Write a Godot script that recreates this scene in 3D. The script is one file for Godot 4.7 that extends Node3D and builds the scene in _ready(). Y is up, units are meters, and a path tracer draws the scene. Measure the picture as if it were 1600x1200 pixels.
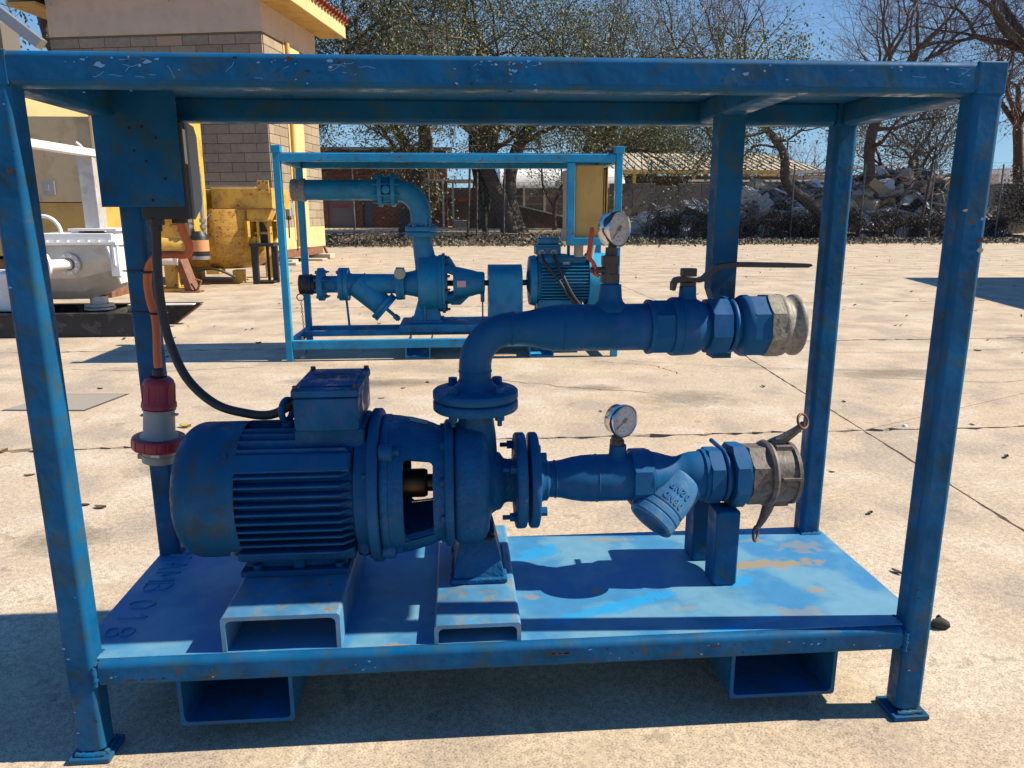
extends Node3D
# ---------------------------------------------------------------- mesh builder
class MB:
	var v := PackedVector3Array()
	var n := PackedVector3Array()
	var uv := PackedVector2Array()
	var xf := Transform3D()
	func tri(a: Vector3, b: Vector3, c: Vector3, na: Vector3, nb: Vector3, nc: Vector3) -> void:
		var f = (c - a).cross(b - a)
		if f.dot(na + nb + nc) < 0.0:
			var t = b
			b = c
			c = t
			t = nb
			nb = nc
			nc = t
		v.append(xf * a); v.append(xf * b); v.append(xf * c)
		n.append((xf.basis * na).normalized()); n.append((xf.basis * nb).normalized()); n.append((xf.basis * nc).normalized())
	func quad(a: Vector3, b: Vector3, c: Vector3, d: Vector3, nn: Vector3) -> void:
		tri(a, b, c, nn, nn, nn)
		tri(a, c, d, nn, nn, nn)
	func quads(a: Vector3, b: Vector3, c: Vector3, d: Vector3, na: Vector3, nb: Vector3, nc: Vector3, nd: Vector3) -> void:
		tri(a, b, c, na, nb, nc)
		tri(a, c, d, na, nc, nd)
	func flat(a: Vector3, b: Vector3, c: Vector3, d: Vector3, away: Vector3) -> void:
		var nn = (b - a).cross(c - a)
		if nn.length() < 1e-12:
			nn = (c - a).cross(d - a)
		nn = nn.normalized()
		if nn.dot((a + b + c + d) * 0.25 - away) < 0.0:
			nn = -nn
		quad(a, b, c, d, nn)
	func box(c: Vector3, s: Vector3, b := 0.0) -> void:
		var h = s * 0.5
		b = minf(b, minf(h.x, minf(h.y, h.z)) * 0.95)
		var ax = [Vector3.RIGHT, Vector3.UP, Vector3.BACK]
		for i in 3:
			var j = (i + 1) % 3
			var k = (i + 2) % 3
			for sg in [-1.0, 1.0]:
				var o = c + ax[i] * h[i] * sg
				var uj = ax[j] * (h[j] - b)
				var uk = ax[k] * (h[k] - b)
				quad(o - uj - uk, o + uj - uk, o + uj + uk, o - uj + uk, ax[i] * sg)
		if b <= 0.0:
			return
		for i in 3:
			var j = (i + 1) % 3
			var k = (i + 2) % 3
			for sj in [-1.0, 1.0]:
				for sk in [-1.0, 1.0]:
					var nj = ax[j] * sj
					var nk = ax[k] * sk
					var pj = c + nj * h[j] + nk * (h[k] - b)
					var pk = c + nj * (h[j] - b) + nk * h[k]
					var nm = (nj + nk).normalized()
					var pm = c + nj * (h[j] - b * 0.293) + nk * (h[k] - b * 0.293)
					var ui = ax[i] * (h[i] - b)
					quads(pj - ui, pj + ui, pm + ui, pm - ui, nj, nj, nm, nm)
					quads(pm - ui, pm + ui, pk + ui, pk - ui, nm, nm, nk, nk)
		for sx in [-1.0, 1.0]:
			for sy in [-1.0, 1.0]:
				for sz in [-1.0, 1.0]:
					var q = Vector3(sx, sy, sz)
					var hb = h - Vector3(b, b, b)
					var px = c + q * Vector3(h.x, hb.y, hb.z)
					var py = c + q * Vector3(hb.x, h.y, hb.z)
					var pz = c + q * Vector3(hb.x, hb.y, h.z)
					tri(px, py, pz, Vector3(sx, 0, 0), Vector3(0, sy, 0), Vector3(0, 0, sz))
	func bx(x0: float, x1: float, y0: float, y1: float, z0: float, z1: float, b := 0.0) -> void:
		box(Vector3(x0 + x1, y0 + y1, z0 + z1) * 0.5, Vector3(absf(x1 - x0), absf(y1 - y0), absf(z1 - z0)), b)
	func rod(a: Vector3, b: Vector3, w: float, h: float, bev := 0.0, up := Vector3.UP) -> void:
		# a bar of width w and height h from a to b
		var d = (b - a)
		var z = d.normalized()
		if absf(z.dot(up)) > 0.98:
			up = Vector3.RIGHT
		var x = up.cross(z).normalized()
		var y = z.cross(x)
		var keep = xf
		xf = keep * Transform3D(Basis(x, y, z), (a + b) * 0.5)
		box(Vector3.ZERO, Vector3(w, h, d.length()), bev)
		xf = keep
	static func frame(ax: Vector3) -> Basis:
		ax = ax.normalized()
		var u = Vector3.UP if absf(ax.y) < 0.9 else Vector3.RIGHT
		var x = u.cross(ax).normalized()
		return Basis(x, ax.cross(x), ax)
	func lathe(o: Vector3, axis: Vector3, prof: Array, segs := 40, smooth := 0.8, a0 := 0.0, a1 := TAU) -> void:
		# prof: Vector2(t along axis, radius)
		var f = frame(axis)
		var m = prof.size()
		var sn = []
		for i in m - 1:
			var d: Vector2 = prof[i + 1] - prof[i]
			sn.append(Vector2(-d.y, d.x).normalized())
		for i in m - 1:
			var n0: Vector2 = sn[i]
			var n1: Vector2 = sn[i]
			if i > 0 and sn[i - 1].dot(sn[i]) > smooth:
				n0 = (sn[i - 1] + sn[i]).normalized()
			if i < m - 2 and sn[i + 1].dot(sn[i]) > smooth:
				n1 = (sn[i + 1] + sn[i]).normalized()
			var p: Vector2 = prof[i]
			var q: Vector2 = prof[i + 1]
			for k in segs:
				var ta = a0 + (a1 - a0) * k / segs
				var tb = a0 + (a1 - a0) * (k + 1) / segs
				var ra = f.x * cos(ta) + f.y * sin(ta)
				var rb = f.x * cos(tb) + f.y * sin(tb)
				var A = o + f.z * p.x + ra * p.y
				var B = o + f.z * p.x + rb * p.y
				var C = o + f.z * q.x + rb * q.y
				var D = o + f.z * q.x + ra * q.y
				var NA = f.z * n0.x + ra * n0.y
				var NB = f.z * n0.x + rb * n0.y
				var NC = f.z * n1.x + rb * n1.y
				var ND = f.z * n1.x + ra * n1.y
				if p.y > 1e-6:
					tri(A, B, C, NA, NB, NC)
				if q.y > 1e-6:
					tri(A, C, D, NA, NC, ND)
	func cyl(a: Vector3, b: Vector3, r: float, segs := 16, ch := 0.0) -> void:
		var L = (b - a).length()
		if ch > 0.0:
			lathe(a, b - a, [Vector2(0, 0), Vector2(0, r - ch), Vector2(ch, r), Vector2(L - ch, r), Vector2(L, r - ch), Vector2(L, 0)], segs, 0.6)
		else:
			lathe(a, b - a, [Vector2(0, 0), Vector2(0, r), Vector2(L, r), Vector2(L, 0)], segs)
	func hexa(o: Vector3, axis: Vector3, t0: float, t1: float, ap: float, rot := 0.0, sides := 6, hole := 0.0) -> void:
		# a nut or hexagon collar with turned corners
		var f = frame(axis)
		var st = TAU / sides
		var rc = ap * (1.0 + (1.0 / cos(st * 0.5) - 1.0) * 0.25)
		var sub = 6
		for s in sides:
			var nm = f.x * cos(rot + st * (s + 0.5)) + f.y * sin(rot + st * (s + 0.5))
			for k in sub:
				var P = []
				for e in 2:
					var th = st * (float(k + e) / sub)
					var rh = ap / cos(th - st * 0.5)
					var ang = rot + st * s + th
					var dr = f.x * cos(ang) + f.y * sin(ang)
					var ch = maxf(0.0, rh - rc) * 0.6
					P.append([o + f.z * t0 + dr * minf(rh, rc), o + f.z * (t0 + ch) + dr * rh, o + f.z * (t1 - ch) + dr * rh, o + f.z * t1 + dr * minf(rh, rc), o + f.z * t0 + dr * hole, o + f.z * t1 + dr * hole, dr])
				var a = P[0]
				var b = P[1]
				quad(a[1], b[1], b[2], a[2], nm)
				var nc0 = (a[6] - f.z * 1.2).normalized()
				var nc1 = (a[6] + f.z * 1.2).normalized()
				quad(a[0], b[0], b[1], a[1], nc0)
				quad(a[3], b[3], b[2], a[2], nc1)
				quad(a[4], b[4], b[0], a[0], -f.z)
				quad(a[5], b[5], b[3], a[3], f.z)
	func tube(path: Array, radii, sides := 12, caps := true, closed := false) -> void:
		var m = path.size()
		var T = []
		for i in m:
			var a: Vector3 = path[(i - 1 + m) % m] if closed or i > 0 else path[i]
			var b: Vector3 = path[(i + 1) % m] if closed or i < m - 1 else path[i]
			T.append((b - a).normalized())
		var u: Vector3 = frame(T[0]).x
		var rings = []
		for i in m:
			u = (u - T[i] * u.dot(T[i])).normalized()
			var w = T[i].cross(u)
			var r: float = radii[i] if radii is Array else radii
			var ring = []
			for k in sides:
				var an = TAU * k / sides
				var d = u * cos(an) + w * sin(an)
				ring.append([path[i] + d * r, d])
			rings.append(ring)
		var last = m if closed else m - 1
		for i in last:
			var r0 = rings[i]
			var r1 = rings[(i + 1) % m]
			var sh = 0
			if closed and i == m - 1:
				var best = -2.0
				for k in sides:
					var dd = r0[0][1].dot(r1[k][1])
					if dd > best:
						best = dd
						sh = k
			for k in sides:
				var a = r0[k]
				var b = r0[(k + 1) % sides]
				var c = r1[(k + 1 + sh) % sides]
				var d = r1[(k + sh) % sides]
				quads(a[0], b[0], c[0], d[0], a[1], b[1], c[1], d[1])
		if caps and not closed:
			for e in [0, m - 1]:
				var nn = -T[0] if e == 0 else T[m - 1]
				for k in sides:
					tri(path[e], rings[e][k][0], rings[e][(k + 1) % sides][0], nn, nn, nn)
	func torus(c: Vector3, axis: Vector3, R: float, r: float, segs := 24, sides := 8) -> void:
		var f = frame(axis)
		var p = []
		for i in segs:
			p.append(c + (f.x * cos(TAU * i / segs) + f.y * sin(TAU * i / segs)) * R)
		tube(p, r, sides, false, true)
	func poly(pts: PackedVector2Array, o: Vector3, ux: Vector3, uy: Vector3, depth: Vector3, smooth_sides := false) -> void:
		var idx = Geometry2D.triangulate_polygon(pts)
		var dn = depth.normalized()
		for e in 2:
			var off = o + depth * e
			var nn = dn if e == 1 else -dn
			for i in range(0, idx.size(), 3):
				tri(off + ux * pts[idx[i]].x + uy * pts[idx[i]].y, off + ux * pts[idx[i + 1]].x + uy * pts[idx[i + 1]].y, off + ux * pts[idx[i + 2]].x + uy * pts[idx[i + 2]].y, nn, nn, nn)
		var sgn = -1.0 if Geometry2D.is_polygon_clockwise(pts) else 1.0
		var m = pts.size()
		var en = []
		for i in m:
			var d = (pts[(i + 1) % m] - pts[i]).normalized()
			en.append((ux * d.y - uy * d.x) * sgn)
		for i in m:
			var a = o + ux * pts[i].x + uy * pts[i].y
			var j = (i + 1) % m
			var b = o + ux * pts[j].x + uy * pts[j].y
			var na: Vector3 = en[i]
			var nb: Vector3 = en[i]
			if smooth_sides:
				if en[(i - 1 + m) % m].dot(en[i]) > 0.7:
					na = (en[(i - 1 + m) % m] + en[i]).normalized()
				if en[j].dot(en[i]) > 0.7:
					nb = (en[j] + en[i]).normalized()
			quads(a, b, b + depth, a + depth, na, nb, nb, na)
	func mesh(off := Vector3.ZERO) -> ArrayMesh:
		var arr = []
		arr.resize(Mesh.ARRAY_MAX)
		if off != Vector3.ZERO:
			for i in v.size():
				v[i] -= off
		arr[Mesh.ARRAY_VERTEX] = v
		arr[Mesh.ARRAY_NORMAL] = n
		if uv.size() == v.size():
			arr[Mesh.ARRAY_TEX_UV] = uv
		var am = ArrayMesh.new()
		am.add_surface_from_arrays(Mesh.PRIMITIVE_TRIANGLES, arr)
		return am
	func planar(ax_u: Vector3, ax_v: Vector3, o: Vector3) -> void:
		uv.resize(v.size())
		for i in v.size():
			uv[i] = Vector2((v[i] - o).dot(ax_u), (v[i] - o).dot(ax_v))

# ---------------------------------------------------------------- scene helpers
var taken := {}
var base_of := {}
var M := {}
var shared := {}

func numbered(s: String) -> String:
	if not taken.has(s):
		taken[s] = 0
		return s
	taken[s] += 1
	return "%s_%03d" % [s, taken[s]]

func tag(o: Node3D, label: String, cat: String, group := "", kind := "") -> Node3D:
	if label != "": o.set_meta("label", label)
	if cat != "": o.set_meta("category", cat)
	if group != "": o.set_meta("group", group)
	if kind != "": o.set_meta("kind", kind)
	return o

func thing(called: String, label: String, cat: String, at := Vector3.ZERO, group := "", turn := 0.0) -> Node3D:
	var o = Node3D.new()
	o.name = numbered(called)
	add_child(o)
	o.position = at
	o.rotation.y = turn
	base_of[o] = at if turn == 0.0 else Vector3.ZERO
	return tag(o, label, cat, group)

func part(called: String, mb: MB, mat: Material, parent: Node3D) -> MeshInstance3D:
	var o = MeshInstance3D.new()
	o.name = called
	if mb.v.size():
		o.mesh = mb.mesh(base_of[parent])
	o.material_override = mat
	parent.add_child(o, true)
	base_of[o] = base_of[parent]
	return o

func solo(called: String, mb: MB, mat: Material, at: Vector3, label: String, cat: String, group := "", kind := "") -> MeshInstance3D:
	# a top-level thing that is one mesh, built in world coordinates
	var o = MeshInstance3D.new()
	o.name = numbered(called)
	o.mesh = mb.mesh(at)
	o.material_override = mat
	add_child(o)
	o.position = at
	base_of[o] = at
	tag(o, label, cat, group, kind)
	return o

func inst(called: String, mesh: Mesh, mat: Material, parent: Node3D, t: Transform3D) -> MeshInstance3D:
	var o = MeshInstance3D.new()
	o.name = called
	o.mesh = mesh
	o.material_override = mat
	o.transform = Transform3D(t.basis, t.origin - base_of[parent])
	parent.add_child(o, true)
	return o

func bolt(parent: Node3D, at: Vector3, dir: Vector3, r: float, mat: Material, head := 0.0, stud := 0.0) -> void:
	# a bolt head (or a nut on a stud) standing on a face at «at»
	var key = "bolt%.4f_%.4f_%.4f" % [r, head, stud]
	if not shared.has(key):
		var mb = MB.new()
		var hd = head if head > 0.0 else r * 1.1
		mb.lathe(Vector3.ZERO, Vector3.BACK, [Vector2(0, r * 1.25), Vector2(r * 0.2, r * 1.25), Vector2(r * 0.2, r * 0.8)], 14)
		mb.hexa(Vector3.ZERO, Vector3.BACK, r * 0.2, r * 0.2 + hd, r * 0.92)
		if stud > 0.0:
			mb.cyl(Vector3(0, 0, r * 0.2 + hd), Vector3(0, 0, r * 0.2 + hd + stud), r * 0.55, 10, r * 0.1)
		shared[key] = mb.mesh()
	var f = MB.frame(dir)
	inst("bolt", shared[key], mat, parent, Transform3D(f.rotated(dir.normalized(), (at.x * 37.0 + at.y * 91.0 + at.z * 53.0)), at))

func flange(parent: Node3D, called: String, o: Vector3, axis: Vector3, th: float, r: float, mat: Material, bore := 0.0, nb := 0, br := 0.0, back := true, bmat: Material = null) -> MeshInstance3D:
	var mb = MB.new()
	var c = minf(0.003, th * 0.2)
	mb.lathe(o, axis, [Vector2(0, bore), Vector2(0, r - c), Vector2(c, r), Vector2(th - c, r), Vector2(th, r - c), Vector2(th, bore)], 48, 0.6)
	return part(called, mb, mat, parent)

func ring_bolts(parent: Node3D, o: Vector3, axis: Vector3, R: float, nb: int, br: float, mat: Material, a0 := 0.0, head := 0.0, stud := 0.0) -> void:
	var f = MB.frame(axis)
	for i in nb:
		var a = a0 + TAU * i / nb
		bolt(parent, o + (f.x * cos(a) + f.y * sin(a)) * R, axis, br, mat, head, stud)

func lin(r: float, g: float, b: float) -> Color:
	return Color(r, g, b).linear_to_srgb()

func rnd_img(sd: int, freq: float, size: int, oct := 4, kind := FastNoiseLite.TYPE_SIMPLEX_SMOOTH) -> PackedByteArray:
	var fn = FastNoiseLite.new()
	fn.seed = sd
	fn.noise_type = kind
	fn.frequency = freq
	fn.fractal_octaves = oct
	if oct <= 1:
		fn.fractal_type = FastNoiseLite.FRACTAL_NONE
	var im = fn.get_seamless_image(size, size, false, false, 0.15)
	im.convert(Image.FORMAT_L8)
	return im.get_data()

func tex_from(size: int, data: PackedByteArray, fmt := Image.FORMAT_RGB8) -> ImageTexture:
	return ImageTexture.create_from_image(Image.create_from_data(size, size, false, fmt, data))

func std(called: String, c: Color, rough := 0.6, metal := 0.0, spec := 0.5) -> StandardMaterial3D:
	var m = StandardMaterial3D.new()
	m.resource_name = called
	m.albedo_color = c
	m.roughness = rough
	m.metallic = metal
	m.metallic_specular = spec
	M[called] = m
	return m

func tri(m: StandardMaterial3D, t: Texture2D, metres: float, bump: Texture2D = null, bump_cm := 0.0) -> StandardMaterial3D:
	m.albedo_texture = t
	m.uv1_triplanar = true
	m.uv1_world_triplanar = true
	m.uv1_scale = Vector3.ONE / metres
	if bump:
		m.heightmap_enabled = true
		m.heightmap_texture = bump
		m.heightmap_scale = bump_cm
	return m

func compose(a: PackedByteArray, b: PackedByteArray, c: PackedByteArray, pick: Callable) -> PackedByteArray:
	# three noise fields through one table of linear colours (pick: a, b, c in 0..1 -> Vector3), as RGBA8
	var lut = PackedInt32Array()
	lut.resize(32768)
	for i in 32768:
		var col: Vector3 = pick.call((i >> 10) / 31.0, ((i >> 5) & 31) / 31.0, (i & 31) / 31.0)
		lut[i] = packed(col)
	var out = PackedInt32Array()
	out.resize(a.size())
	for i in a.size():
		out[i] = lut[((a[i] >> 3) << 10) | ((b[i] >> 3) << 5) | (c[i] >> 3)]
	return out.to_byte_array()

func packed(col: Vector3) -> int:
	var k = Color(col.x, col.y, col.z).linear_to_srgb()
	return int(clampf(k.r, 0, 1) * 255.0) | (int(clampf(k.g, 0, 1) * 255.0) << 8) | (int(clampf(k.b, 0, 1) * 255.0) << 16) | (255 << 24)

func mottle(size: int, sd: int, base: Vector3, vary: float, second: Vector3, lo: float, hi: float, spots: Vector3, spot_at: float, f1 := 0.008, f2 := 0.02, f3 := 0.05) -> ImageTexture:
	# linear colours; broad mottling, patches of a second colour, sparse spots of a third
	var d = compose(rnd_img(sd, f1, size, 4), rnd_img(sd + 1, f2, size, 5), rnd_img(sd + 2, f3, size, 3), func(a: float, b: float, c: float) -> Vector3:
		var k = 1.0 + (a - 0.5) * vary * 2.0 + (c - 0.5) * vary * 0.5
		var col = base.lerp(second, smoothstep(lo, hi, b)) * k
		return col.lerp(spots * (0.7 + 0.6 * a), smoothstep(spot_at, spot_at + 0.06, c * 0.8 + b * 0.2)))
	return tex_from(size, d, Image.FORMAT_RGBA8)

func gray_tex(size: int, sd: int, freq: float, oct: int) -> ImageTexture:
	return tex_from(size, rnd_img(sd, freq, size, oct), Image.FORMAT_L8)

func text_mesh(s: String, size: float, depth: float, font := "Droid Sans", weight := 700) -> TextMesh:
	var t = TextMesh.new()
	var f = SystemFont.new()
	f.font_names = PackedStringArray([font])
	f.font_weight = weight
	t.font = f
	t.text = s
	t.font_size = 64
	t.pixel_size = size / 64.0
	t.depth = depth
	t.curve_step = 2.0
	return t

# ---------------------------------------------------------------- the scene
const AX := Vector3(0, 0.454, -0.26)       # axis of motor, pump and suction line
const DY := 0.793                           # height of the discharge line
const DX := 0.784                           # upright of the discharge line
const X := Vector3.RIGHT
const Y := Vector3.UP
const Z := Vector3.BACK

func _ready() -> void:
	setup_view()
	make_materials()
	make_ground()
	make_main_skid()
	make_far_skid()
	make_yard()
	make_background()
	make_trees()
	make_litter()

func setup_view() -> void:
	var cam = Camera3D.new()
	cam.name = "camera"
	cam.position = Vector3(0.750, 1.027, 1.295)
	cam.rotation = Vector3(-0.2235, -0.0724, -0.0026)
	cam.fov = 54.7
	cam.near = 0.02
	cam.far = 600.0
	add_child(cam)
	cam.current = true
	var sun = DirectionalLight3D.new()
	sun.name = "sun"
	sun.basis = Basis.looking_at(-Vector3(0.718, 0.695, 0.042))
	sun.light_color = Color(1.0, 0.955, 0.87)
	sun.light_energy = 1.6
	sun.light_angular_distance = 0.5
	sun.shadow_enabled = true
	add_child(sun)
	var we = WorldEnvironment.new()
	we.name = "environment"
	var e = Environment.new()
	e.background_mode = Environment.BG_SKY
	var sky = Sky.new()
	var sm = ProceduralSkyMaterial.new()
	sm.sky_top_color = Color(0.27, 0.52, 0.84)
	sm.sky_horizon_color = Color(0.70, 0.87, 0.95)
	sm.sky_curve = 0.16
	sm.ground_bottom_color = Color(0.40, 0.34, 0.27)
	sm.ground_horizon_color = Color(0.58, 0.55, 0.50)
	sm.sun_angle_max = 12.0
	sm.energy_multiplier = 0.55
	sky.sky_material = sm
	e.sky = sky
	e.background_energy_multiplier = 1.0
	e.tonemap_mode = Environment.TONE_MAPPER_LINEAR
	e.tonemap_exposure = 1.75
	e.sdfgi_enabled = true
	e.ssao_enabled = true
	e.ssil_enabled = true
	we.environment = e
	add_child(we)

func make_materials() -> void:
	var rust = Vector3(0.115, 0.045, 0.022)
	var bump_paint = gray_tex(512, 71, 0.012, 5)
	var bump_fine = gray_tex(512, 72, 0.06, 4)
	var t_frame = mottle(1024, 11, Vector3(0.003, 0.080, 0.198), 0.26, Vector3(0.018, 0.072, 0.125), 0.48, 0.78, rust, 0.80, 0.004, 0.012, 0.028)
	tri(std("frame_paint", Color.WHITE, 0.48, 0.0, 0.28), t_frame, 0.9, bump_paint, 0.22)
	var t_mach = mottle(512, 21, Vector3(0.003, 0.072, 0.180), 0.20, Vector3(0.018, 0.065, 0.17), 0.58, 0.82, rust, 0.80, 0.008, 0.02, 0.05)
	tri(std("machine_paint", Color.WHITE, 0.40, 0.0, 0.32), t_mach, 0.5, bump_fine, 0.03)
	var t_cast = mottle(512, 23, Vector3(0.003, 0.077, 0.188), 0.25, Vector3(0.02, 0.07, 0.17), 0.56, 0.82, rust, 0.80, 0.01, 0.03, 0.06)
	tri(std("cast_paint", Color.WHITE, 0.45, 0.0, 0.32), t_cast, 0.4, bump_fine, 0.22)
	var t_pipe = mottle(512, 25, Vector3(0.002, 0.074, 0.192), 0.14, Vector3(0.016, 0.075, 0.22), 0.6, 0.85, rust, 0.9, 0.006, 0.015, 0.05)
	tri(std("pipe_paint", Color.WHITE, 0.30, 0.0, 0.32), t_pipe, 0.6, bump_paint, 0.03)
	tri(std("branch_paint", Color.WHITE, 0.5, 0.0, 0.35), mottle(256, 29, Vector3(0.035, 0.145, 0.30), 0.2, Vector3(0.10, 0.17, 0.24), 0.5, 0.75, rust, 0.88, 0.01, 0.03, 0.06), 0.3, bump_fine, 0.05)
	var t_cover = mottle(512, 27, Vector3(0.003, 0.076, 0.170), 0.2, Vector3(0.030, 0.058, 0.085), 0.46, 0.80, Vector3(0.06, 0.052, 0.042), 0.80, 0.008, 0.014, 0.05)
	tri(std("cover_paint", Color.WHITE, 0.38, 0.0, 0.32), t_cover, 0.42, bump_fine, 0.02)
	var t_far = mottle(512, 31, Vector3(0.001, 0.225, 0.42), 0.28, Vector3(0.008, 0.17, 0.31), 0.5, 0.8, rust, 0.745, 0.006, 0.012, 0.03)
	tri(std("bright_blue_paint", Color.WHITE, 0.42), t_far, 1.1)
	tri(std("bright_blue_machine_paint", Color.WHITE, 0.38), mottle(512, 33, Vector3(0.001, 0.165, 0.315), 0.22, Vector3(0.006, 0.12, 0.23), 0.5, 0.8, rust, 0.86, 0.006, 0.012, 0.03), 1.1)
	var dull = tex_from(512, compose(rnd_img(75, 0.012, 512, 5), rnd_img(76, 0.05, 512, 4), rnd_img(77, 0.2, 512, 2), func(x: float, y: float, z: float) -> Vector3: return Vector3.ONE * clampf(0.22 + (x - 0.35) * 0.9 + (y - 0.5) * 0.5 + (z - 0.5) * 0.15, 0.06, 0.9)), Image.FORMAT_RGBA8)
	for k in ["frame_paint", "machine_paint", "cast_paint", "pipe_paint", "cover_paint", "bright_blue_paint", "bright_blue_machine_paint"]:
		M[k].roughness = 0.95
		M[k].roughness_texture = dull
		M[k].roughness_texture_channel = BaseMaterial3D.TEXTURE_CHANNEL_RED
	# the deck: dusty paint with its own stains
	M["deck_paint"] = deck_material()
	M["deck_paint"].heightmap_enabled = true
	M["deck_paint"].heightmap_texture = bump_paint
	M["deck_paint"].heightmap_scale = 0.05
	var t_chan = mottle(512, 41, Vector3(0.055, 0.195, 0.35), 0.25, Vector3(0.13, 0.20, 0.25), 0.5, 0.75, Vector3(0.20, 0.14, 0.08), 0.76, 0.008, 0.02, 0.03)
	tri(std("channel_paint", Color.WHITE, 0.5), t_chan, 0.5, bump_paint, 0.06)
	std("deck_bead", lin(0.05, 0.19, 0.34), 0.4, 0.0, 0.35)
	std("black_rubber", lin(0.018, 0.018, 0.02), 0.55)
	std("black_plastic", lin(0.012, 0.013, 0.016), 0.5)
	std("black_steel", lin(0.016, 0.017, 0.020), 0.45)
	tri(std("worn_black_paint", Color.WHITE, 0.5), mottle(512, 51, Vector3(0.014, 0.014, 0.016), 0.3, Vector3(0.06, 0.055, 0.05), 0.6, 0.8, Vector3(0.10, 0.05, 0.03), 0.78), 1.5)
	std("shaft_steel", lin(0.10, 0.065, 0.035), 0.42, 0.8)
	std("stainless", lin(0.60, 0.60, 0.60), 0.16, 1.0)
	std("zinc", lin(0.32, 0.32, 0.32), 0.45, 0.7)
	tri(std("aluminium", Color.WHITE, 0.55, 0.0), mottle(512, 53, Vector3(0.215, 0.20, 0.165), 0.3, Vector3(0.13, 0.11, 0.085), 0.5, 0.75, Vector3(0.10, 0.055, 0.03), 0.72, 0.02, 0.03, 0.05), 0.25, bump_fine, 0.05)
	tri(std("brown_bronze", Color.WHITE, 0.55, 0.0), mottle(512, 55, Vector3(0.12, 0.10, 0.082), 0.35, Vector3(0.055, 0.05, 0.045), 0.5, 0.75, Vector3(0.12, 0.055, 0.03), 0.75, 0.02, 0.03, 0.05), 0.25, bump_fine, 0.05)
	tri(std("old_brass", Color.WHITE, 0.55), mottle(256, 57, Vector3(0.05, 0.042, 0.036), 0.4, Vector3(0.025, 0.025, 0.028), 0.5, 0.7, rust, 0.8, 0.02, 0.04, 0.06), 0.2)
	std("rusty_ring", lin(0.13, 0.062, 0.035), 0.6, 0.4)
	std("red_lever", lin(0.40, 0.045, 0.02), 0.45)
	std("orange_cable", lin(0.50, 0.115, 0.03), 0.55)
	std("plug_red", lin(0.27, 0.02, 0.03), 0.42)
	std("plug_grey", lin(0.27, 0.27, 0.25), 0.45)
	std("enclosure_grey", lin(0.24, 0.26, 0.27), 0.5)
	std("paper", lin(0.62, 0.62, 0.58), 0.7)
	std("label_cream", lin(0.30, 0.33, 0.25), 0.7)
	std("label_pink", lin(0.55, 0.36, 0.34), 0.7)
	std("ink", lin(0.02, 0.02, 0.025), 0.7)
	std("glass_clear", Color(1, 1, 1, 0.06), 0.03)
	M["glass_clear"].transparency = BaseMaterial3D.TRANSPARENCY_ALPHA
	std("hole_black", lin(0.004, 0.006, 0.01), 0.8)
	std("bare_rust", lin(0.07, 0.028, 0.018), 0.85)
	std("chipped_primer", lin(0.30, 0.27, 0.24), 0.7)
	std("chip_light", lin(0.10, 0.25, 0.48), 0.5)  # pale flakes, and the painted glint of scraped edges
	tri(std("yellow_paint", Color.WHITE, 0.5), mottle(512, 61, Vector3(0.56, 0.36, 0.065), 0.2, Vector3(0.42, 0.24, 0.05), 0.5, 0.75, Vector3(0.13, 0.05, 0.02), 0.76, 0.006, 0.012, 0.03), 1.6)
	tri(std("rusty_yellow", Color.WHITE, 0.5), mottle(512, 62, Vector3(0.54, 0.33, 0.06), 0.25, Vector3(0.38, 0.19, 0.04), 0.46, 0.66, Vector3(0.10, 0.035, 0.018), 0.66, 0.008, 0.016, 0.04), 1.2)
	tri(std("cream_paint", Color.WHITE, 0.7), mottle(512, 63, Vector3(0.60, 0.46, 0.22), 0.1, Vector3(0.52, 0.38, 0.17), 0.5, 0.8, Vector3(0.3, 0.2, 0.1), 0.85, 0.006, 0.012, 0.03), 2.5)
	tri(std("white_paint", Color.WHITE, 0.45), mottle(512, 65, Vector3(0.72, 0.71, 0.69), 0.06, Vector3(0.62, 0.60, 0.57), 0.5, 0.8, Vector3(0.3, 0.24, 0.2), 0.88, 0.006, 0.012, 0.03), 2.0)
	tri(std("silver_paint", Color.WHITE, 0.4, 0.25), mottle(512, 66, Vector3(0.50, 0.48, 0.46), 0.15, Vector3(0.40, 0.37, 0.34), 0.5, 0.8, Vector3(0.25, 0.2, 0.15), 0.88, 0.006, 0.012, 0.03), 1.0)
	tri(std("beige_panel", Color.WHITE, 0.65), mottle(512, 67, Vector3(0.42, 0.32, 0.19), 0.12, Vector3(0.35, 0.26, 0.14), 0.5, 0.8, Vector3(0.2, 0.13, 0.08), 0.84, 0.006, 0.012, 0.03), 2.5)
	tri(std("yellow_panel", Color.WHITE, 0.6), mottle(512, 68, Vector3(0.50, 0.31, 0.08), 0.12, Vector3(0.42, 0.25, 0.06), 0.5, 0.8, Vector3(0.2, 0.12, 0.06), 0.84, 0.006, 0.012, 0.03), 2.5)
	tri(std("rusty_steel", Color.WHITE, 0.8), mottle(512, 69, Vector3(0.20, 0.085, 0.045), 0.3, Vector3(0.13, 0.06, 0.035), 0.5, 0.8, Vector3(0.06, 0.03, 0.02), 0.7), 1.0)
	std("brown_filter", lin(0.52, 0.24, 0.10), 0.5)
	std("pale_concrete", lin(0.40, 0.36, 0.29), 0.9)

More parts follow.
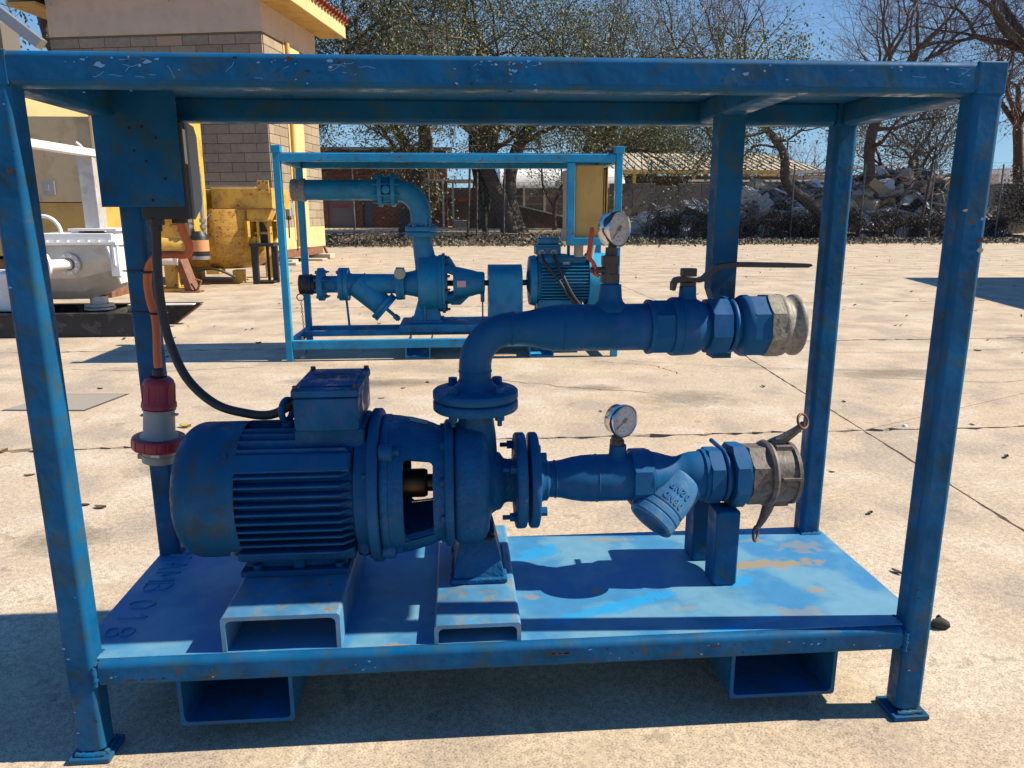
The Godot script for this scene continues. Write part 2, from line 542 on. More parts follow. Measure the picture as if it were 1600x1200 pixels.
func deck_material() -> StandardMaterial3D:
	# one sheet 1.70 x 0.51 m; u runs along x, v towards the back
	var w = 1280
	var h = 384
	var fa = FastNoiseLite.new()
	fa.seed = 5
	fa.frequency = 0.006
	fa.fractal_octaves = 5
	var fb = FastNoiseLite.new()
	fb.seed = 6
	fb.frequency = 0.03
	fb.fractal_octaves = 4
	var ia = fa.get_image(w, h)
	ia.convert(Image.FORMAT_L8)
	var ib = fb.get_image(w, h)
	ib.convert(Image.FORMAT_L8)
	var a = ia.get_data()
	var b = ib.get_data()
	# dusty stains: x, z(depth behind the front edge), half length, half width, strength
	var stains = [[1.44, 0.30, 0.085, 0.018, 1.0], [1.49, 0.30, 0.10, 0.022, 0.6], [1.56, 0.30, 0.05, 0.015, 0.8], [1.60, 0.385, 0.05, 0.03, 0.55], [1.52, 0.17, 0.014, 0.012, 0.8], [1.545, 0.165, 0.012, 0.01, 0.8], [1.50, 0.43, 0.03, 0.015, 0.6], [1.46, 0.08, 0.05, 0.02, 0.5], [1.05, 0.20, 0.014, 0.012, 0.8], [0.90, 0.19, 0.014, 0.012, 0.7], [1.13, 0.46, 0.05, 0.012, 0.7], [0.62, 0.012, 0.03, 0.012, 1.0], [0.36, 0.12, 0.012, 0.05, 0.5], [1.22, 0.11, 0.02, 0.01, 0.5], [1.35, 0.05, 0.03, 0.012, 0.5]]
	var wet = [[1.09, 0.135, 0.05, 0.022], [1.00, 0.105, 0.07, 0.014], [1.17, 0.165, 0.04, 0.02], [1.30, 0.03, 0.09, 0.012], [1.40, 0.455, 0.03, 0.012], [0.93, 0.40, 0.05, 0.03], [1.38, 0.215, 0.03, 0.02]]
	var cols = compose(a, b, a, func(na: float, nb: float, _c: float) -> Vector3:
		var col = Vector3(0.055, 0.20, 0.345).lerp(Vector3(0.11, 0.255, 0.365), smoothstep(0.36, 0.70, na))
		col = col.lerp(Vector3(0.025, 0.165, 0.36), smoothstep(0.50, 0.72, 1.0 - na) * 0.6) * (0.92 + 0.16 * nb)
		return col)
	var out = cols.to_int32_array()
	for pass_no in 2:
		for st in (stains if pass_no == 0 else wet):
			var cx = st[0] / 1.70 * w
			var cy = h - st[1] / 0.51 * h
			var rx = int(st[2] / 1.70 * w * 1.6) + 2
			var ry = int(st[3] / 0.51 * h * 1.6) + (2 if pass_no == 0 else 18)
			for yy in range(maxi(0, int(cy) - ry), mini(h, int(cy) + ry)):
				for xx in range(maxi(0, int(cx) - rx), mini(w, int(cx) + rx)):
					var i = yy * w + xx
					var px = xx / float(w) * 1.70
					var dz = (h - yy) / float(h) * 0.51
					var na = a[i] / 255.0
					var nb = b[i] / 255.0
					var slope = 0.0 if pass_no == 0 else (px - st[0]) * 0.35
					var q = ((px - st[0]) / st[2]) ** 2 + ((dz - st[1] - slope) / st[3]) ** 2
					if q > 2.4:
						continue
					var was = Color8(out[i] & 255, (out[i] >> 8) & 255, (out[i] >> 16) & 255).srgb_to_linear()
					var col = Vector3(was.r, was.g, was.b)
					if pass_no == 0:
						col = col.lerp(Vector3(0.27, 0.20, 0.11), clampf(0.8 * st[4] * smoothstep(0.0, 0.55, (1.0 - q * 0.6) * 0.7 + (nb - 0.5) * 1.6), 0.0, 1.0))
					else:
						col = col.lerp(Vector3(0.006, 0.25, 0.52), 0.7 * smoothstep(0.1, 0.3, 1.0 - q * 0.6 + (na - 0.5) * 1.5 + (nb - 0.5) * 1.2))
					out[i] = packed(col)
	var m = StandardMaterial3D.new()
	m.resource_name = "deck_paint"
	m.albedo_texture = ImageTexture.create_from_image(Image.create_from_data(w, h, false, Image.FORMAT_RGBA8, out.to_byte_array()))
	m.roughness = 0.5
	return m

# ---------------------------------------------------------------- ground
func make_ground() -> void:
	var mic = 1024
	var g1 = rnd_img(101, 0.10, mic, 4)
	var g2 = rnd_img(102, 0.028, mic, 4)
	var g3 = rnd_img(103, 0.30, mic, 2, FastNoiseLite.TYPE_CELLULAR)
	var lin_of = func(v: Vector3) -> Vector3:
		var c = Color(clampf(v.x, 0.2, 1.0), clampf(v.y, 0.2, 1.0), clampf(v.z, 0.2, 1.0)).srgb_to_linear()
		return Vector3(c.r, c.g, c.b)
	var dt = compose(g1, g2, g3, func(a: float, b: float, c: float) -> Vector3:
		var k = 0.92 + (a - 0.5) * 0.30 + (b - 0.5) * 0.20 - (0.10 if a < 0.28 else 0.0)
		var warm = (c - 0.5) * 0.12
		return lin_of.call(Vector3(k + warm * 0.6, k, k - warm)))
	var grain = tex_from(mic, dt, Image.FORMAT_RGBA8)
	var mac = 1024
	var m1 = rnd_img(111, 0.004, mac, 5)
	var m2 = rnd_img(112, 0.011, mac, 5)
	var m3 = rnd_img(113, 0.05, mac, 4)
	var md = compose(m1, m2, m3, func(a: float, b: float, c: float) -> Vector3:
		var col = Vector3(0.525, 0.42, 0.30).lerp(Vector3(0.535, 0.41, 0.285), smoothstep(0.45, 0.75, a))
		col = col.lerp(Vector3(0.40, 0.325, 0.25), 0.8 * smoothstep(0.52, 0.78, b))
		col = col.lerp(Vector3(0.61, 0.51, 0.39), 0.7 * smoothstep(0.55, 0.8, 1.0 - b))
		return col * (0.9 + 0.2 * c) * (0.75 if c > 0.80 else 1.0))
	var m = tri(std("concrete", Color.WHITE, 0.9, 0.0, 0.3), tex_from(mac, md, Image.FORMAT_RGBA8), 7.3)
	m.detail_enabled = true
	m.detail_albedo = grain
	m.detail_blend_mode = BaseMaterial3D.BLEND_MODE_MUL
	m.detail_uv_layer = BaseMaterial3D.DETAIL_UV_2
	m.uv2_triplanar = true
	m.uv2_world_triplanar = true
	m.uv2_scale = Vector3.ONE / 0.63
	var dirt = tri(std("red_dirt", Color.WHITE, 0.95, 0.0, 0.2), mottle(512, 121, Vector3(0.36, 0.22, 0.12), 0.35, Vector3(0.27, 0.16, 0.09), 0.4, 0.7, Vector3(0.12, 0.08, 0.05), 0.7), 3.0)
	tri(std("joint_dirt", Color.WHITE, 0.95, 0.0, 0.2), mottle(256, 125, Vector3(0.085, 0.06, 0.042), 0.6, Vector3(0.15, 0.10, 0.07), 0.45, 0.65, Vector3(0.03, 0.02, 0.02), 0.7, 0.02, 0.05, 0.1), 0.5)
	var gr = MB.new()
	gr.quad(Vector3(-400, -0.05, 60), Vector3(400, -0.05, 60), Vector3(400, -0.05, -500), Vector3(-400, -0.05, -500), Y)
	solo("ground", gr, dirt, Vector3.ZERO, "", "", "", "structure")
	var bed = MB.new()
	bed.quad(Vector3(-13.6, -0.018, 5), Vector3(30, -0.018, 5), Vector3(30, -0.018, -24.9), Vector3(-13.6, -0.018, -24.9), Y)
	var yard = solo("concrete_yard", bed, M["joint_dirt"], Vector3.ZERO, "", "", "", "structure")
	# slabs poured side by side, their edges a little ragged at the joints
	var xs = [-13.5, -7.6, -2.35, 2.74, 7.9, 13.0, 18.2, 23.6, 29.9]
	var zs = [4.9, 1.3, -2.05, -4.62, -7.3, -10.2, -13.2, -16.4, -20.2, -24.8]
	var rg = RandomNumberGenerator.new()
	rg.seed = 77
	for i in xs.size() - 1:
		for j in zs.size() - 1:
			var near = absf(xs[i]) < 8.0 and zs[j] > -8.0
			var mb = MB.new()
			var pts = PackedVector2Array()
			var x0 = xs[i]
			var x1 = xs[i + 1]
			var z0 = zs[j + 1]
			var z1 = zs[j]
			var cs = [Vector2(x0, z0), Vector2(x1, z0), Vector2(x1, z1), Vector2(x0, z1)]
			# the long joint that runs away from the camera bends a little
			for e in 4:
				var p: Vector2 = cs[e]
				var q: Vector2 = cs[(e + 1) % 4]
				var cnt = maxi(2, int((q - p).length() / (0.05 if near else 0.5)))
				var inward = Vector2(-(q - p).normalized().y, (q - p).normalized().x)
				for k in cnt:
					var t = float(k) / cnt
					var gap = (0.004 + (rg.randf() ** 3) * 0.032) if absf(p.y - q.y) < 0.01 else 0.004 + (rg.randf() ** 3) * 0.008
					if k == 0: gap = 0.004
					pts.append(p.lerp(q, t) + inward * gap)
			for k in pts.size():
				pts[k].x += long_bend(pts[k].x, pts[k].y)
			var mid = Vector3((x0 + x1) * 0.5, 0, (z0 + z1) * 0.5)
			for k in pts.size():
				var pa = Vector3(pts[k].x, 0, pts[k].y)
				var pb = Vector3(pts[(k + 1) % pts.size()].x, 0, pts[(k + 1) % pts.size()].y)
				mb.tri(mid, pa, pb, Y, Y, Y)
				mb.flat(pa, pb, pb - Y * 0.02, pa - Y * 0.02, mid)
			part("concrete_slab", mb, m, yard)
	# hairline cracks
	var ck = MB.new()
	for c in [[Vector2(1.72, -3.9), Vector2(2.1, -3.72), Vector2(2.22, -3.4)], [Vector2(3.1, -1.2), Vector2(3.5, -1.0), Vector2(4.2, -1.05)], [Vector2(3.4, -3.2), Vector2(4.1, -3.0), Vector2(4.9, -3.15)], [Vector2(0.9, -3.4), Vector2(1.4, -3.1), Vector2(1.9, -2.9)], [Vector2(3.0, -6.0), Vector2(4.4, -5.6), Vector2(6.0, -5.9)], [Vector2(-1.9, -3.9), Vector2(-1.2, -3.8), Vector2(-0.6, -3.9)]]:
		var path = []
		for s in c.size() - 1:
			for k in 14:
				var p = c[s].lerp(c[s + 1], k / 14.0) + Vector2(rg.randf_range(-1, 1), rg.randf_range(-1, 1)) * 0.018
				path.append(p)
		for k in path.size() - 1:
			var d: Vector2 = (path[k + 1] - path[k]).normalized()
			var w = Vector2(-d.y, d.x) * rg.randf_range(0.0012, 0.0035)
			var A = path[k]
			var B = path[k + 1] + d * 0.002
			ck.quad(Vector3(A.x - w.x, 0.0015, A.y - w.y), Vector3(B.x - w.x, 0.0015, B.y - w.y), Vector3(B.x + w.x, 0.0015, B.y + w.y), Vector3(A.x + w.x, 0.0015, A.y + w.y), Y)
	part("hairline_cracks", ck, M["joint_dirt"], yard)
	# rubber marks and old spills
	var rub = std("tyre_rubber", Color(0.12, 0.10, 0.085, 0.10), 0.9)
	rub.transparency = BaseMaterial3D.TRANSPARENCY_ALPHA
	var oil = std("old_spill", Color(0.18, 0.15, 0.12, 0.09), 0.8)
	oil.transparency = BaseMaterial3D.TRANSPARENCY_ALPHA
	for q in [[4.9, -9.0, 3.6, 0.4, 2.6, 0.20], [5.1, -9.1, 4.7, 0.3, 2.3, 0.16], [6.5, -14.0, 5.0, 3.4, 5.6, 0.22], [1.0, -13.5, 6.0, 0.2, 1.9, 0.18], [4.2, -5.6, 2.6, 4.0, 5.6, 0.12], [4.3, -5.4, 3.4, 3.9, 5.3, 0.12], [-1.0, -9.0, 3.4, 3.6, 5.2, 0.18]]:
		var am = MB.new()
		for k in 40:
			var a0 = lerpf(q[3], q[4], k / 40.0)
			var a1 = lerpf(q[3], q[4], (k + 1) / 40.0)
			var w0 = q[5] * sin(PI * (k + 0.2) / 41.0) * 0.5
			var w1 = q[5] * sin(PI * (k + 1.2) / 41.0) * 0.5
			var P = func(a: float, r: float) -> Vector3: return Vector3(q[0] + cos(a) * r, 0.002, q[1] - sin(a) * r * 0.6)
			am.quad(P.call(a0, q[2] - w0), P.call(a1, q[2] - w1), P.call(a1, q[2] + w1), P.call(a0, q[2] + w0), Y)
		part("tyre_mark", am, rub, yard)
	for q in [[2.05, -2.75, 0.30, 0.22], [1.55, -3.05, 0.24, 0.10], [1.95, -1.35, 0.22, 0.12], [-0.55, -1.05, 0.16, 0.12], [-1.2, -0.75, 0.12, 0.07], [-0.2, -3.4, 0.22, 0.12], [3.6, -3.3, 0.5, 0.2], [4.3, -1.9, 0.4, 0.2], [2.4, -4.6, 0.5, 0.16], [0.35, -3.3, 0.5, 0.14], [-0.45, -1.75, 0.2, 0.16], [3.4, -6.0, 0.9, 0.3], [6.0, -4.4, 0.9, 0.4]]:
		for lay in 3:
			var om = MB.new()
			var ring = []
			for k in 26:
				var a = TAU * k / 26
				var rr = rg.randf_range(0.75, 1.15) * (1.0 - lay * 0.28)
				ring.append(Vector3(q[0] + cos(a) * q[2] * rr, 0.0022 + lay * 0.0006, q[1] + sin(a) * q[3] * rr))
			for k in 26:
				om.tri(Vector3(q[0], 0.0022 + lay * 0.0006, q[1]), ring[k], ring[(k + 1) % 26], Y, Y, Y)
			part("old_spill", om, oil if lay == 0 else rub, yard)
	# service cover in the slab, left
	var cov = MB.new()
	cov.poly(PackedVector2Array([Vector2(-1.72, -2.80), Vector2(-1.29, -2.76), Vector2(-1.22, -3.12), Vector2(-1.62, -3.15)]), Vector3(0, -0.01, 0), X, Z, Vector3(0, 0.014, 0))
	var frm = MB.new()
	frm.poly(PackedVector2Array([Vector2(-1.735, -2.785), Vector2(-1.275, -2.745), Vector2(-1.20, -3.135), Vector2(-1.615, -3.165)]), Vector3(0, -0.01, 0), X, Z, Vector3(0, 0.012, 0))
	var sc = thing("service_cover", "flat grey metal cover plate let into the concrete at the left", "cover", Vector3(-1.47, 0, -2.95))
	part("cover_plate", cov, std("cover_grey", lin(0.27, 0.235, 0.19), 0.8), sc)
	part("cover_frame", frm, std("cover_rim", lin(0.05, 0.045, 0.04), 0.8), sc)

func long_bend(x: float, z: float) -> float:
	return -clampf((z + 2.4) * 0.085, -0.45, 0.45) * clampf(1.0 - absf(x - 2.74) / 3.0, 0.0, 1.0)

# ---------------------------------------------------------------- the pump skid in front
func make_main_skid() -> void:
	var W = 1.70
	var T = 0.054
	var TD = 0.049
	var D = 0.505
	var H = 1.282
	var B0 = 0.156
	var B1 = 0.2085
	var fp = M["frame_paint"]
	var s = thing("pump_skid", "large blue pump skid in a welded tube frame, standing in the foreground", "pump skid", Vector3(0.85, 0, -0.25))
	var mb: MB
	# frame
	for q in [[0.0, 0.0], [W - T, 0.0], [0.0, -D + TD], [W - T - 0.012, -D + TD]]:
		mb = MB.new()
		mb.bx(q[0], q[0] + T, 0.012, H - T + 0.012, q[1] - TD, q[1] - 0.0004, 0.011)
		mb.bx(q[0] + 0.0004, q[0] + T - 0.0004, H - T, H, q[1] - TD + 0.0004, q[1], 0.0028)
		var post = part("corner_post", mb, fp, s)
		mb = MB.new()
		mb.bx(q[0] - 0.012, q[0] + T + 0.012, 0.0, 0.012, q[1] - TD - 0.012, q[1] + 0.012, 0.003)
		part("foot_plate", mb, fp, post)
	mb = MB.new()
	mb.bx(T - 0.016, W - T + 0.016, H - T + 0.0006, H - 0.0006, -TD + 0.0008, -0.0006, 0.010)
	part("top_beam", mb, fp, s)
	mb = MB.new()
	mb.bx(T - 0.004, W - T - 0.008, H - T, H - 0.0006, -D + 0.0006, -D + TD - 0.0006, 0.010)
	part("top_beam", mb, fp, s)
	for x in [0.0008, W - T - 0.0008]:
		mb = MB.new()
		mb.bx(x, x + T - 0.0016, H - T - 0.001, H - 0.0012, -D + TD - 0.004, -TD + 0.004, 0.010)
		part("top_beam", mb, fp, s)
	mb = MB.new()
	mb.bx(1.306, 1.36, H - T + 0.002, H - 0.002, -D + TD - 0.004, -TD + 0.004, 0.008)
	part("cross_beam", mb, fp, s)
	mb = MB.new()
	mb.bx(T - 0.006, W - T + 0.006, B0, B1 - 0.001, -TD, -0.0012, 0.013)
	part("base_beam", mb, fp, s)
	mb = MB.new()
	mb.bx(T - 0.006, W - T - 0.006, B0, B1 - 0.005, -D + 0.001, -D + TD, 0.008)
	part("base_beam", mb, fp, s)
	for x in [0.001, W - T - 0.001]:
		mb = MB.new()
		mb.bx(x, x + T - 0.002, B0 + 0.0006, B1 - 0.005, -D + TD - 0.004, -TD + 0.004, 0.008)
		part("base_beam", mb, fp, s)
	mb = MB.new()
	mb.bx(0.02, W - 0.03, H - 0.0055, H - 0.0015, -D + 0.02, -0.02, 0.0005)
	part("roof_sheet", mb, fp, s)
	# weld beads in the corners
	var rg = RandomNumberGenerator.new()
	rg.seed = 12
	for w in [[Vector3(T, B1 - 0.012, -0.004), Vector3(T, B1 - 0.001, -TD)], [Vector3(W - T, B1 - 0.012, -0.004), Vector3(W - T, B1 - 0.001, -TD)], [Vector3(W - T, B1 - 0.05, -0.002), Vector3(W - T, B1 - 0.012, -0.002)], [Vector3(T, B1 - 0.05, -0.002), Vector3(T, B1 - 0.012, -0.002)], [Vector3(W - T - 0.012, B1 + 0.001, -D + TD + 0.001), Vector3(W - 0.012, B1 + 0.001, -D + TD + 0.001)], [Vector3(0, 0.014, 0.001), Vector3(T, 0.014, 0.001)], [Vector3(W - T, 0.014, 0.001), Vector3(W, 0.014, 0.001)], [Vector3(T, 0.014, -TD), Vector3(T, 0.014, 0.001)]]:
		mb = MB.new()
		var path = []
		var rad = []
		for k in 13:
			path.append(w[0].lerp(w[1], k / 12.0) + Vector3(rg.randf_range(-1, 1), rg.randf_range(-1, 1), rg.randf_range(-1, 1)) * 0.0012)
			rad.append(0.0052 + rg.randf_range(-0.0012, 0.0012))
		mb.tube(path, rad, 8)
		part("weld_bead", mb, fp, s)
	# deck
	mb = MB.new()
	mb.bx(0.002, W - 0.002, B1 - 0.005, B1 + 0.001, -D + 0.002, -0.017, 0.001)
	mb.planar(Vector3(1.0 / 1.70, 0, 0), Vector3(0, 0, 1.0 / 0.51), Vector3(0, 0, -0.51))
	var deck = part("deck_plate", mb, M["deck_paint"], s)
	# weld-bead lettering on the deck, read from the left side
	var glyphs = {
		"Y": [[[0.0, 1.0], [0.3, 0.5]], [[0.6, 1.0], [0.3, 0.5], [0.3, 0.0]]],
		"A": [[[0.0, 0.0], [0.3, 1.0], [0.6, 0.0]], [[0.12, 0.36], [0.48, 0.36]]],
		"M": [[[0.0, 0.0], [0.04, 1.0], [0.34, 0.3], [0.64, 1.0], [0.68, 0.0]]],
		"B": [[[0.0, 0.0], [0.0, 1.0], [0.36, 0.98], [0.48, 0.82], [0.40, 0.58], [0.0, 0.52], [0.44, 0.46], [0.54, 0.24], [0.40, 0.03], [0.0, 0.0]]],
		"0": [[[0.26, 1.0], [0.05, 0.8], [0.0, 0.5], [0.06, 0.18], [0.26, 0.0], [0.46, 0.18], [0.52, 0.5], [0.47, 0.8], [0.26, 1.0]]],
		"1": [[[0.08, 0.80], [0.28, 1.0], [0.28, 0.0]]],
		"8": [[[0.25, 1.0], [0.05, 0.88], [0.05, 0.64], [0.25, 0.52], [0.48, 0.38], [0.48, 0.12], [0.25, 0.0], [0.02, 0.12], [0.02, 0.38], [0.25, 0.52], [0.45, 0.64], [0.45, 0.88], [0.25, 1.0]]]}
	var zpos = -0.475
	for ch in ["Y", "A", "M", "B", " ", "0", "1", "8"]:
		if ch == " ":
			zpos += 0.022
			continue
		mb = MB.new()
		for stroke in glyphs[ch]:
			var pp = []
			for q in stroke:
				pp.append(Vector3(0.030 + q[1] * 0.056 + rg.randf_range(-1, 1) * 0.0008, B1 + 0.0012, zpos + q[0] * 0.062 + rg.randf_range(-1, 1) * 0.0008))
			var fine = bez(pp, 4)
			var rr = []
			for q in fine:
				rr.append(0.0029 + rg.randf_range(-0.0006, 0.0006))
			mb.tube(fine, rr, 7)
		part("bead_letter", mb, M["deck_bead"], deck)
		zpos += 0.055
	# forklift pockets: open channels under the deck
	for x in [[0.197, 0.415], [1.290, 1.512]]:
		mb = MB.new()
		u_channel(mb, x[0], x[1], 0.058, B0 - 0.0005, -0.012, -0.492, 0.0075, false)
		part("forklift_pocket", mb, fp, s)
	# channels that carry motor and pump
	mb = MB.new()
	u_channel(mb, 0.287, 0.512, B1 + 0.0012, 0.283, -0.018, -0.42, 0.0085, true)
	part("mounting_channel", mb, M["channel_paint"], s)
	mb = MB.new()
	u_channel(mb, 0.692, 0.862, B1 + 0.0012, 0.249, -0.016, -0.485, 0.008, true)
	part("mounting_channel", mb, M["channel_paint"], s)
	marks(s, rg, W, T, H, B0, B1)
	main_motor(s)
	main_pump(s)
	main_discharge(s)
	main_suction(s)
	main_control(s)
	main_cables()

func u_channel(mb: MB, x0: float, x1: float, y0: float, y1: float, z0: float, z1: float, th: float, down: bool) -> void:
	# a rolled channel along z: web on top (down) or at the bottom, rounded inside and out
	var pts = PackedVector2Array()
	var r = th * 1.3
	var h = y1 - y0
	var w = x1 - x0
	pts.append(Vector2(0, 0))
	pts.append(Vector2(0, h - r * 0.7))
	for k in 4:
		var a = PI - PI * 0.5 * (k + 0.5) / 4
		pts.append(Vector2(r * 0.7 + cos(a) * r * 0.7, h - r * 0.7 + sin(a) * r * 0.7))
	pts.append(Vector2(w - r * 0.7, h))
	for k in 4:
		var a = PI * 0.5 - PI * 0.5 * (k + 0.5) / 4
		pts.append(Vector2(w - r * 0.7 + cos(a) * r * 0.7, h - r * 0.7 + sin(a) * r * 0.7))
	pts.append(Vector2(w, h - r))
	pts.append(Vector2(w, 0))
	pts.append(Vector2(w - th, 0))
	pts.append(Vector2(w - th, h - th - r))
	for k in 4:
		var a = PI * 0.5 * (k + 0.5) / 4
		pts.append(Vector2(w - th - r + cos(a) * r, h - th - r + sin(a) * r))
	pts.append(Vector2(w - th - r, h - th))
	pts.append(Vector2(th + r, h - th))
	for k in 4:
		var a = PI * 0.5 + PI * 0.5 * (k + 0.5) / 4
		pts.append(Vector2(th + r + cos(a) * r, h - th - r + sin(a) * r))
	pts.append(Vector2(th, h - th - r))
	pts.append(Vector2(th, 0))
	if not down:
		for i in pts.size():
			pts[i].y = h - pts[i].y
	mb.poly(pts, Vector3(x0, y0, z0), X, Y, Vector3(0, 0, z1 - z0), true)

func marks(s: Node3D, rg: RandomNumberGenerator, W: float, T: float, H: float, B0: float, B1: float) -> void:
	# knocks in the paint of the front beams and posts: small shallow flakes, bare steel or older paint
	var spots = []
	var cl = []
	for k in 13:
		cl.append(rg.randf_range(0.06, W - 0.06))
	for k in 84:
		var x = clampf(cl[rg.randi() % cl.size()] + rg.randfn(0.0, 0.022), 0.06, W - 0.06)
		spots.append([Vector3(x, H - 0.009 - absf(rg.randfn(0.0, 0.010)) - (0.03 if rg.randf() < 0.15 else 0.0), 0.0), rg.randf_range(0.0005, 0.0021) if rg.randf() < 0.85 else rg.randf_range(0.002, 0.004)])
	for k in 46:
		var x = clampf([0.09, 0.15, 0.27, 0.55, 0.93, 1.02, 1.25, 1.45, 1.60][rg.randi() % 9] + rg.randfn(0.0, 0.03), 0.06, W - 0.06)
		spots.append([Vector3(x, rg.randf_range(B0 + 0.013, B1 - 0.014), -0.0012), rg.randf_range(0.0005, 0.0022)])
	for k in 12:
		spots.append([Vector3(rg.randf_range(0.006, 0.016) if k % 2 else rg.randf_range(T - 0.016, T - 0.008), rg.randf_range(0.03, 0.5) if k < 8 else rg.randf_range(0.8, 1.2), 0.0), rg.randf_range(0.0008, 0.0024)])
	for k in 12:
		spots.append([Vector3(W - (0.012 if k % 2 else T - 0.012) + rg.randf_range(-0.003, 0.003), rg.randf_range(0.03, 0.4) if k < 7 else rg.randf_range(0.85, 1.2), 0.0), rg.randf_range(0.0008, 0.0024)])
	spots.append([Vector3(0.036, 1.098, 0.0), 0.0065])
	spots.append([Vector3(1.69, 0.98, 0.0), 0.006])
	spots.append([Vector3(1.692, 0.965, 0.0), 0.0055])
	var groups = {"bare_rust": MB.new(), "chipped_primer": MB.new(), "chip_light": MB.new(), "hole_black": MB.new()}
	var keys = ["bare_rust", "chip_light", "chip_light", "chipped_primer", "hole_black", "chip_light"]
	for q in spots:
		var mb: MB = groups[keys[rg.randi() % keys.size()]]
		var c: Vector3 = q[0] + Vector3(0, 0, 0.0004)
		var n = 9
		var st = rg.randf_range(1.0, 2.6) if q[1] < 0.004 else rg.randf_range(0.8, 1.3)
		var ring = []
		for i in n:
			var a = TAU * i / n
			var r = q[1] * rg.randf_range(0.4, 1.3)
			ring.append(c + Vector3(cos(a) * r * st, sin(a) * r, 0))
		for i in n:
			mb.tri(c + Vector3(0, 0, 0.0003), ring[i], ring[(i + 1) % n], Z, Z, Z)
	# thin scrapes, glints along the broken paint edge put into their pale colour
	var ms: MB = groups["chip_light"]
	for k in 26:
		var p = Vector3(clampf(cl[rg.randi() % cl.size()] + rg.randfn(0.0, 0.04), 0.07, W - 0.09), H - rg.randf_range(0.012, 0.040), 0.0003)
		var ang = rg.randf_range(-1.2, 1.2) if rg.randf() < 0.5 else rg.randf_range(-0.15, 0.15)
		for q in rg.randi_range(2, 5):
			var dd = Vector3(cos(ang), sin(ang), 0) * rg.randf_range(0.003, 0.008)
			if p.y + dd.y > H - 0.012 or p.y + dd.y < H - 0.042:
				break
			var ww = Vector3(-dd.y, dd.x, 0).normalized() * 0.0004
			ms.quad(p - ww, p + dd - ww, p + dd + ww, p + ww, Z)
			p += dd
			ang += rg.randf_range(-0.5, 0.5)
	# rust runs along the underside of the base beam
	var mr: MB = groups["bare_rust"]
	for x in [0.12, 0.155, 0.26, 0.52, 0.92, 0.93, 0.945, 0.955, 1.25]:
		var c = Vector3(x, B0 + (0.0125 if x < 0.6 else 0.03), -0.0007)
		var ring = []
		for i in 10:
			var a = TAU * i / 10
			var r = rg.randf_range(0.7, 1.3)
			ring.append(c + Vector3(cos(a) * r * 0.010, sin(a) * r * 0.0022, 0))
		for i in 10:
			mr.tri(c, ring[i], ring[(i + 1) % 10], Z, Z, Z)
	for k in groups:
		var o = part("paint_chips", groups[k], M[k], s)
		o.set_meta("kind", "stuff")

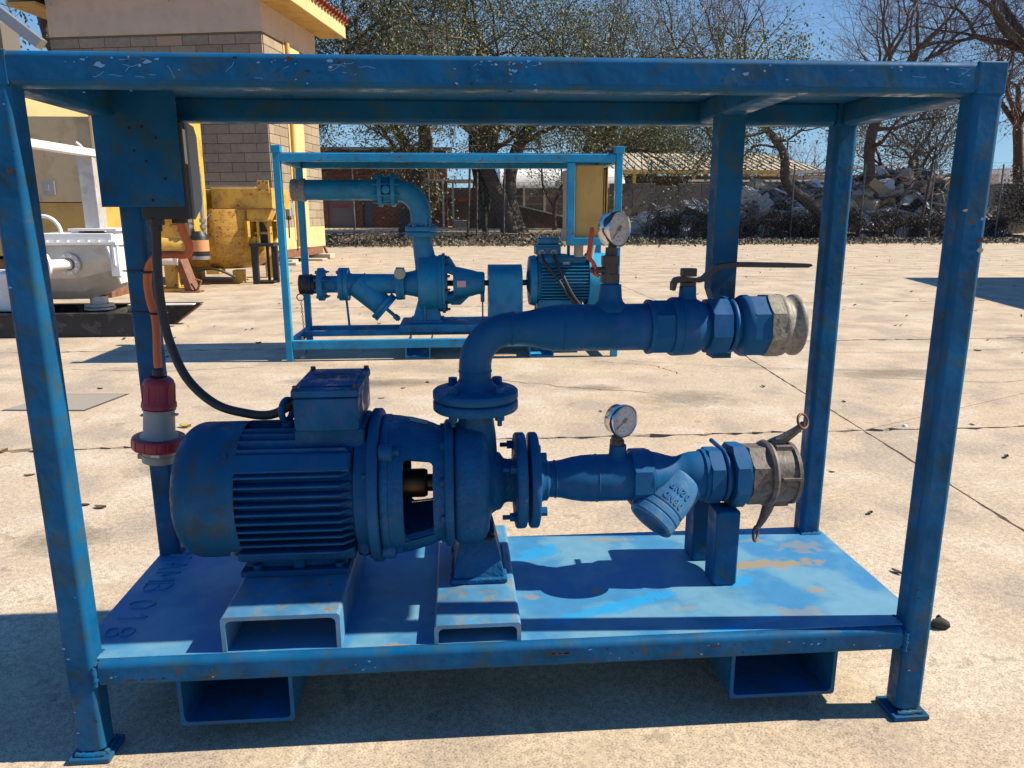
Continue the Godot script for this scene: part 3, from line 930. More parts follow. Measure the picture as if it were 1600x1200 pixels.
func main_motor(s: Node3D) -> void:
	var pm = M["machine_paint"]
	var mb = MB.new()
	mb.lathe(AX, X, [Vector2(0.285, 0), Vector2(0.285, 0.122), Vector2(0.528, 0.122), Vector2(0.533, 0.134), Vector2(0.562, 0.138), Vector2(0.562, 0.0)], 56, 0.7)
	# saddle under the terminal box and shoulders above and below the fins
	mb.bx(0.412, 0.555, 0.56, 0.603, -0.335, -0.185, 0.006)
	mb.bx(0.280, 0.526, 0.318, 0.345, -0.345, -0.175, 0.006)
	mb.bx(0.290, 0.503, 0.295, 0.325, -0.325, -0.198, 0.003)
	mb.bx(0.528, 0.560, 0.322, 0.40, -0.35, -0.17, 0.012)
	var motor = part("electric_motor", mb, pm, s)
	# cooling fins: level ones at the sides, upright ones on top
	for sg in [1.0, -1.0]:
		for k in 10:
			var y = 0.066 - k * 0.0185
			var env = sqrt(maxf(0.0001, 0.1445 ** 2 - y * y)) if y > -0.075 else 0.1235
			var zc = sqrt(maxf(0.0, 0.118 ** 2 - y * y)) if absf(y) < 0.117 else 0.02
			env = minf(env, 0.141)
			var f = MB.new()
			var pts = PackedVector2Array([Vector2(0.294, zc), Vector2(0.294, env - 0.004), Vector2(0.299, env), Vector2(0.508, env), Vector2(0.527, env - 0.018), Vector2(0.527, zc)])
			f.poly(pts, Vector3(0, AX.y + y - 0.0028, AX.z), X, Z * sg, Vector3(0, 0.0056, 0))
			f.cyl(Vector3(0.299, AX.y + y, AX.z + sg * (env - 0.0005)), Vector3(0.508, AX.y + y, AX.z + sg * (env - 0.0005)), 0.0031, 8)
			part("fin", f, pm, motor)
		for k in 4:
			var z = (0.034 + k * 0.0185) * sg
			var yc = sqrt(0.118 ** 2 - z * z)
			var env = sqrt(0.1445 ** 2 - z * z)
			var f = MB.new()
			f.poly(PackedVector2Array([Vector2(0.294, yc), Vector2(0.294, env - 0.004), Vector2(0.299, env), Vector2(0.515, env), Vector2(0.527, env - 0.012), Vector2(0.527, yc)]), Vector3(0, AX.y, AX.z + z - 0.0028), X, Y, Vector3(0, 0, 0.0056))
			part("fin", f, pm, motor)
		# broad shoulder pad that carries the rating plate
		mb = MB.new()
		var a = deg_to_rad(39.0)
		mb.xf = Transform3D(Basis(X, Vector3(0, cos(a), -sin(a) * sg), Vector3(0, sin(a) * sg, cos(a)) * 1.0), AX + Vector3(0.412, sin(a) * 0.137, cos(a) * 0.137 * sg))
		mb.box(Vector3(0, 0, 0), Vector3(0.232, 0.040, 0.016), 0.003)
		if sg > 0.0:
			mb.box(Vector3(0.062, 0.0, 0.0085), Vector3(0.098, 0.030, 0.0025), 0.001)
		part("shoulder_pad", mb, pm, motor)
	# fan cover
	mb = MB.new()
	var prof = [Vector2(0.163, 0.0), Vector2(0.163, 0.088)]
	for k in 13:
		var t = PI * 0.5 * k / 12.0
		prof.append(Vector2(0.211 - cos(t) * 0.048, 0.092 + sin(t) * 0.0525))
	prof.append_array([Vector2(0.300, 0.1445), Vector2(0.300, 0.1425), Vector2(0.25, 0.1425)])
	mb.lathe(AX, X, prof, 64, 0.7)
	var fan = part("fan_cover", mb, M["cover_paint"], motor)
	bolt(fan, AX + Vector3(0.278, -0.105, 0.1), Vector3(0, -0.72, 0.69), 0.005, M["zinc"])
	bolt(fan, AX + Vector3(0.278, 0.105, 0.1), Vector3(0, 0.72, 0.69), 0.005, M["machine_paint"])
	# eye bolt
	mb = MB.new()
	mb.torus(AX + Vector3(0.385, 0.172, 0.005), Vector3(0.95, 0, 0.3), 0.022, 0.0072, 28, 10)
	mb.cyl(AX + Vector3(0.385, 0.125, 0.005), AX + Vector3(0.385, 0.152, 0.005), 0.012, 14, 0.002)
	part("lifting_eye", mb, M["machine_paint"], motor)
	# terminal box
	mb = MB.new()
	var zf = -0.165
	var zb = -0.372
	mb.bx(0.418, 0.546, 0.604, 0.672, zb, zf, 0.004)
	var tb = part("terminal_box", mb, pm, motor)
	mb = MB.new()
	mb.bx(0.415, 0.549, 0.6735, 0.690, zb - 0.003, zf + 0.003, 0.004)
	mb.bx(0.428, 0.536, 0.690, 0.6925, zb + 0.010, zf - 0.024, 0.001)
	var lid = part("lid", mb, pm, tb)
	for x in [0.423, 0.541]:
		for z in [zf - 0.006, zb + 0.006]:
			bolt(tb, Vector3(x, 0.690, z), Y, 0.0055, M["black_steel"])
	# cast marks in the lid, two rows, too worn to read
	mb = MB.new()
	var rg = RandomNumberGenerator.new()
	rg.seed = 3
	for row in 2:
		for k in (16 if row == 0 else 12):
			if rg.randf() < 0.1: continue
			mb.box(Vector3(0.441 + row * 0.010 + k * 0.0054, 0.6929, -0.30 + row * 0.030), Vector3(rg.randf_range(0.002, 0.0042), 0.0012, rg.randf_range(0.012, 0.018)), 0.0003)
	part("worn_cast_marks", mb, M["ink"], tb)
	mb = MB.new()
	mb.hexa(Vector3(0.418, 0.640, -0.27), -X, 0, 0.014, 0.014)
	mb.cyl(Vector3(0.404, 0.640, -0.27), Vector3(0.388, 0.640, -0.27), 0.012, 16, 0.002)
	part("cable_gland", mb, M["black_plastic"], tb)
	# feet
	mb = MB.new()
	mb.bx(0.283, 0.509, 0.2835, 0.297, -0.350, -0.176, 0.003)
	mb.bx(0.391, 0.415, 0.296, 0.338, -0.34, -0.186, 0.003)
	part("motor_foot", mb, pm, motor)
	for x in [0.316, 0.487]:
		bolt(motor, Vector3(x, 0.297, -0.188), Y, 0.0085, pm)
	# mounting flange towards the pump
	var fl = flange(motor, "mounting_flange", AX + X * 0.562, X, 0.0205, 0.1665, pm)
	ring_bolts(motor, AX + X * 0.562, -X, 0.150, 4, 0.0075, pm, 0.45)

func main_pump(s: Node3D) -> void:
	var cp = M["cast_paint"]
	var ax = AX
	# volute casing with its upright neck and suction neck
	var mb = MB.new()
	mb.lathe(ax, X, [Vector2(0.735, 0.0), Vector2(0.735, 0.124), Vector2(0.741, 0.131), Vector2(0.752, 0.1345), Vector2(0.780, 0.1345), Vector2(0.794, 0.131), Vector2(0.803, 0.122), Vector2(0.808, 0.108), Vector2(0.811, 0.085), Vector2(0.816, 0.072), Vector2(0.824, 0.066), Vector2(0.836, 0.062), Vector2(0.844, 0.050), Vector2(0.852, 0.0475), Vector2(0.862, 0.048), Vector2(0.868, 0.058), Vector2(0.868, 0.0)], 56, 0.75)
	# discharge neck, leaning into the volute
	mb.tube([Vector3(DX - 0.004, 0.47, -0.262), Vector3(DX - 0.002, 0.535, -0.262), Vector3(DX, 0.565, -0.26), Vector3(DX, 0.592, -0.26), Vector3(DX, 0.612, -0.26), Vector3(DX, 0.63, -0.26)], [0.052, 0.047, 0.043, 0.039, 0.0355, 0.036], 32)
	var pump = part("centrifugal_pump", mb, cp, s)
	# round cast boss on the side
	mb = MB.new()
	mb.cyl(Vector3(0.775, 0.404, -0.142), Vector3(0.775, 0.404, -0.134), 0.014, 24, 0.002)
	part("cast_boss", mb, cp, pump)
	# casing cover flange and its bolts
	flange(pump, "casing_cover", ax + X * 0.716, X, 0.0185, 0.1385, cp)
	ring_bolts(pump, ax + X * 0.716, -X, 0.126, 10, 0.0075, cp, 0.35)
	# lantern between motor and pump, with a window on either side
	var lm = MB.new()
	var segs = 72
	var xs = [0.603, 0.618, 0.632, 0.640, 0.684, 0.692, 0.700, 0.7155]
	var rs = [0.151, 0.1495, 0.147, 0.146, 0.134, 0.131, 0.127, 0.124]
	for k in segs:
		var a0 = TAU * k / segs
		var a1 = TAU * (k + 1) / segs
		var am = (a0 + a1) * 0.5
		# a = 0 points to +z, a = PI/2 up
		var open = false
		var d = wrapf(am, -PI, PI)
		if d > deg_to_rad(-34) and d < deg_to_rad(41):
			open = true
		if absf(wrapf(am - PI, -PI, PI)) < deg_to_rad(38):
			open = true
		for i in xs.size() - 1:
			if open and xs[i] > 0.631 and xs[i] < 0.691:
				continue
			for lay in 2:
				var dr = 0.0 if lay == 0 else -0.014
				var P = func(x: float, r: float, a: float) -> Vector3: return Vector3(x, ax.y + sin(a) * r, ax.z + cos(a) * r)
				var n0 = Vector3(0, sin(a0), cos(a0)) * (1.0 if lay == 0 else -1.0)
				var n1 = Vector3(0, sin(a1), cos(a1)) * (1.0 if lay == 0 else -1.0)
				lm.quads(P.call(xs[i], rs[i] + dr, a0), P.call(xs[i], rs[i] + dr, a1), P.call(xs[i + 1], rs[i + 1] + dr, a1), P.call(xs[i + 1], rs[i + 1] + dr, a0), n0, n1, n1, n0)
	# the rims of the windows
	for win in [[-34.0, 41.0], [142.0, 218.0]]:
		var pts = []
		var a = deg_to_rad(win[0])
		var b = deg_to_rad(win[1])
		for k in 16:
			pts.append([0.632, lerpf(a, b, k / 15.0)])
		for k in 6:
			pts.append([lerpf(0.632, 0.692, k / 5.0), b])
		for k in 16:
			pts.append([0.692, lerpf(b, a, k / 15.0)])
		for k in 6:
			pts.append([lerpf(0.692, 0.632, k / 5.0), a])
		for k in pts.size():
			var p = pts[k]
			var q = pts[(k + 1) % pts.size()]
			var r0 = lerpf(0.147, 0.131, (p[0] - 0.632) / 0.06)
			var r1 = lerpf(0.147, 0.131, (q[0] - 0.632) / 0.06)
			var A = Vector3(p[0], ax.y + sin(p[1]) * r0, ax.z + cos(p[1]) * r0)
			var Bq = Vector3(q[0], ax.y + sin(q[1]) * r1, ax.z + cos(q[1]) * r1)
			var C = Vector3(q[0], ax.y + sin(q[1]) * (r1 - 0.014), ax.z + cos(q[1]) * (r1 - 0.014))
			var Dq = Vector3(p[0], ax.y + sin(p[1]) * (r0 - 0.014), ax.z + cos(p[1]) * (r0 - 0.014))
			if (A - Bq).length() > 1e-5:
				lm.flat(A, Bq, C, Dq, A * 2.0 - Vector3(0.662, A.y * 1.0, A.z * 1.0))
		# rounded fillets in the four corners
		for cx in [0.632, 0.692]:
			for ca in [a, b]:
				var sx = 1.0 if cx < 0.66 else -1.0
				var sa = 1.0 if ca == a else -1.0
				var r = lerpf(0.147, 0.131, (cx - 0.632) / 0.06)
				var fillet = PackedVector2Array([Vector2(0, 0)])
				for k in 7:
					var t = PI * 0.5 * k / 6.0
					fillet.append(Vector2(0.012 - sin(t) * 0.012, 0.012 - cos(t) * 0.012))
				var up = Vector3(0, cos(ca), -sin(ca)) * sa
				var outv = Vector3(0, sin(ca), cos(ca))
				lm.poly(fillet, Vector3(cx, ax.y, ax.z) + outv * (r - 0.0135), X * sx, up, outv * 0.0125)
	var lantern = part("lantern", lm, cp, pump)
	flange(pump, "lantern_flange", ax + X * 0.5845, X, 0.0185, 0.1530, cp, 0.10)
	for a in [0.80, 2.35, 3.93, 5.50]:
		mb = MB.new()
		mb.cyl(ax + Vector3(0.5845, cos(a) * 0.150, sin(a) * 0.150), ax + Vector3(0.612, cos(a) * 0.150, sin(a) * 0.150), 0.019, 20, 0.002)
		part("flange_ear", mb, cp, pump)
	ring_bolts(pump, ax + X * 0.612, X, 0.150, 4, 0.0085, cp, 0.7854, 0.012)
	# paper label on top of the lantern
	mb = MB.new()
	mb.lathe(ax, X, [Vector2(0.642, 0.1462), Vector2(0.680, 0.1362)], 12, 0.5, deg_to_rad(70), deg_to_rad(95))
	for i in mb.v.size():
		mb.v[i] = ax + (mb.v[i] - ax).rotated(X, deg_to_rad(0.0))
	part("faded_sticker", mb, M["label_cream"], pump)
	# coupling and shaft
	mb = MB.new()
	mb.lathe(ax, X, [Vector2(0.56, 0), Vector2(0.583, 0.026), Vector2(0.60, 0.0315), Vector2(0.669, 0.0315), Vector2(0.676, 0.028), Vector2(0.676, 0.019), Vector2(0.72, 0.019)], 32, 0.8)
	part("shaft_coupling", mb, M["shaft_steel"], pump)
	# foot: a tapering cast pedestal
	mb = MB.new()
	var f0 = Vector3(0.727, 0.2495, -0.178)
	var lo = [Vector3(0.727, 0.2495, -0.178), Vector3(0.842, 0.2495, -0.178), Vector3(0.842, 0.2495, -0.345), Vector3(0.727, 0.2495, -0.345)]
	var hi = [Vector3(0.748, 0.350, -0.208), Vector3(0.820, 0.350, -0.208), Vector3(0.820, 0.350, -0.315), Vector3(0.748, 0.350, -0.315)]
	for k in 4:
		mb.flat(lo[k], lo[(k + 1) % 4], hi[(k + 1) % 4], hi[k], Vector3(0.785, 0.3, -0.262))
	mb.flat(hi[0], hi[1], hi[2], hi[3], Vector3(0.785, 0.2, -0.262))
	mb.bx(0.722, 0.846, 0.2495, 0.262, -0.35, -0.1735, 0.004)
	part("pump_foot", mb, cp, pump)
	# flanges with their bolts: discharge on top, suction to the right
	flange(pump, "discharge_flange", Vector3(DX, 0.6195, -0.26), Y, 0.0215, 0.0915, cp)
	flange(pump, "suction_flange", ax + X * 0.868, X, 0.0225, 0.106, cp)
	ring_bolts(pump, Vector3(DX, 0.6195, -0.26), -Y, 0.069, 4, 0.0095, cp, 0.78, 0.012, 0.012)
	ring_bolts(pump, ax + X * 0.868, -X, 0.083, 4, 0.0095, cp, 0.62, 0.012, 0.016)
	# drain plug low on the casing
	bolt(pump, Vector3(0.802, 0.352, -0.20), Vector3(0.8, -0.1, 0.6), 0.009, M["black_steel"], 0.014, 0.006)

func gauge(s: Node3D, at: Vector3, az: float, roll: float, r: float, stem_to: float) -> void:
	# a round dial gauge: «az» is where it faces, from +z towards +x
	var nrm = Vector3(sin(az), 0.0, cos(az))
	var side = Vector3(cos(az), 0, -sin(az))
	var up = Y.rotated(nrm, roll)
	side = side.rotated(nrm, roll)
	var c = at
	var mb = MB.new()
	var L = 0.032
	mb.lathe(c - nrm * L, nrm, [Vector2(0, 0), Vector2(0, r * 0.78), Vector2(0.003, r * 0.9), Vector2(L - 0.007, r * 0.9), Vector2(L - 0.007, r), Vector2(L + 0.003, r), Vector2(L + 0.004, r * 0.97), Vector2(L + 0.001, r * 0.91), Vector2(L - 0.002, r * 0.9), Vector2(L - 0.002, 0)], 48, 0.55)
	var g = part("pressure_gauge", mb, M["stainless"], s)
	# printed dial
	var d = MB.new()
	d.lathe(c, nrm, [Vector2(-0.0012, r * 0.9), Vector2(-0.0012, 0.0)], 48)
	d.planar(side / (r * 1.84), -up / (r * 1.84), c - side * r * 0.92 + up * r * 0.92)
	part("dial", d, M["dial_print"], g)
	# needle
	var nd = MB.new()
	var dir = (side * -0.72 - up * 0.69).normalized()
	nd.rod(c + nrm * 0.0012 - dir * r * 0.25, c + nrm * 0.0012 + dir * r * 0.72, r * 0.055, 0.0008, 0.0, nrm)
	nd.cyl(c + nrm * 0.0004 - dir * r * 0.16, c + nrm * 0.002 - dir * r * 0.16, r * 0.1, 14)
	nd.cyl(c + nrm * 0.0004, c + nrm * 0.0024, r * 0.12, 16)
	part("needle", nd, M["ink"], g)
	var gl = MB.new()
	gl.lathe(c, nrm, [Vector2(0.0030, r * 0.9), Vector2(0.0030, 0.0)], 40)
	part("glass", gl, M["glass_clear"], g)
	var st = MB.new()
	var b0 = c - nrm * L * 0.5
	st.tube([b0 - up * r * 0.85, b0 - up * (r * 0.85 + 0.012)], 0.0085, 14)
	st.hexa(b0 - up * (r * 0.85 + 0.008), -up, 0, 0.014, 0.0105)
	part("stem", st, M["old_brass"], g)

func dial_texture() -> void:
	var n = 256
	var im = Image.create(n, n, false, Image.FORMAT_RGB8)
	im.fill(Color(0.64, 0.655, 0.66))  # shade and glass reflection are put into this grey
	var put = func(x: float, y: float, w: int, h: int, c: Color) -> void:
		im.fill_rect(Rect2i(int(x) - w / 2, int(y) - h / 2, w, h), c)
	var ink = Color(0.12, 0.12, 0.13)
	for k in 61:
		var a = deg_to_rad(135.0 + 270.0 * k / 60.0)
		var major = k % 10 == 0
		for t in (26 if major else (16 if k % 5 == 0 else 9)):
			var rr = 116.0 - t
			put.call(128 + cos(a) * rr, 128 + sin(a) * rr, 3 if major else 2, 3 if major else 2, ink)
	# numerals, as small as they are on such a dial
	for k in 7:
		var a = deg_to_rad(135.0 + 270.0 * k / 6.0)
		for d in 3:
			put.call(128 + cos(a) * 74 + (d - 1) * 8, 128 + sin(a) * 74, 5, 10, ink.lerp(Color(0.8, 0.8, 0.8), 0.35))
	for d in 3:
		put.call(118 + d * 10, 186, 6, 12, ink.lerp(Color(0.8, 0.8, 0.8), 0.3))
	put.call(110, 214, 12, 10, ink)
	put.call(148, 214, 12, 10, ink)
	var m = std("dial_print", Color.WHITE, 0.5)
	m.albedo_texture = ImageTexture.create_from_image(im)

func main_discharge(s: Node3D) -> void:
	dial_texture()
	var pp = M["pipe_paint"]
	var cz = -0.26
	# upright, elbow, reducer and straight run
	var mb = MB.new()
	var path = [Vector3(DX, 0.664, cz), Vector3(DX, 0.70, cz)]
	var rad = [0.042, 0.0345]
	rad = [0.0345, 0.0345]
	var R = 0.079
	for k in 19:
		var t = PI * 0.5 * k / 18.0
		path.append(Vector3(DX + R - cos(t) * R, DY - R + sin(t) * R, cz))
		rad.append(0.0345)
	path.append_array([Vector3(0.880, DY, cz), Vector3(0.898, DY, cz), Vector3(0.920, DY, cz), Vector3(0.944, DY, cz), Vector3(0.960, DY, cz), Vector3(0.972, DY, cz), Vector3(1.162, DY, cz)])
	rad.append_array([0.0352, 0.0375, 0.0425, 0.0475, 0.0495, 0.0498, 0.0498])
	mb.tube(path, rad, 40)
	# slip-on collar and weld seams
	mb.lathe(Vector3(DX, 0.6625, cz), Y, [Vector2(0, 0.050), Vector2(0.008, 0.046), Vector2(0.014, 0.0385), Vector2(0.022, 0.0365)], 32, 0.3)
	mb.torus(Vector3(DX, 0.703, cz), Y, 0.0335, 0.0028, 36, 8)
	mb.torus(Vector3(0.8635, DY, cz), X, 0.0337, 0.0030, 36, 8)
	mb.torus(Vector3(0.971, DY, cz), X, 0.0490, 0.0024, 36, 8)
	var dp = part("discharge_pipe", mb, pp, s)
	flange(dp, "flange", Vector3(DX, 0.6435, cz), Y, 0.0200, 0.0915, pp)
	ring_bolts(dp, Vector3(DX, 0.6635, cz), Y, 0.069, 4, 0.0105, pp, 0.78, 0.013)
	# branch for the gauge
	mb = MB.new()
	mb.lathe(Vector3(1.072, DY + 0.036, cz), Y, [Vector2(0, 0.037), Vector2(0.012, 0.0345), Vector2(0.020, 0.027), Vector2(0.026, 0.025), Vector2(0.028, 0.0245), Vector2(0.055, 0.0225), Vector2(0.056, 0.0175), Vector2(0.075, 0.0175), Vector2(0.075, 0.0)], 28, 0.7)
	part("gauge_branch", mb, pp, dp)
	# gauge cock with a red lever
	mb = MB.new()
	var gx = 1.070
	mb.hexa(Vector3(gx, 0.889, cz), Y, 0.0, 0.018, 0.0185)
	mb.lathe(Vector3(gx, 0.906, cz), Y, [Vector2(0, 0.0175), Vector2(0.018, 0.0175), Vector2(0.018, 0.0175)], 24)
	mb.hexa(Vector3(gx, 0.924, cz), Y, 0.0, 0.020, 0.0175)
	mb.lathe(Vector3(gx, 0.943, cz), Y, [Vector2(0, 0.013), Vector2(0.004, 0.011), Vector2(0.018, 0.0105), Vector2(0.018, 0)], 20)
	mb.cyl(Vector3(gx - 0.015, 0.915, cz + 0.004), Vector3(gx - 0.034, 0.915, cz + 0.008), 0.0065, 12)
	var cock = part("gauge_cock", mb, M["old_brass"], s)
	mb = MB.new()
	var lz = cz + 0.008
	mb.tube([Vector3(gx - 0.024, 0.902, lz), Vector3(gx - 0.034, 0.908, lz), Vector3(gx - 0.034, 0.920, lz), Vector3(gx - 0.038, 0.930, lz + 0.002), Vector3(gx - 0.046, 0.940, lz + 0.004), Vector3(gx - 0.0475, 0.950, lz + 0.005), Vector3(gx - 0.045, 0.975, lz + 0.005), Vector3(gx - 0.0425, 1.0, lz + 0.005), Vector3(gx - 0.0415, 1.003, lz + 0.005)], [0.004, 0.0055, 0.0055, 0.0042, 0.0042, 0.0048, 0.0052, 0.0045, 0.002], 10)
	part("red_lever", mb, M["red_lever"], cock)
	bolt(cock, Vector3(gx - 0.036, 0.915, lz), -X, 0.0062, M["old_brass"], 0.006)
	gauge(s, Vector3(1.084, 0.9985, cz + 0.010), deg_to_rad(40.6), 0.0, 0.037, 0.96)
	# big ball valve
	mb = MB.new()
	mb.lathe(Vector3(1.152, DY, cz), X, [Vector2(0, 0.0505), Vector2(0, 0.0585), Vector2(0.004, 0.0585), Vector2(0.010, 0.0575), Vector2(0.011, 0.050)], 40, 0.6)
	mb.hexa(Vector3(1.161, DY, cz), X, 0.0, 0.040, 0.0555, 0.25, 8, 0.0)
	mb.lathe(Vector3(1.199, DY, cz), X, [Vector2(0, 0.050), Vector2(0.003, 0.0605), Vector2(0.008, 0.0630), Vector2(0.018, 0.0630), Vector2(0.0190, 0.0618), Vector2(0.0205, 0.0618), Vector2(0.0215, 0.0628), Vector2(0.050, 0.0618), Vector2(0.056, 0.0605), Vector2(0.080, 0.0480), Vector2(0.086, 0.046), Vector2(0.092, 0.046)], 44, 0.75)
	mb.lathe(Vector3(1.2385, DY + 0.040, cz), Y, [Vector2(0, 0.022), Vector2(0.018, 0.0205), Vector2(0.024, 0.0185), Vector2(0.046, 0.0175), Vector2(0.047, 0.0)], 28, 0.7)
	mb.hexa(Vector3(1.281, DY, cz), X, 0.0, 0.042, 0.0575, 0.25, 8)
	var bv = part("ball_valve", mb, pp, s)
	mb = MB.new()
	mb.hexa(Vector3(1.2385, 0.8795, cz), Y, 0.0, 0.008, 0.015)
	mb.hexa(Vector3(1.2385, 0.900, cz), Y, 0.0, 0.0165, 0.0155)
	part("stem_nut", mb, M["black_steel"], bv)
	mb = MB.new()
	# flat steel lever: cranked up, then level
	var lev = PackedVector2Array([Vector2(-0.036, -0.018), Vector2(-0.036, -0.002), Vector2(-0.030, 0.008), Vector2(-0.018, 0.011), Vector2(0.020, 0.0075), Vector2(0.030, 0.010), Vector2(0.050, 0.030), Vector2(0.066, 0.037), Vector2(0.105, 0.0405), Vector2(0.200, 0.0385), Vector2(0.262, 0.036), Vector2(0.266, 0.032), Vector2(0.256, 0.028), Vector2(0.200, 0.0285), Vector2(0.105, 0.0305), Vector2(0.070, 0.028), Vector2(0.056, 0.022), Vector2(0.036, 0.002), Vector2(0.022, -0.0015), Vector2(-0.016, 0.001), Vector2(-0.026, -0.003), Vector2(-0.0295, -0.018)])
	mb.poly(lev, Vector3(1.2385, 0.8885, cz - 0.011), X, Y, Vector3(0, 0, 0.022), true)
	part("lever_handle", mb, M["black_steel"], bv)
	# nipple, union and hose coupling
	mb = MB.new()
	mb.cyl(Vector3(1.320, DY, cz), Vector3(1.362, DY, cz), 0.0465, 36)
	mb.lathe(Vector3(1.347, DY, cz), X, [Vector2(0, 0.046), Vector2(0.006, 0.0625), Vector2(0.012, 0.066), Vector2(0.022, 0.0665), Vector2(0.023, 0.05)], 40, 0.5)
	mb.hexa(Vector3(1.367, DY, cz), X, 0.0, 0.037, 0.0625, 0.30, 8)
	part("reducing_union", mb, pp, s)
	coupling(s, Vector3(1.404, DY, cz), M["aluminium"], false)
	# hanger from the cross beam, U-bolt round the pipe
	mb = MB.new()
	mb.poly(PackedVector2Array([Vector2(0.001, 0.52), Vector2(0.001, 0.155), Vector2(0.014, 0.120), Vector2(0.014, 0.0), Vector2(0.056, 0.0), Vector2(0.056, 0.52)]), Vector3(1.305, 0.712, -0.309), X, Y, Vector3(0, 0, -0.046))
	var hg = part("hanger_post", mb, M["frame_paint"], s)
	ubolt(s, Vector3(1.334, DY, cz), 0.0535, -0.312)

func ubolt(s: Node3D, c: Vector3, R: float, zback: float) -> void:
	var mb = MB.new()
	var p = [Vector3(c.x, c.y + R, zback)]
	for k in 17:
		var t = PI * 0.5 - PI * k / 16.0
		p.append(c + Vector3(0, sin(t) * R, cos(t) * R))
	p.append(Vector3(c.x, c.y - R, zback))
	mb.tube(p, 0.0055, 10)
	part("u_bolt", mb, M["pipe_paint"], s)

func coupling(s: Node3D, o: Vector3, mat: Material, female: bool) -> void:
	# camlock hose coupling: hexagon body, groove, lip
	var mb = MB.new()
	if female:
		mb.hexa(o, X, 0.0, 0.043, 0.0645, 0.30, 8, 0.02)
		mb.lathe(o, X, [Vector2(0.040, 0.060), Vector2(0.043, 0.0735), Vector2(0.050, 0.0765), Vector2(0.056, 0.0740), Vector2(0.059, 0.0665), Vector2(0.100, 0.0655), Vector2(0.101, 0.0705), Vector2(0.109, 0.0705), Vector2(0.110, 0.066), Vector2(0.110, 0.052), Vector2(0.04, 0.05)], 44, 0.7)
	else:
		mb.hexa(o, X, 0.0, 0.031, 0.0655, 0.30, 8, 0.02)
		mb.lathe(o, X, [Vector2(0.027, 0.055), Vector2(0.029, 0.0650), Vector2(0.033, 0.0668), Vector2(0.042, 0.0662), Vector2(0.047, 0.0615), Vector2(0.053, 0.0590), Vector2(0.059, 0.0595), Vector2(0.064, 0.0640), Vector2(0.067, 0.0662), Vector2(0.074, 0.0662), Vector2(0.077, 0.064), Vector2(0.077, 0.052), Vector2(0.035, 0.05)], 44, 0.75)
	var c = part("hose_coupling", mb, mat, s)
	if not female:
		return
	# lugs and the two cam arms with their pull rings
	for sg in [1.0, -1.0]:
		for lz in [0.014, -0.026]:
			mb = MB.new()
			mb.bx(o.x + 0.060, o.x + 0.101, o.y + sg * 0.052, o.y + sg * 0.072, o.z + lz, o.z + lz + 0.012, 0.003)
			part("cam_lug", mb, mat, c)
	mb = MB.new()
	mb.bx(o.x + 0.062, o.x + 0.104, o.y + 0.004, o.y + 0.012, o.z + 0.060, o.z + 0.0715, 0.002)
	part("cam_lug", mb, mat, c)
	var arms = [[Vector3(o.x + 0.060, o.y + 0.068, o.z), Vector3(o.x + 0.088, o.y + 0.080, o.z), Vector3(o.x + 0.118, o.y + 0.104, o.z + 0.004), Vector3(o.x + 0.130, o.y + 0.118, o.z + 0.004)], [Vector3(o.x + 0.056, o.y - 0.068, o.z + 0.02), Vector3(o.x + 0.052, o.y - 0.080, o.z + 0.022), Vector3(o.x + 0.042, o.y - 0.104, o.z + 0.024), Vector3(o.x + 0.032, o.y - 0.120, o.z + 0.026)]]
	for a in arms:
		mb = MB.new()
		mb.tube(a, [0.013, 0.012, 0.0085, 0.006], 10)
		part("cam_arm", mb, M["brown_bronze"], c)
		mb = MB.new()
		var e: Vector3 = a[3]
		var d = (a[3] - a[2]).normalized()
		if a[3].y > o.y:
			mb.torus(e + Vector3(-0.004, 0.004, 0.002), Vector3(0.45, 0.35, 0.8), 0.0165, 0.0032, 22, 8)
		else:
			mb.torus(e + Vector3(-0.004, -0.016, 0.0), Vector3(0.75, 0.1, 0.6), 0.0165, 0.0032, 22, 8)
		part("pull_ring", mb, M["rusty_ring"], c)

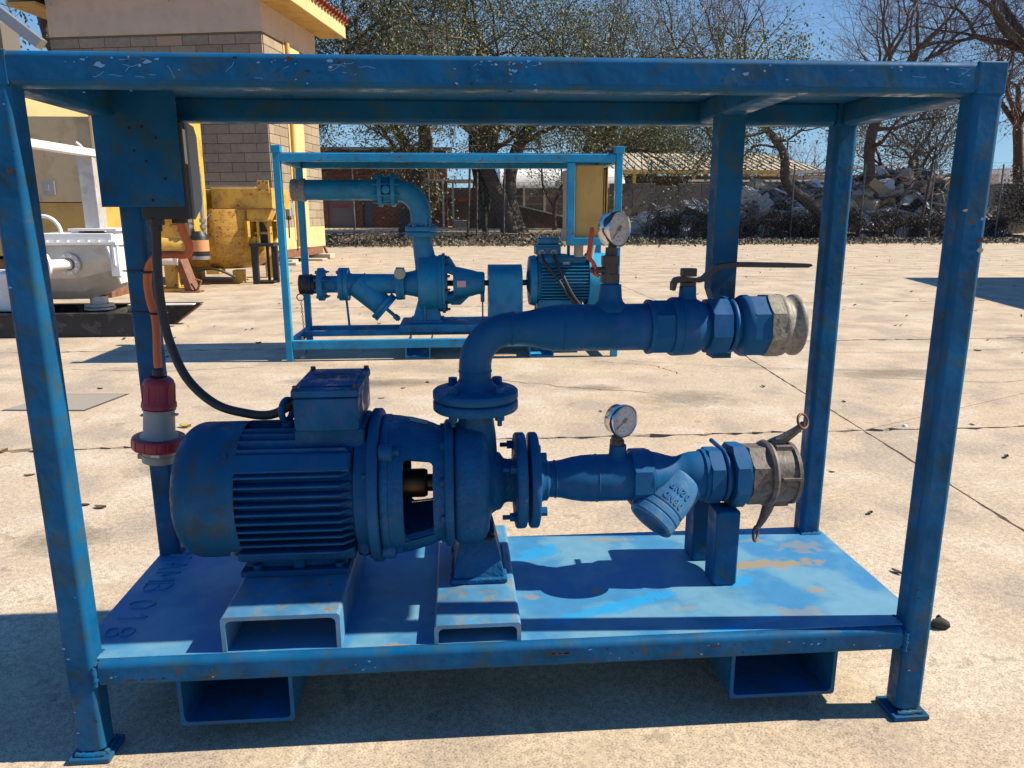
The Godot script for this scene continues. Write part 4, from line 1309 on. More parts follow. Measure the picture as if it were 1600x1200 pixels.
func main_suction(s: Node3D) -> void:
	var pp = M["pipe_paint"]
	var ax = AX
	var mb = MB.new()
	mb.lathe(ax, X, [Vector2(0.917, 0.056), Vector2(0.924, 0.0525), Vector2(0.931, 0.0475), Vector2(0.938, 0.0475), Vector2(0.944, 0.0400), Vector2(0.958, 0.0405), Vector2(0.972, 0.0425), Vector2(0.995, 0.0480), Vector2(1.018, 0.0515), Vector2(1.040, 0.0525), Vector2(1.132, 0.0525)], 44, 0.7)
	mb.torus(Vector3(0.9575, ax.y, ax.z), X, 0.0396, 0.0032, 36, 8)
	mb.torus(Vector3(1.050, ax.y, ax.z), X, 0.0519, 0.0022, 36, 8)
	mb.lathe(Vector3(1.098, ax.y + 0.040, ax.z), Y, [Vector2(0, 0.032), Vector2(0.011, 0.0225), Vector2(0.015, 0.0195), Vector2(0.036, 0.0185), Vector2(0.037, 0.0)], 24, 0.7)
	var sp = part("suction_pipe", mb, pp, s)
	flange(sp, "flange", ax + X * 0.8985, X, 0.0195, 0.106, pp)
	ring_bolts(sp, ax + X * 0.918, X, 0.083, 4, 0.0095, pp, 0.62, 0.013)
	mb = MB.new()
	mb.hexa(Vector3(1.096, 0.530, ax.z), Y, 0.0, 0.012, 0.0145)
	mb.hexa(Vector3(1.096, 0.541, ax.z), Y, 0.0, 0.010, 0.011)
	part("gauge_nipple", mb, M["old_brass"], sp)
	gauge(s, Vector3(1.108, 0.587, ax.z + 0.012), deg_to_rad(30.0), deg_to_rad(-10.0), 0.0365, 0.55)
	# Y strainer
	mb = MB.new()
	mb.hexa(Vector3(1.126, ax.y, ax.z), X, 0.0, 0.041, 0.0600, 0.30, 8)
	mb.lathe(Vector3(0, ax.y, ax.z), X, [Vector2(1.166, 0.0612), Vector2(1.170, 0.0612), Vector2(1.172, 0.0575), Vector2(1.175, 0.0575), Vector2(1.177, 0.0560), Vector2(1.190, 0.0535), Vector2(1.210, 0.0475), Vector2(1.224, 0.0440), Vector2(1.236, 0.0440), Vector2(1.252, 0.0500), Vector2(1.268, 0.0535), Vector2(1.286, 0.0545), Vector2(1.288, 0.0585), Vector2(1.296, 0.0590), Vector2(1.298, 0.055)], 44, 0.6)
	mb.hexa(Vector3(1.297, ax.y, ax.z), X, 0.0, 0.031, 0.0595, 0.30, 8)
	var st = part("y_strainer", mb, pp, s)
	var J = Vector3(1.262, ax.y + 0.004, ax.z)
	var d = Vector3(-0.69, -0.62, 0.37).normalized()
	mb = MB.new()
	mb.lathe(J, d, [Vector2(0.018, 0.0), Vector2(0.018, 0.043), Vector2(0.024, 0.0500), Vector2(0.030, 0.0515), Vector2(0.100, 0.0520), Vector2(0.102, 0.0505), Vector2(0.105, 0.0505), Vector2(0.107, 0.0535), Vector2(0.119, 0.0538), Vector2(0.121, 0.0520), Vector2(0.123, 0.0520), Vector2(0.125, 0.0540), Vector2(0.141, 0.0540), Vector2(0.145, 0.0515), Vector2(0.145, 0.044), Vector2(0.132, 0.042), Vector2(0.132, 0.0)], 48, 0.93)
	var branch = part("strainer_branch", mb, M["branch_paint"] if M.has("branch_paint") else pp, st)
	# cast-in rating on the branch: it reads upside down
	var top = Vector3(0.10, 0.46, 0.95)
	var up0 = (top - d * top.dot(d)).normalized()
	for row in 2:
		var word = "DN80" if row == 0 else "PN20"
		for k in 4:
			var tm = text_mesh(word[k], 0.0205, 0.0022)
			# heads towards the end cap, so the marks read upside down; each letter follows the curve
			var nrm = up0.rotated(d, (k - 1.5) * -0.255)
			var bb = Basis(d.cross(nrm), d, nrm)
			inst("cast_letter", tm, M["branch_paint"], branch, Transform3D(bb, J + d * (0.086 if row == 0 else 0.060) + nrm * 0.0524))
	# hexagon spigots and union on the right
	mb = MB.new()
	mb.cyl(Vector3(1.326, ax.y, ax.z), Vector3(1.372, ax.y, ax.z), 0.0485, 36)
	mb.hexa(Vector3(1.350, ax.y, ax.z), X, 0.0, 0.031, 0.069, 0.30, 8)
	mb.lathe(Vector3(1.380, ax.y, ax.z), X, [Vector2(0, 0.062), Vector2(0.001, 0.0665), Vector2(0.006, 0.0665), Vector2(0.008, 0.06)], 40)
	part("reducing_union", mb, pp, s)
	coupling(s, Vector3(1.388, ax.y, ax.z), M["brown_bronze"], true)
	ubolt(s, Vector3(1.338, ax.y, ax.z), 0.0560, -0.34)
	# support: two stub posts on the deck, one before and one behind the pipe
	mb = MB.new()
	mb.bx(1.311, 1.366, 0.2095, 0.388, -0.262, -0.199, 0.006)
	part("support_post", mb, M["frame_paint"], s)
	mb = MB.new()
	mb.bx(1.302, 1.360, 0.2095, 0.398, -0.392, -0.325, 0.006)
	part("support_post", mb, M["frame_paint"], s)

func main_control(s: Node3D) -> void:
	# plate under the roof that carries the isolator switch
	var mb = MB.new()
	mb.bx(0.006, 0.176, 1.046, 1.279, -0.376, -0.370, 0.001)
	var pl = part("mounting_plate", mb, M["frame_paint"], s)
	for h in [[0.080, 1.206], [0.105, 1.208], [0.131, 1.186], [0.085, 1.160], [0.107, 1.139], [0.112, 1.06], [0.142, 1.104]]:
		mb = MB.new()
		mb.cyl(Vector3(h[0], h[1], -0.371), Vector3(h[0], h[1], -0.3696), 0.0032, 12)
		part("hole_disc", mb, M["hole_black"], pl)  # black disc on the face stands in for the dark inside
	mb = MB.new()
	mb.bx(0.083, 0.180, 1.020, 1.222, -0.404, -0.3765, 0.004)
	var en = part("switch_enclosure", mb, M["black_plastic"], s)
	mb = MB.new()
	var pr = PackedVector2Array([Vector2(-0.405, 1.020), Vector2(-0.452, 1.046), Vector2(-0.460, 1.060), Vector2(-0.460, 1.196), Vector2(-0.446, 1.216), Vector2(-0.405, 1.220)])
	mb.poly(pr, Vector3(0.081, 0, 0), Z, Y, Vector3(0.1035, 0, 0))
	part("grey_cover", mb, M["enclosure_grey"], en)
	mb = MB.new()
	mb.bx(0.180, 0.1808, 1.135, 1.205, -0.401, -0.386, 0.0)
	part("printed_label", mb, M["paper"], en)
	mb = MB.new()
	mb.hexa(Vector3(0.104, 1.022, -0.392), -Y, 0.0, 0.014, 0.016)
	mb.cyl(Vector3(0.104, 1.008, -0.392), Vector3(0.104, 0.995, -0.392), 0.0125, 16)
	mb.hexa(Vector3(0.152, 1.022, -0.40), -Y, 0.0, 0.010, 0.014)
	part("cable_gland", mb, M["black_plastic"], en)
	# motor cable
	mb = MB.new()
	mb.tube(bez([Vector3(0.104, 1.0, -0.392), Vector3(0.100, 0.93, -0.388), Vector3(0.100, 0.85, -0.383), Vector3(0.113, 0.765, -0.372), Vector3(0.150, 0.680, -0.352), Vector3(0.215, 0.626, -0.325), Vector3(0.290, 0.610, -0.296), Vector3(0.348, 0.612, -0.276), Vector3(0.398, 0.638, -0.27)], 8), 0.0098, 14)
	part("motor_cable", mb, M["black_rubber"], s)

func bez(pts: Array, n: int) -> Array:
	# a smooth curve through the points
	var out = []
	for i in pts.size() - 1:
		var p0: Vector3 = pts[maxi(0, i - 1)]
		var p1: Vector3 = pts[i]
		var p2: Vector3 = pts[i + 1]
		var p3: Vector3 = pts[mini(pts.size() - 1, i + 2)]
		for k in n:
			out.append(p1.cubic_interpolate(p2, p0, p3, float(k) / n))
	out.append(pts[pts.size() - 1])
	return out

func main_cables() -> void:
	# the supply cable hangs from the switch and ends in a plug
	var c = thing("power_cable", "orange power cable with a hanging red and grey plug at the left rear post", "power cable", Vector3(0.058, 0.0, -0.43))
	var mb = MB.new()
	mb.tube(bez([Vector3(0.152, 1.016, -0.40), Vector3(0.158, 0.985, -0.405), Vector3(0.163, 0.962, -0.412), Vector3(0.152, 0.944, -0.418), Vector3(0.118, 0.944, -0.424), Vector3(0.085, 0.940, -0.432), Vector3(0.062, 0.918, -0.440), Vector3(0.052, 0.885, -0.445), Vector3(0.053, 0.845, -0.445), Vector3(0.062, 0.802, -0.440), Vector3(0.066, 0.760, -0.428), Vector3(0.065, 0.72, -0.422), Vector3(0.0645, 0.685, -0.42)], 8), 0.0088, 14)
	part("cable", mb, M["orange_cable"], c)
	for y in [0.905, 0.812]:
		mb = MB.new()
		var xx = 0.0545 if y > 0.85 else 0.061
		mb.torus(Vector3(xx, y, -0.443), Vector3(0.05, 1, 0.05), 0.0118, 0.0026, 20, 6)
		mb.rod(Vector3(-0.003, y + 0.002, -0.4545), Vector3(0.057, y - 0.002, -0.4545), 0.005, 0.003)
		part("cable_tie", mb, M["black_plastic"], c)
	var o = Vector3(0.064, 0.0, -0.42)
	mb = MB.new()
	mb.cyl(o + Y * 0.690, o + Y * 0.662, 0.0125, 16, 0.003)
	part("rubber_seal", mb, M["black_rubber"], c)
	var tilt = Transform3D(Basis(Z, 0.06), Vector3(o.x, 0.669, o.z))
	tilt.basis = Basis(Z, -0.095)
	var dn = -Y
	mb = MB.new()
	mb.xf = tilt
	mb.lathe(Vector3.ZERO, dn, [Vector2(0, 0.016), Vector2(0.001, 0.024), Vector2(0.008, 0.031), Vector2(0.018, 0.0345), Vector2(0.058, 0.0355), Vector2(0.060, 0.0375), Vector2(0.071, 0.0385), Vector2(0.073, 0.036), Vector2(0.073, 0)], 32, 0.6)
	for k in 10:
		var a = TAU * k / 10
		mb.rod(Vector3(cos(a) * 0.0348, -0.018, sin(a) * 0.0348), Vector3(cos(a) * 0.0358, -0.058, sin(a) * 0.0358), 0.003, 0.0025, 0.0008, Vector3(cos(a), 0, sin(a)))
	part("red_cap", mb, M["plug_red"], c)
	mb = MB.new()
	mb.xf = tilt
	mb.lathe(Vector3(0, -0.075, 0), dn, [Vector2(0, 0), Vector2(0, 0.036), Vector2(0.002, 0.0365), Vector2(0.004, 0.0335), Vector2(0.058, 0.0345), Vector2(0.064, 0.042), Vector2(0.070, 0.043), Vector2(0.074, 0.037), Vector2(0.098, 0.0365), Vector2(0.110, 0.0365), Vector2(0.111, 0.038), Vector2(0.127, 0.038), Vector2(0.128, 0.036), Vector2(0.128, 0.030), Vector2(0.10, 0.029)], 36, 0.6)
	mb.box(Vector3(-0.041, -0.192, 0.005), Vector3(0.011, 0.012, 0.012), 0.002)
	mb.box(Vector3(0.037, -0.086, 0.004), Vector3(0.014, 0.004, 0.012), 0.001)
	var gb = part("grey_body", mb, M["plug_grey"], c)
	mb = MB.new()
	mb.xf = tilt
	mb.lathe(Vector3(0, -0.142, 0), dn, [Vector2(0, 0.044), Vector2(0, 0.056), Vector2(0.003, 0.0585), Vector2(0.026, 0.0585), Vector2(0.029, 0.0555), Vector2(0.029, 0.040), Vector2(0.014, 0.040)], 40, 0.6)
	for k in 14:
		var a = TAU * k / 14
		mb.rod(Vector3(cos(a) * 0.0585, -0.1455, sin(a) * 0.0585), Vector3(cos(a) * 0.0585, -0.168, sin(a) * 0.0585), 0.004, 0.0025, 0.0008, Vector3(cos(a), 0, sin(a)))
	part("locking_ring", mb, M["plug_red"], c)
	mb = MB.new()
	mb.xf = tilt
	mb.box(Vector3(0.004, -0.179, 0.0365), Vector3(0.019, 0.008, 0.0012), 0.0)
	part("printed_label", mb, M["paper"], c)

# ---------------------------------------------------------------- the second skid, across the yard
func make_far_skid() -> void:
	var bp = M["bright_blue_paint"]
	var mp = M["bright_blue_machine_paint"]
	var s = thing("pump_skid", "bright blue pump skid with a yellow cabinet, standing farther back across the yard", "pump skid", Vector3(0.72, 0, -4.45))
	var mb: MB
	var x0 = -0.49
	var x1 = 1.925
	var zf = -4.06
	var zb = -4.84
	for q in [[x0, zf], [x1 - 0.05, zf], [x0, zb + 0.05], [x1 - 0.05, zb + 0.05]]:
		mb = MB.new()
		mb.bx(q[0], q[0] + 0.05, 0.0, 1.475, q[1] - 0.05, q[1], 0.006)
		var post = part("corner_post", mb, bp, s)
		mb = MB.new()
		mb.bx(q[0] - 0.008, q[0] + 0.058, 1.445, 1.495, q[1] - 0.058, q[1] + 0.008, 0.004)
		part("post_cap", mb, bp, post)
	for q in [[1.388, 1.442, zf], [1.388, 1.442, zb + 0.05], [0.088, 0.152, zf], [0.088, 0.152, zb + 0.05], [0.125, 0.165, -4.42]]:
		mb = MB.new()
		mb.bx(x0 + 0.05, x1 - 0.05, q[0], q[1], q[2] - 0.049, q[2] - 0.001, 0.005)
		part("long_rail", mb, bp, s)
	for x in [x0, x1 - 0.05]:
		for y in [[1.388, 1.441], [0.092, 0.148]]:
			mb = MB.new()
			mb.bx(x + 0.001, x + 0.049, y[0], y[1], zb + 0.05, zf - 0.05, 0.005)
			part("cross_rail", mb, bp, s)
	mb = MB.new()
	mb.bx(x0 + 0.01, x1 - 0.01, 1.443, 1.449, zb + 0.01, zf - 0.02, 0.001)
	part("roof_sheet", mb, bp, s)
	for x in [[0.36, 0.54], [1.27, 1.45]]:
		mb = MB.new()
		u_channel(mb, x[0], x[1], 0.008, 0.0875, zf - 0.01, zb + 0.02, 0.006, false)
		part("forklift_pocket", mb, bp, s)
	mb = MB.new()
	mb.bx(0.31, 1.842, 0.168, 0.235, -4.66, -4.24, 0.012)
	var base = part("base_plate", mb, mp, s)
	# discharge: pipe to the left, butterfly valve, elbow, down into the pump
	var zc = -4.45
	var yd = 1.212
	mb = MB.new()
	mb.tube([Vector3(-0.36, yd, zc), Vector3(0.19, yd, zc)], 0.074, 32)
	var dp = part("discharge_pipe", mb, mp, s)
	mb = MB.new()
	mb.lathe(Vector3(-0.455, yd, zc), X, [Vector2(0, 0.06), Vector2(0, 0.076), Vector2(0.02, 0.081), Vector2(0.03, 0.081), Vector2(0.04, 0.074), Vector2(0.06, 0.074), Vector2(0.07, 0.082), Vector2(0.10, 0.084), Vector2(0.104, 0.076)], 32, 0.6)
	part("hose_coupling", mb, M["aluminium"], s)
	flange(dp, "flange", Vector3(0.176, yd, zc), X, 0.03, 0.122, mp)
	ring_bolts(dp, Vector3(0.176, yd, zc), -X, 0.098, 8, 0.012, mp, 0.39, 0.012, 0.025)
	mb = MB.new()
	mb.lathe(Vector3(0.212, yd, zc), X, [Vector2(0, 0.0), Vector2(0, 0.088), Vector2(0.056, 0.088), Vector2(0.056, 0.0)], 32)
	mb.cyl(Vector3(0.240, yd, zc + 0.08), Vector3(0.240, yd, zc + 0.125), 0.030, 20, 0.004)
	for k in 8:
		var a = 0.39 + TAU * k / 8
		mb.cyl(Vector3(0.20, yd + cos(a) * 0.102, zc + sin(a) * 0.102), Vector3(0.285, yd + cos(a) * 0.102, zc + sin(a) * 0.102), 0.008, 8)
	part("butterfly_valve", mb, mp, s)
	mb = MB.new()
	var path = [Vector3(0.276, yd, zc), Vector3(0.30, yd, zc)]
	var R = 0.185
	for k in 13:
		var t = PI * 0.5 * k / 12.0
		path.append(Vector3(0.30 + sin(t) * R, yd - R + cos(t) * R, zc))
	path.append(Vector3(0.30 + R, 0.955, zc))
	mb.tube(path, 0.078, 32)
	var el = part("discharge_elbow", mb, mp, s)
	flange(el, "flange", Vector3(0.272, yd, zc), X, 0.03, 0.122, mp)
	ring_bolts(el, Vector3(0.302, yd, zc), X, 0.098, 8, 0.012, mp, 0.39, 0.012, 0.02)
	flange(el, "flange", Vector3(0.485, 0.912, zc), Y, 0.035, 0.120, mp)
	ring_bolts(el, Vector3(0.485, 0.947, zc), Y, 0.096, 8, 0.011, mp, 0.39)
	# pump
	var ya = 0.52
	mb = MB.new()
	mb.lathe(Vector3(0, ya, zc), X, [Vector2(0.42, 0.0), Vector2(0.42, 0.10), Vector2(0.448, 0.105), Vector2(0.452, 0.175), Vector2(0.458, 0.205), Vector2(0.475, 0.216), Vector2(0.58, 0.216), Vector2(0.60, 0.206), Vector2(0.612, 0.215), Vector2(0.632, 0.218), Vector2(0.632, 0.0)], 44, 0.75)
	mb.tube([Vector3(0.515, 0.52, zc), Vector3(0.512, 0.66, zc), Vector3(0.50, 0.75, zc), Vector3(0.488, 0.83, zc), Vector3(0.485, 0.875, zc)], [0.082, 0.082, 0.078, 0.072, 0.068], 28)
	mb.flat(Vector3(0.40, 0.236, zc + 0.13), Vector3(0.62, 0.236, zc + 0.13), Vector3(0.58, 0.42, zc + 0.10), Vector3(0.455, 0.42, zc + 0.10), Vector3(0.5, 0.3, zc))
	mb.flat(Vector3(0.40, 0.236, zc + 0.13), Vector3(0.455, 0.42, zc + 0.10), Vector3(0.455, 0.42, zc - 0.10), Vector3(0.40, 0.236, zc - 0.13), Vector3(0.5, 0.3, zc))
	mb.flat(Vector3(0.62, 0.236, zc + 0.13), Vector3(0.58, 0.42, zc + 0.10), Vector3(0.58, 0.42, zc - 0.10), Vector3(0.62, 0.236, zc - 0.13), Vector3(0.5, 0.3, zc))
	mb.bx(0.385, 0.64, 0.2355, 0.252, zc - 0.15, zc + 0.15, 0.004)
	mb.bx(0.492, 0.508, 0.25, 0.36, zc + 0.105, zc + 0.14, 0.002)
	var pump = part("centrifugal_pump", mb, mp, s)
	flange(pump, "discharge_flange", Vector3(0.485, 0.872, zc), Y, 0.035, 0.120, mp)
	flange(pump, "casing_cover", Vector3(0.634, ya, zc), X, 0.022, 0.228, mp)
	ring_bolts(pump, Vector3(0.656, ya, zc), X, 0.205, 12, 0.012, M["worn_black_paint"], 0.2, 0.014, 0.02)
	# bearing bracket with lifting lug and open lantern
	mb = MB.new()
	mb.lathe(Vector3(0, ya, zc), X, [Vector2(0.657, 0.10), Vector2(0.657, 0.195), Vector2(0.672, 0.195), Vector2(0.672, 0.12)], 36, 0.6)
	mb.lathe(Vector3(0, ya, zc), X, [Vector2(0.716, 0.0), Vector2(0.716, 0.128), Vector2(0.75, 0.125), Vector2(0.86, 0.10), Vector2(0.90, 0.088), Vector2(0.95, 0.084), Vector2(0.957, 0.075), Vector2(0.957, 0.0)], 36, 0.7)
	for a in [0.9, 2.3, 4.0, 5.4]:
		mb.rod(Vector3(0.665, ya + sin(a) * 0.15, zc + cos(a) * 0.15), Vector3(0.725, ya + sin(a) * 0.118, zc + cos(a) * 0.118), 0.06, 0.03, 0.005, Vector3(0, sin(a), cos(a)))
	mb.poly(PackedVector2Array([Vector2(0.660, 0.64), Vector2(0.668, 0.715), Vector2(0.69, 0.722), Vector2(0.705, 0.705), Vector2(0.745, 0.635)]), Vector3(0, 0, zc - 0.01), X, Y, Vector3(0, 0, 0.02))
	mb.poly(PackedVector2Array([Vector2(0.66, 0.41), Vector2(0.70, 0.355), Vector2(0.77, 0.355), Vector2(0.85, 0.43), Vector2(0.91, 0.442), Vector2(0.91, 0.50), Vector2(0.70, 0.45)]), Vector3(0, 0, zc - 0.02), X, Y, Vector3(0, 0, 0.04))
	mb.bx(0.925, 0.955, 0.375, 0.44, zc - 0.02, zc + 0.02, 0.003)
	mb.cyl(Vector3(0.94, 0.236, zc), Vector3(0.94, 0.38, zc), 0.006, 8)
	part("bearing_bracket", mb, mp, pump)
	mb = MB.new()
	mb.bx(0.745, 0.812, 0.50, 0.548, zc + 0.1235, zc + 0.1275)
	part("pink_rating_label", mb, M["label_pink"], pump)
	mb = MB.new()
	mb.cyl(Vector3(0.63, ya, zc), Vector3(1.33, ya, zc), 0.022, 16)
	part("shaft", mb, M["black_steel"], s)
	# coupling guard: a bent sheet
	mb = MB.new()
	var gp = PackedVector2Array([Vector2(-0.14, 0.236)])
	for k in 13:
		var t = PI - PI * k / 12.0
		gp.append(Vector2(cos(t) * 0.14, 0.56 + sin(t) * 0.10))
	gp.append(Vector2(0.14, 0.236))
	mb.poly(gp, Vector3(0.985, 0, zc), Z, Y, Vector3(0.255, 0, 0), true)
	part("coupling_guard", mb, mp, s)
	# motor
	mb = MB.new()
	mb.lathe(Vector3(0, 0.535, zc), X, [Vector2(1.285, 0.0), Vector2(1.285, 0.07), Vector2(1.30, 0.10), Vector2(1.30, 0.185), Vector2(1.345, 0.195), Vector2(1.36, 0.17), Vector2(1.74, 0.17)], 44, 0.6)
	mb.bx(1.36, 1.70, 0.236, 0.40, zc - 0.17, zc + 0.13, 0.01)
	mb.bx(1.37, 1.60, 0.69, 0.735, zc - 0.12, zc + 0.10, 0.01)
	mb.bx(1.36, 1.74, 0.66, 0.725, zc - 0.12, zc + 0.115, 0.02)
	mb.cyl(Vector3(1.60, 0.72, zc + 0.03), Vector3(1.60, 0.80, zc + 0.03), 0.012, 10, 0.002)
	var mo = part("electric_motor", mb, mp, s)
	for sg in [1.0, -1.0]:
		for k in 11:
			var y = 0.115 - k * 0.0235
			var env = sqrt(0.205 ** 2 - y * y)
			mb = MB.new()
			mb.bx(1.375, 1.735, 0.535 + y - 0.004, 0.535 + y + 0.004, zc + sg * 0.10, zc + sg * env, 0.002)
			part("fin", mb, mp, mo)
	mb = MB.new()
	mb.lathe(Vector3(0, 0.535, zc), X, [Vector2(1.738, 0.200), Vector2(1.742, 0.208), Vector2(1.88, 0.208), Vector2(1.93, 0.185), Vector2(1.935, 0.16), Vector2(1.935, 0.0)], 44, 0.75)
	part("fan_cover", mb, bp, mo)
	mb = MB.new()
	mb.bx(1.345, 1.535, 0.735, 0.795, zc - 0.08, zc + 0.085, 0.006)
	mb.bx(1.335, 1.545, 0.795, 0.81, zc - 0.09, zc + 0.095, 0.004)
	mb.bx(1.365, 1.52, 0.81, 0.862, zc - 0.07, zc + 0.075, 0.012)
	var tb = part("terminal_box", mb, mp, mo)
	for x in [1.385, 1.475]:
		mb = MB.new()
		mb.hexa(Vector3(x, 0.752, zc + 0.085), Z, 0.0, 0.03, 0.022)
		mb.cyl(Vector3(x, 0.752, zc + 0.115), Vector3(x, 0.735, zc + 0.130), 0.017, 12)
		part("cable_gland", mb, M["zinc"], tb)
		mb = MB.new()
		mb.tube(bez([Vector3(x, 0.742, zc + 0.125), Vector3(x + 0.015, 0.68, zc + 0.20), Vector3(x + 0.06 + (1.475 - x) * 0.4, 0.58, zc + 0.235), Vector3(x + 0.12 + (1.475 - x) * 0.6, 0.46, zc + 0.245), Vector3(x + 0.19 + (1.475 - x) * 0.7, 0.36, zc + 0.22), Vector3(x + 0.24 + (1.475 - x) * 0.7, 0.25, zc + 0.19)], 6), 0.0125, 10)
		part("motor_cable", mb, M["black_rubber"], tb)
	mb = MB.new()
	mb.bx(1.545, 1.60, 0.662, 0.682, zc + 0.1155, zc + 0.118)
	part("rating_plate", mb, M["zinc"], mo)
	# suction line with strainer
	mb = MB.new()
	mb.lathe(Vector3(-0.44, ya, zc), X, [Vector2(0, 0.06), Vector2(0, 0.074), Vector2(0.08, 0.075), Vector2(0.082, 0.079), Vector2(0.092, 0.079), Vector2(0.094, 0.072), Vector2(0.12, 0.070), Vector2(0.122, 0.06), Vector2(0.15, 0.06), Vector2(0.15, 0.0)], 32, 0.6)
	var cl = part("hose_coupling", mb, M["worn_black_paint"], s)
	mb = MB.new()
	mb.torus(Vector3(-0.43, 0.43, zc + 0.06), Vector3(0.3, 0, 1), 0.026, 0.004, 20, 6)
	for k in 26:
		var c = Vector3(-0.427 + 0.0006 * k, 0.395 - k * 0.0155, zc + 0.06)
		mb.torus(c, X if k % 2 == 0 else Z, 0.007, 0.0022, 8, 5)
	part("chain", mb, M["worn_black_paint"], cl).set_meta("kind", "stuff")
	mb = MB.new()
	mb.lathe(Vector3(0, ya, zc), X, [Vector2(-0.29, 0.064), Vector2(-0.14, 0.064)], 32)
	mb.cyl(Vector3(-0.095, 0.40, zc + 0.02), Vector3(-0.080, 0.165, zc + 0.02), 0.009, 8)
	var sp = part("suction_spool", mb, mp, s)
	for x in [-0.30, -0.145]:
		flange(sp, "flange", Vector3(x, ya, zc), X, 0.042 if x < -0.2 else 0.036, 0.124, mp)
		ring_bolts(sp, Vector3(x, ya, zc), -X, 0.10, 8, 0.012, mp, 0.39)
		ring_bolts(sp, Vector3(x + (0.042 if x < -0.2 else 0.036), ya, zc), X, 0.10, 8, 0.012, mp, 0.39, 0.012, 0.02 if x < -0.2 else 0.0)
	mb = MB.new()
	mb.lathe(Vector3(0, ya, zc), X, [Vector2(-0.105, 0.0), Vector2(-0.105, 0.124), Vector2(-0.072, 0.124), Vector2(-0.072, 0.090), Vector2(-0.05, 0.079), Vector2(0.27, 0.074), Vector2(0.285, 0.09), Vector2(0.285, 0.124), Vector2(0.318, 0.124), Vector2(0.318, 0.0)], 36, 0.6)
	var d = Vector3(0.74, -0.67, 0.0).normalized()
	mb.tube([Vector3(-0.02, 0.53, zc), Vector3(-0.02, 0.53, zc) + d * 0.25], [0.100, 0.088], 30)
	var ys = part("y_strainer", mb, mp, s)
	mb = MB.new()
	mb.lathe(Vector3(-0.02, 0.53, zc), d, [Vector2(0.25, 0.0), Vector2(0.25, 0.118), Vector2(0.275, 0.118), Vector2(0.278, 0.112), Vector2(0.281, 0.118), Vector2(0.305, 0.118), Vector2(0.305, 0.0)], 36, 0.6)
	mb.tube([Vector3(-0.02, 0.53, zc) + d * 0.30, Vector3(-0.02, 0.53, zc) + d * 0.43], 0.014, 10)
	mb.tube([Vector3(-0.02, 0.53, zc) + d * 0.38, Vector3(-0.02, 0.53, zc) + d * 0.42], 0.022, 10)
	part("blowdown_flange", mb, mp, ys)
	mb = MB.new()
	mb.lathe(Vector3(0, ya, zc), X, [Vector2(0.319, 0.0), Vector2(0.319, 0.122), Vector2(0.345, 0.122), Vector2(0.345, 0.085), Vector2(0.43, 0.10), Vector2(0.43, 0.0)], 32, 0.6)
	part("suction_reducer", mb, mp, s)
	mb = MB.new()
	mb.cyl(Vector3(0.322, 0.605, zc + 0.10), Vector3(0.322, 0.605, zc + 0.135), 0.044, 24, 0.004)
	var vg = part("vacuum_gauge", mb, M["zinc"], s)
	mb = MB.new()
	mb.cyl(Vector3(0.322, 0.605, zc + 0.1355), Vector3(0.322, 0.605, zc + 0.1365), 0.036, 24)
	part("dial", mb, M["label_cream"], vg)
	# cabinet in its frame at the right
	mb = MB.new()
	mb.bx(1.535, 1.588, 0.815, 1.387, zf - 0.049, zf - 0.002, 0.004)
	mb.bx(1.588, 1.849, 0.815, 0.868, zf - 0.047, zf - 0.003, 0.004)
	part("cabinet_frame", mb, bp, s)
	mb = MB.new()
	mb.bx(1.60, 1.80, 0.872, 1.372, zf - 0.40, zf - 0.055, 0.004)
	var cab = part("yellow_cabinet", mb, M["yellow_panel"], s)
	mb = MB.new()
	mb.bx(1.806, 1.812, 0.90, 1.345, zf - 0.39, zf - 0.052, 0.001)
	mb.bx(1.826, 1.832, 0.872, 1.36, zf - 0.40, zf - 0.06, 0.001)
	part("cabinet_door", mb, M["yellow_paint"], cab)
	mb = MB.new()
	mb.bx(1.555, 1.585, 0.90, 1.30, zf - 0.38, zf - 0.20, 0.003)
	mb.bx(1.545, 1.60, 0.84, 0.93, zf - 0.40, zf - 0.12, 0.003)
	mb.bx(1.545, 1.60, 1.26, 1.345, zf - 0.40, zf - 0.12, 0.003)
	part("cabinet_bracket", mb, M["enclosure_grey"], s)
	mb = MB.new()
	mb.cyl(Vector3(1.66, 0.72, zf - 0.25), Vector3(1.66, 0.88, zf - 0.25), 0.035, 16, 0.004)
	mb.tube([Vector3(1.73, 0.88, zf - 0.25), Vector3(1.76, 0.80, zf - 0.25), Vector3(1.74, 0.70, zf - 0.26)], 0.03, 12)
	part("cabinet_conduit", mb, M["plug_grey"], s)

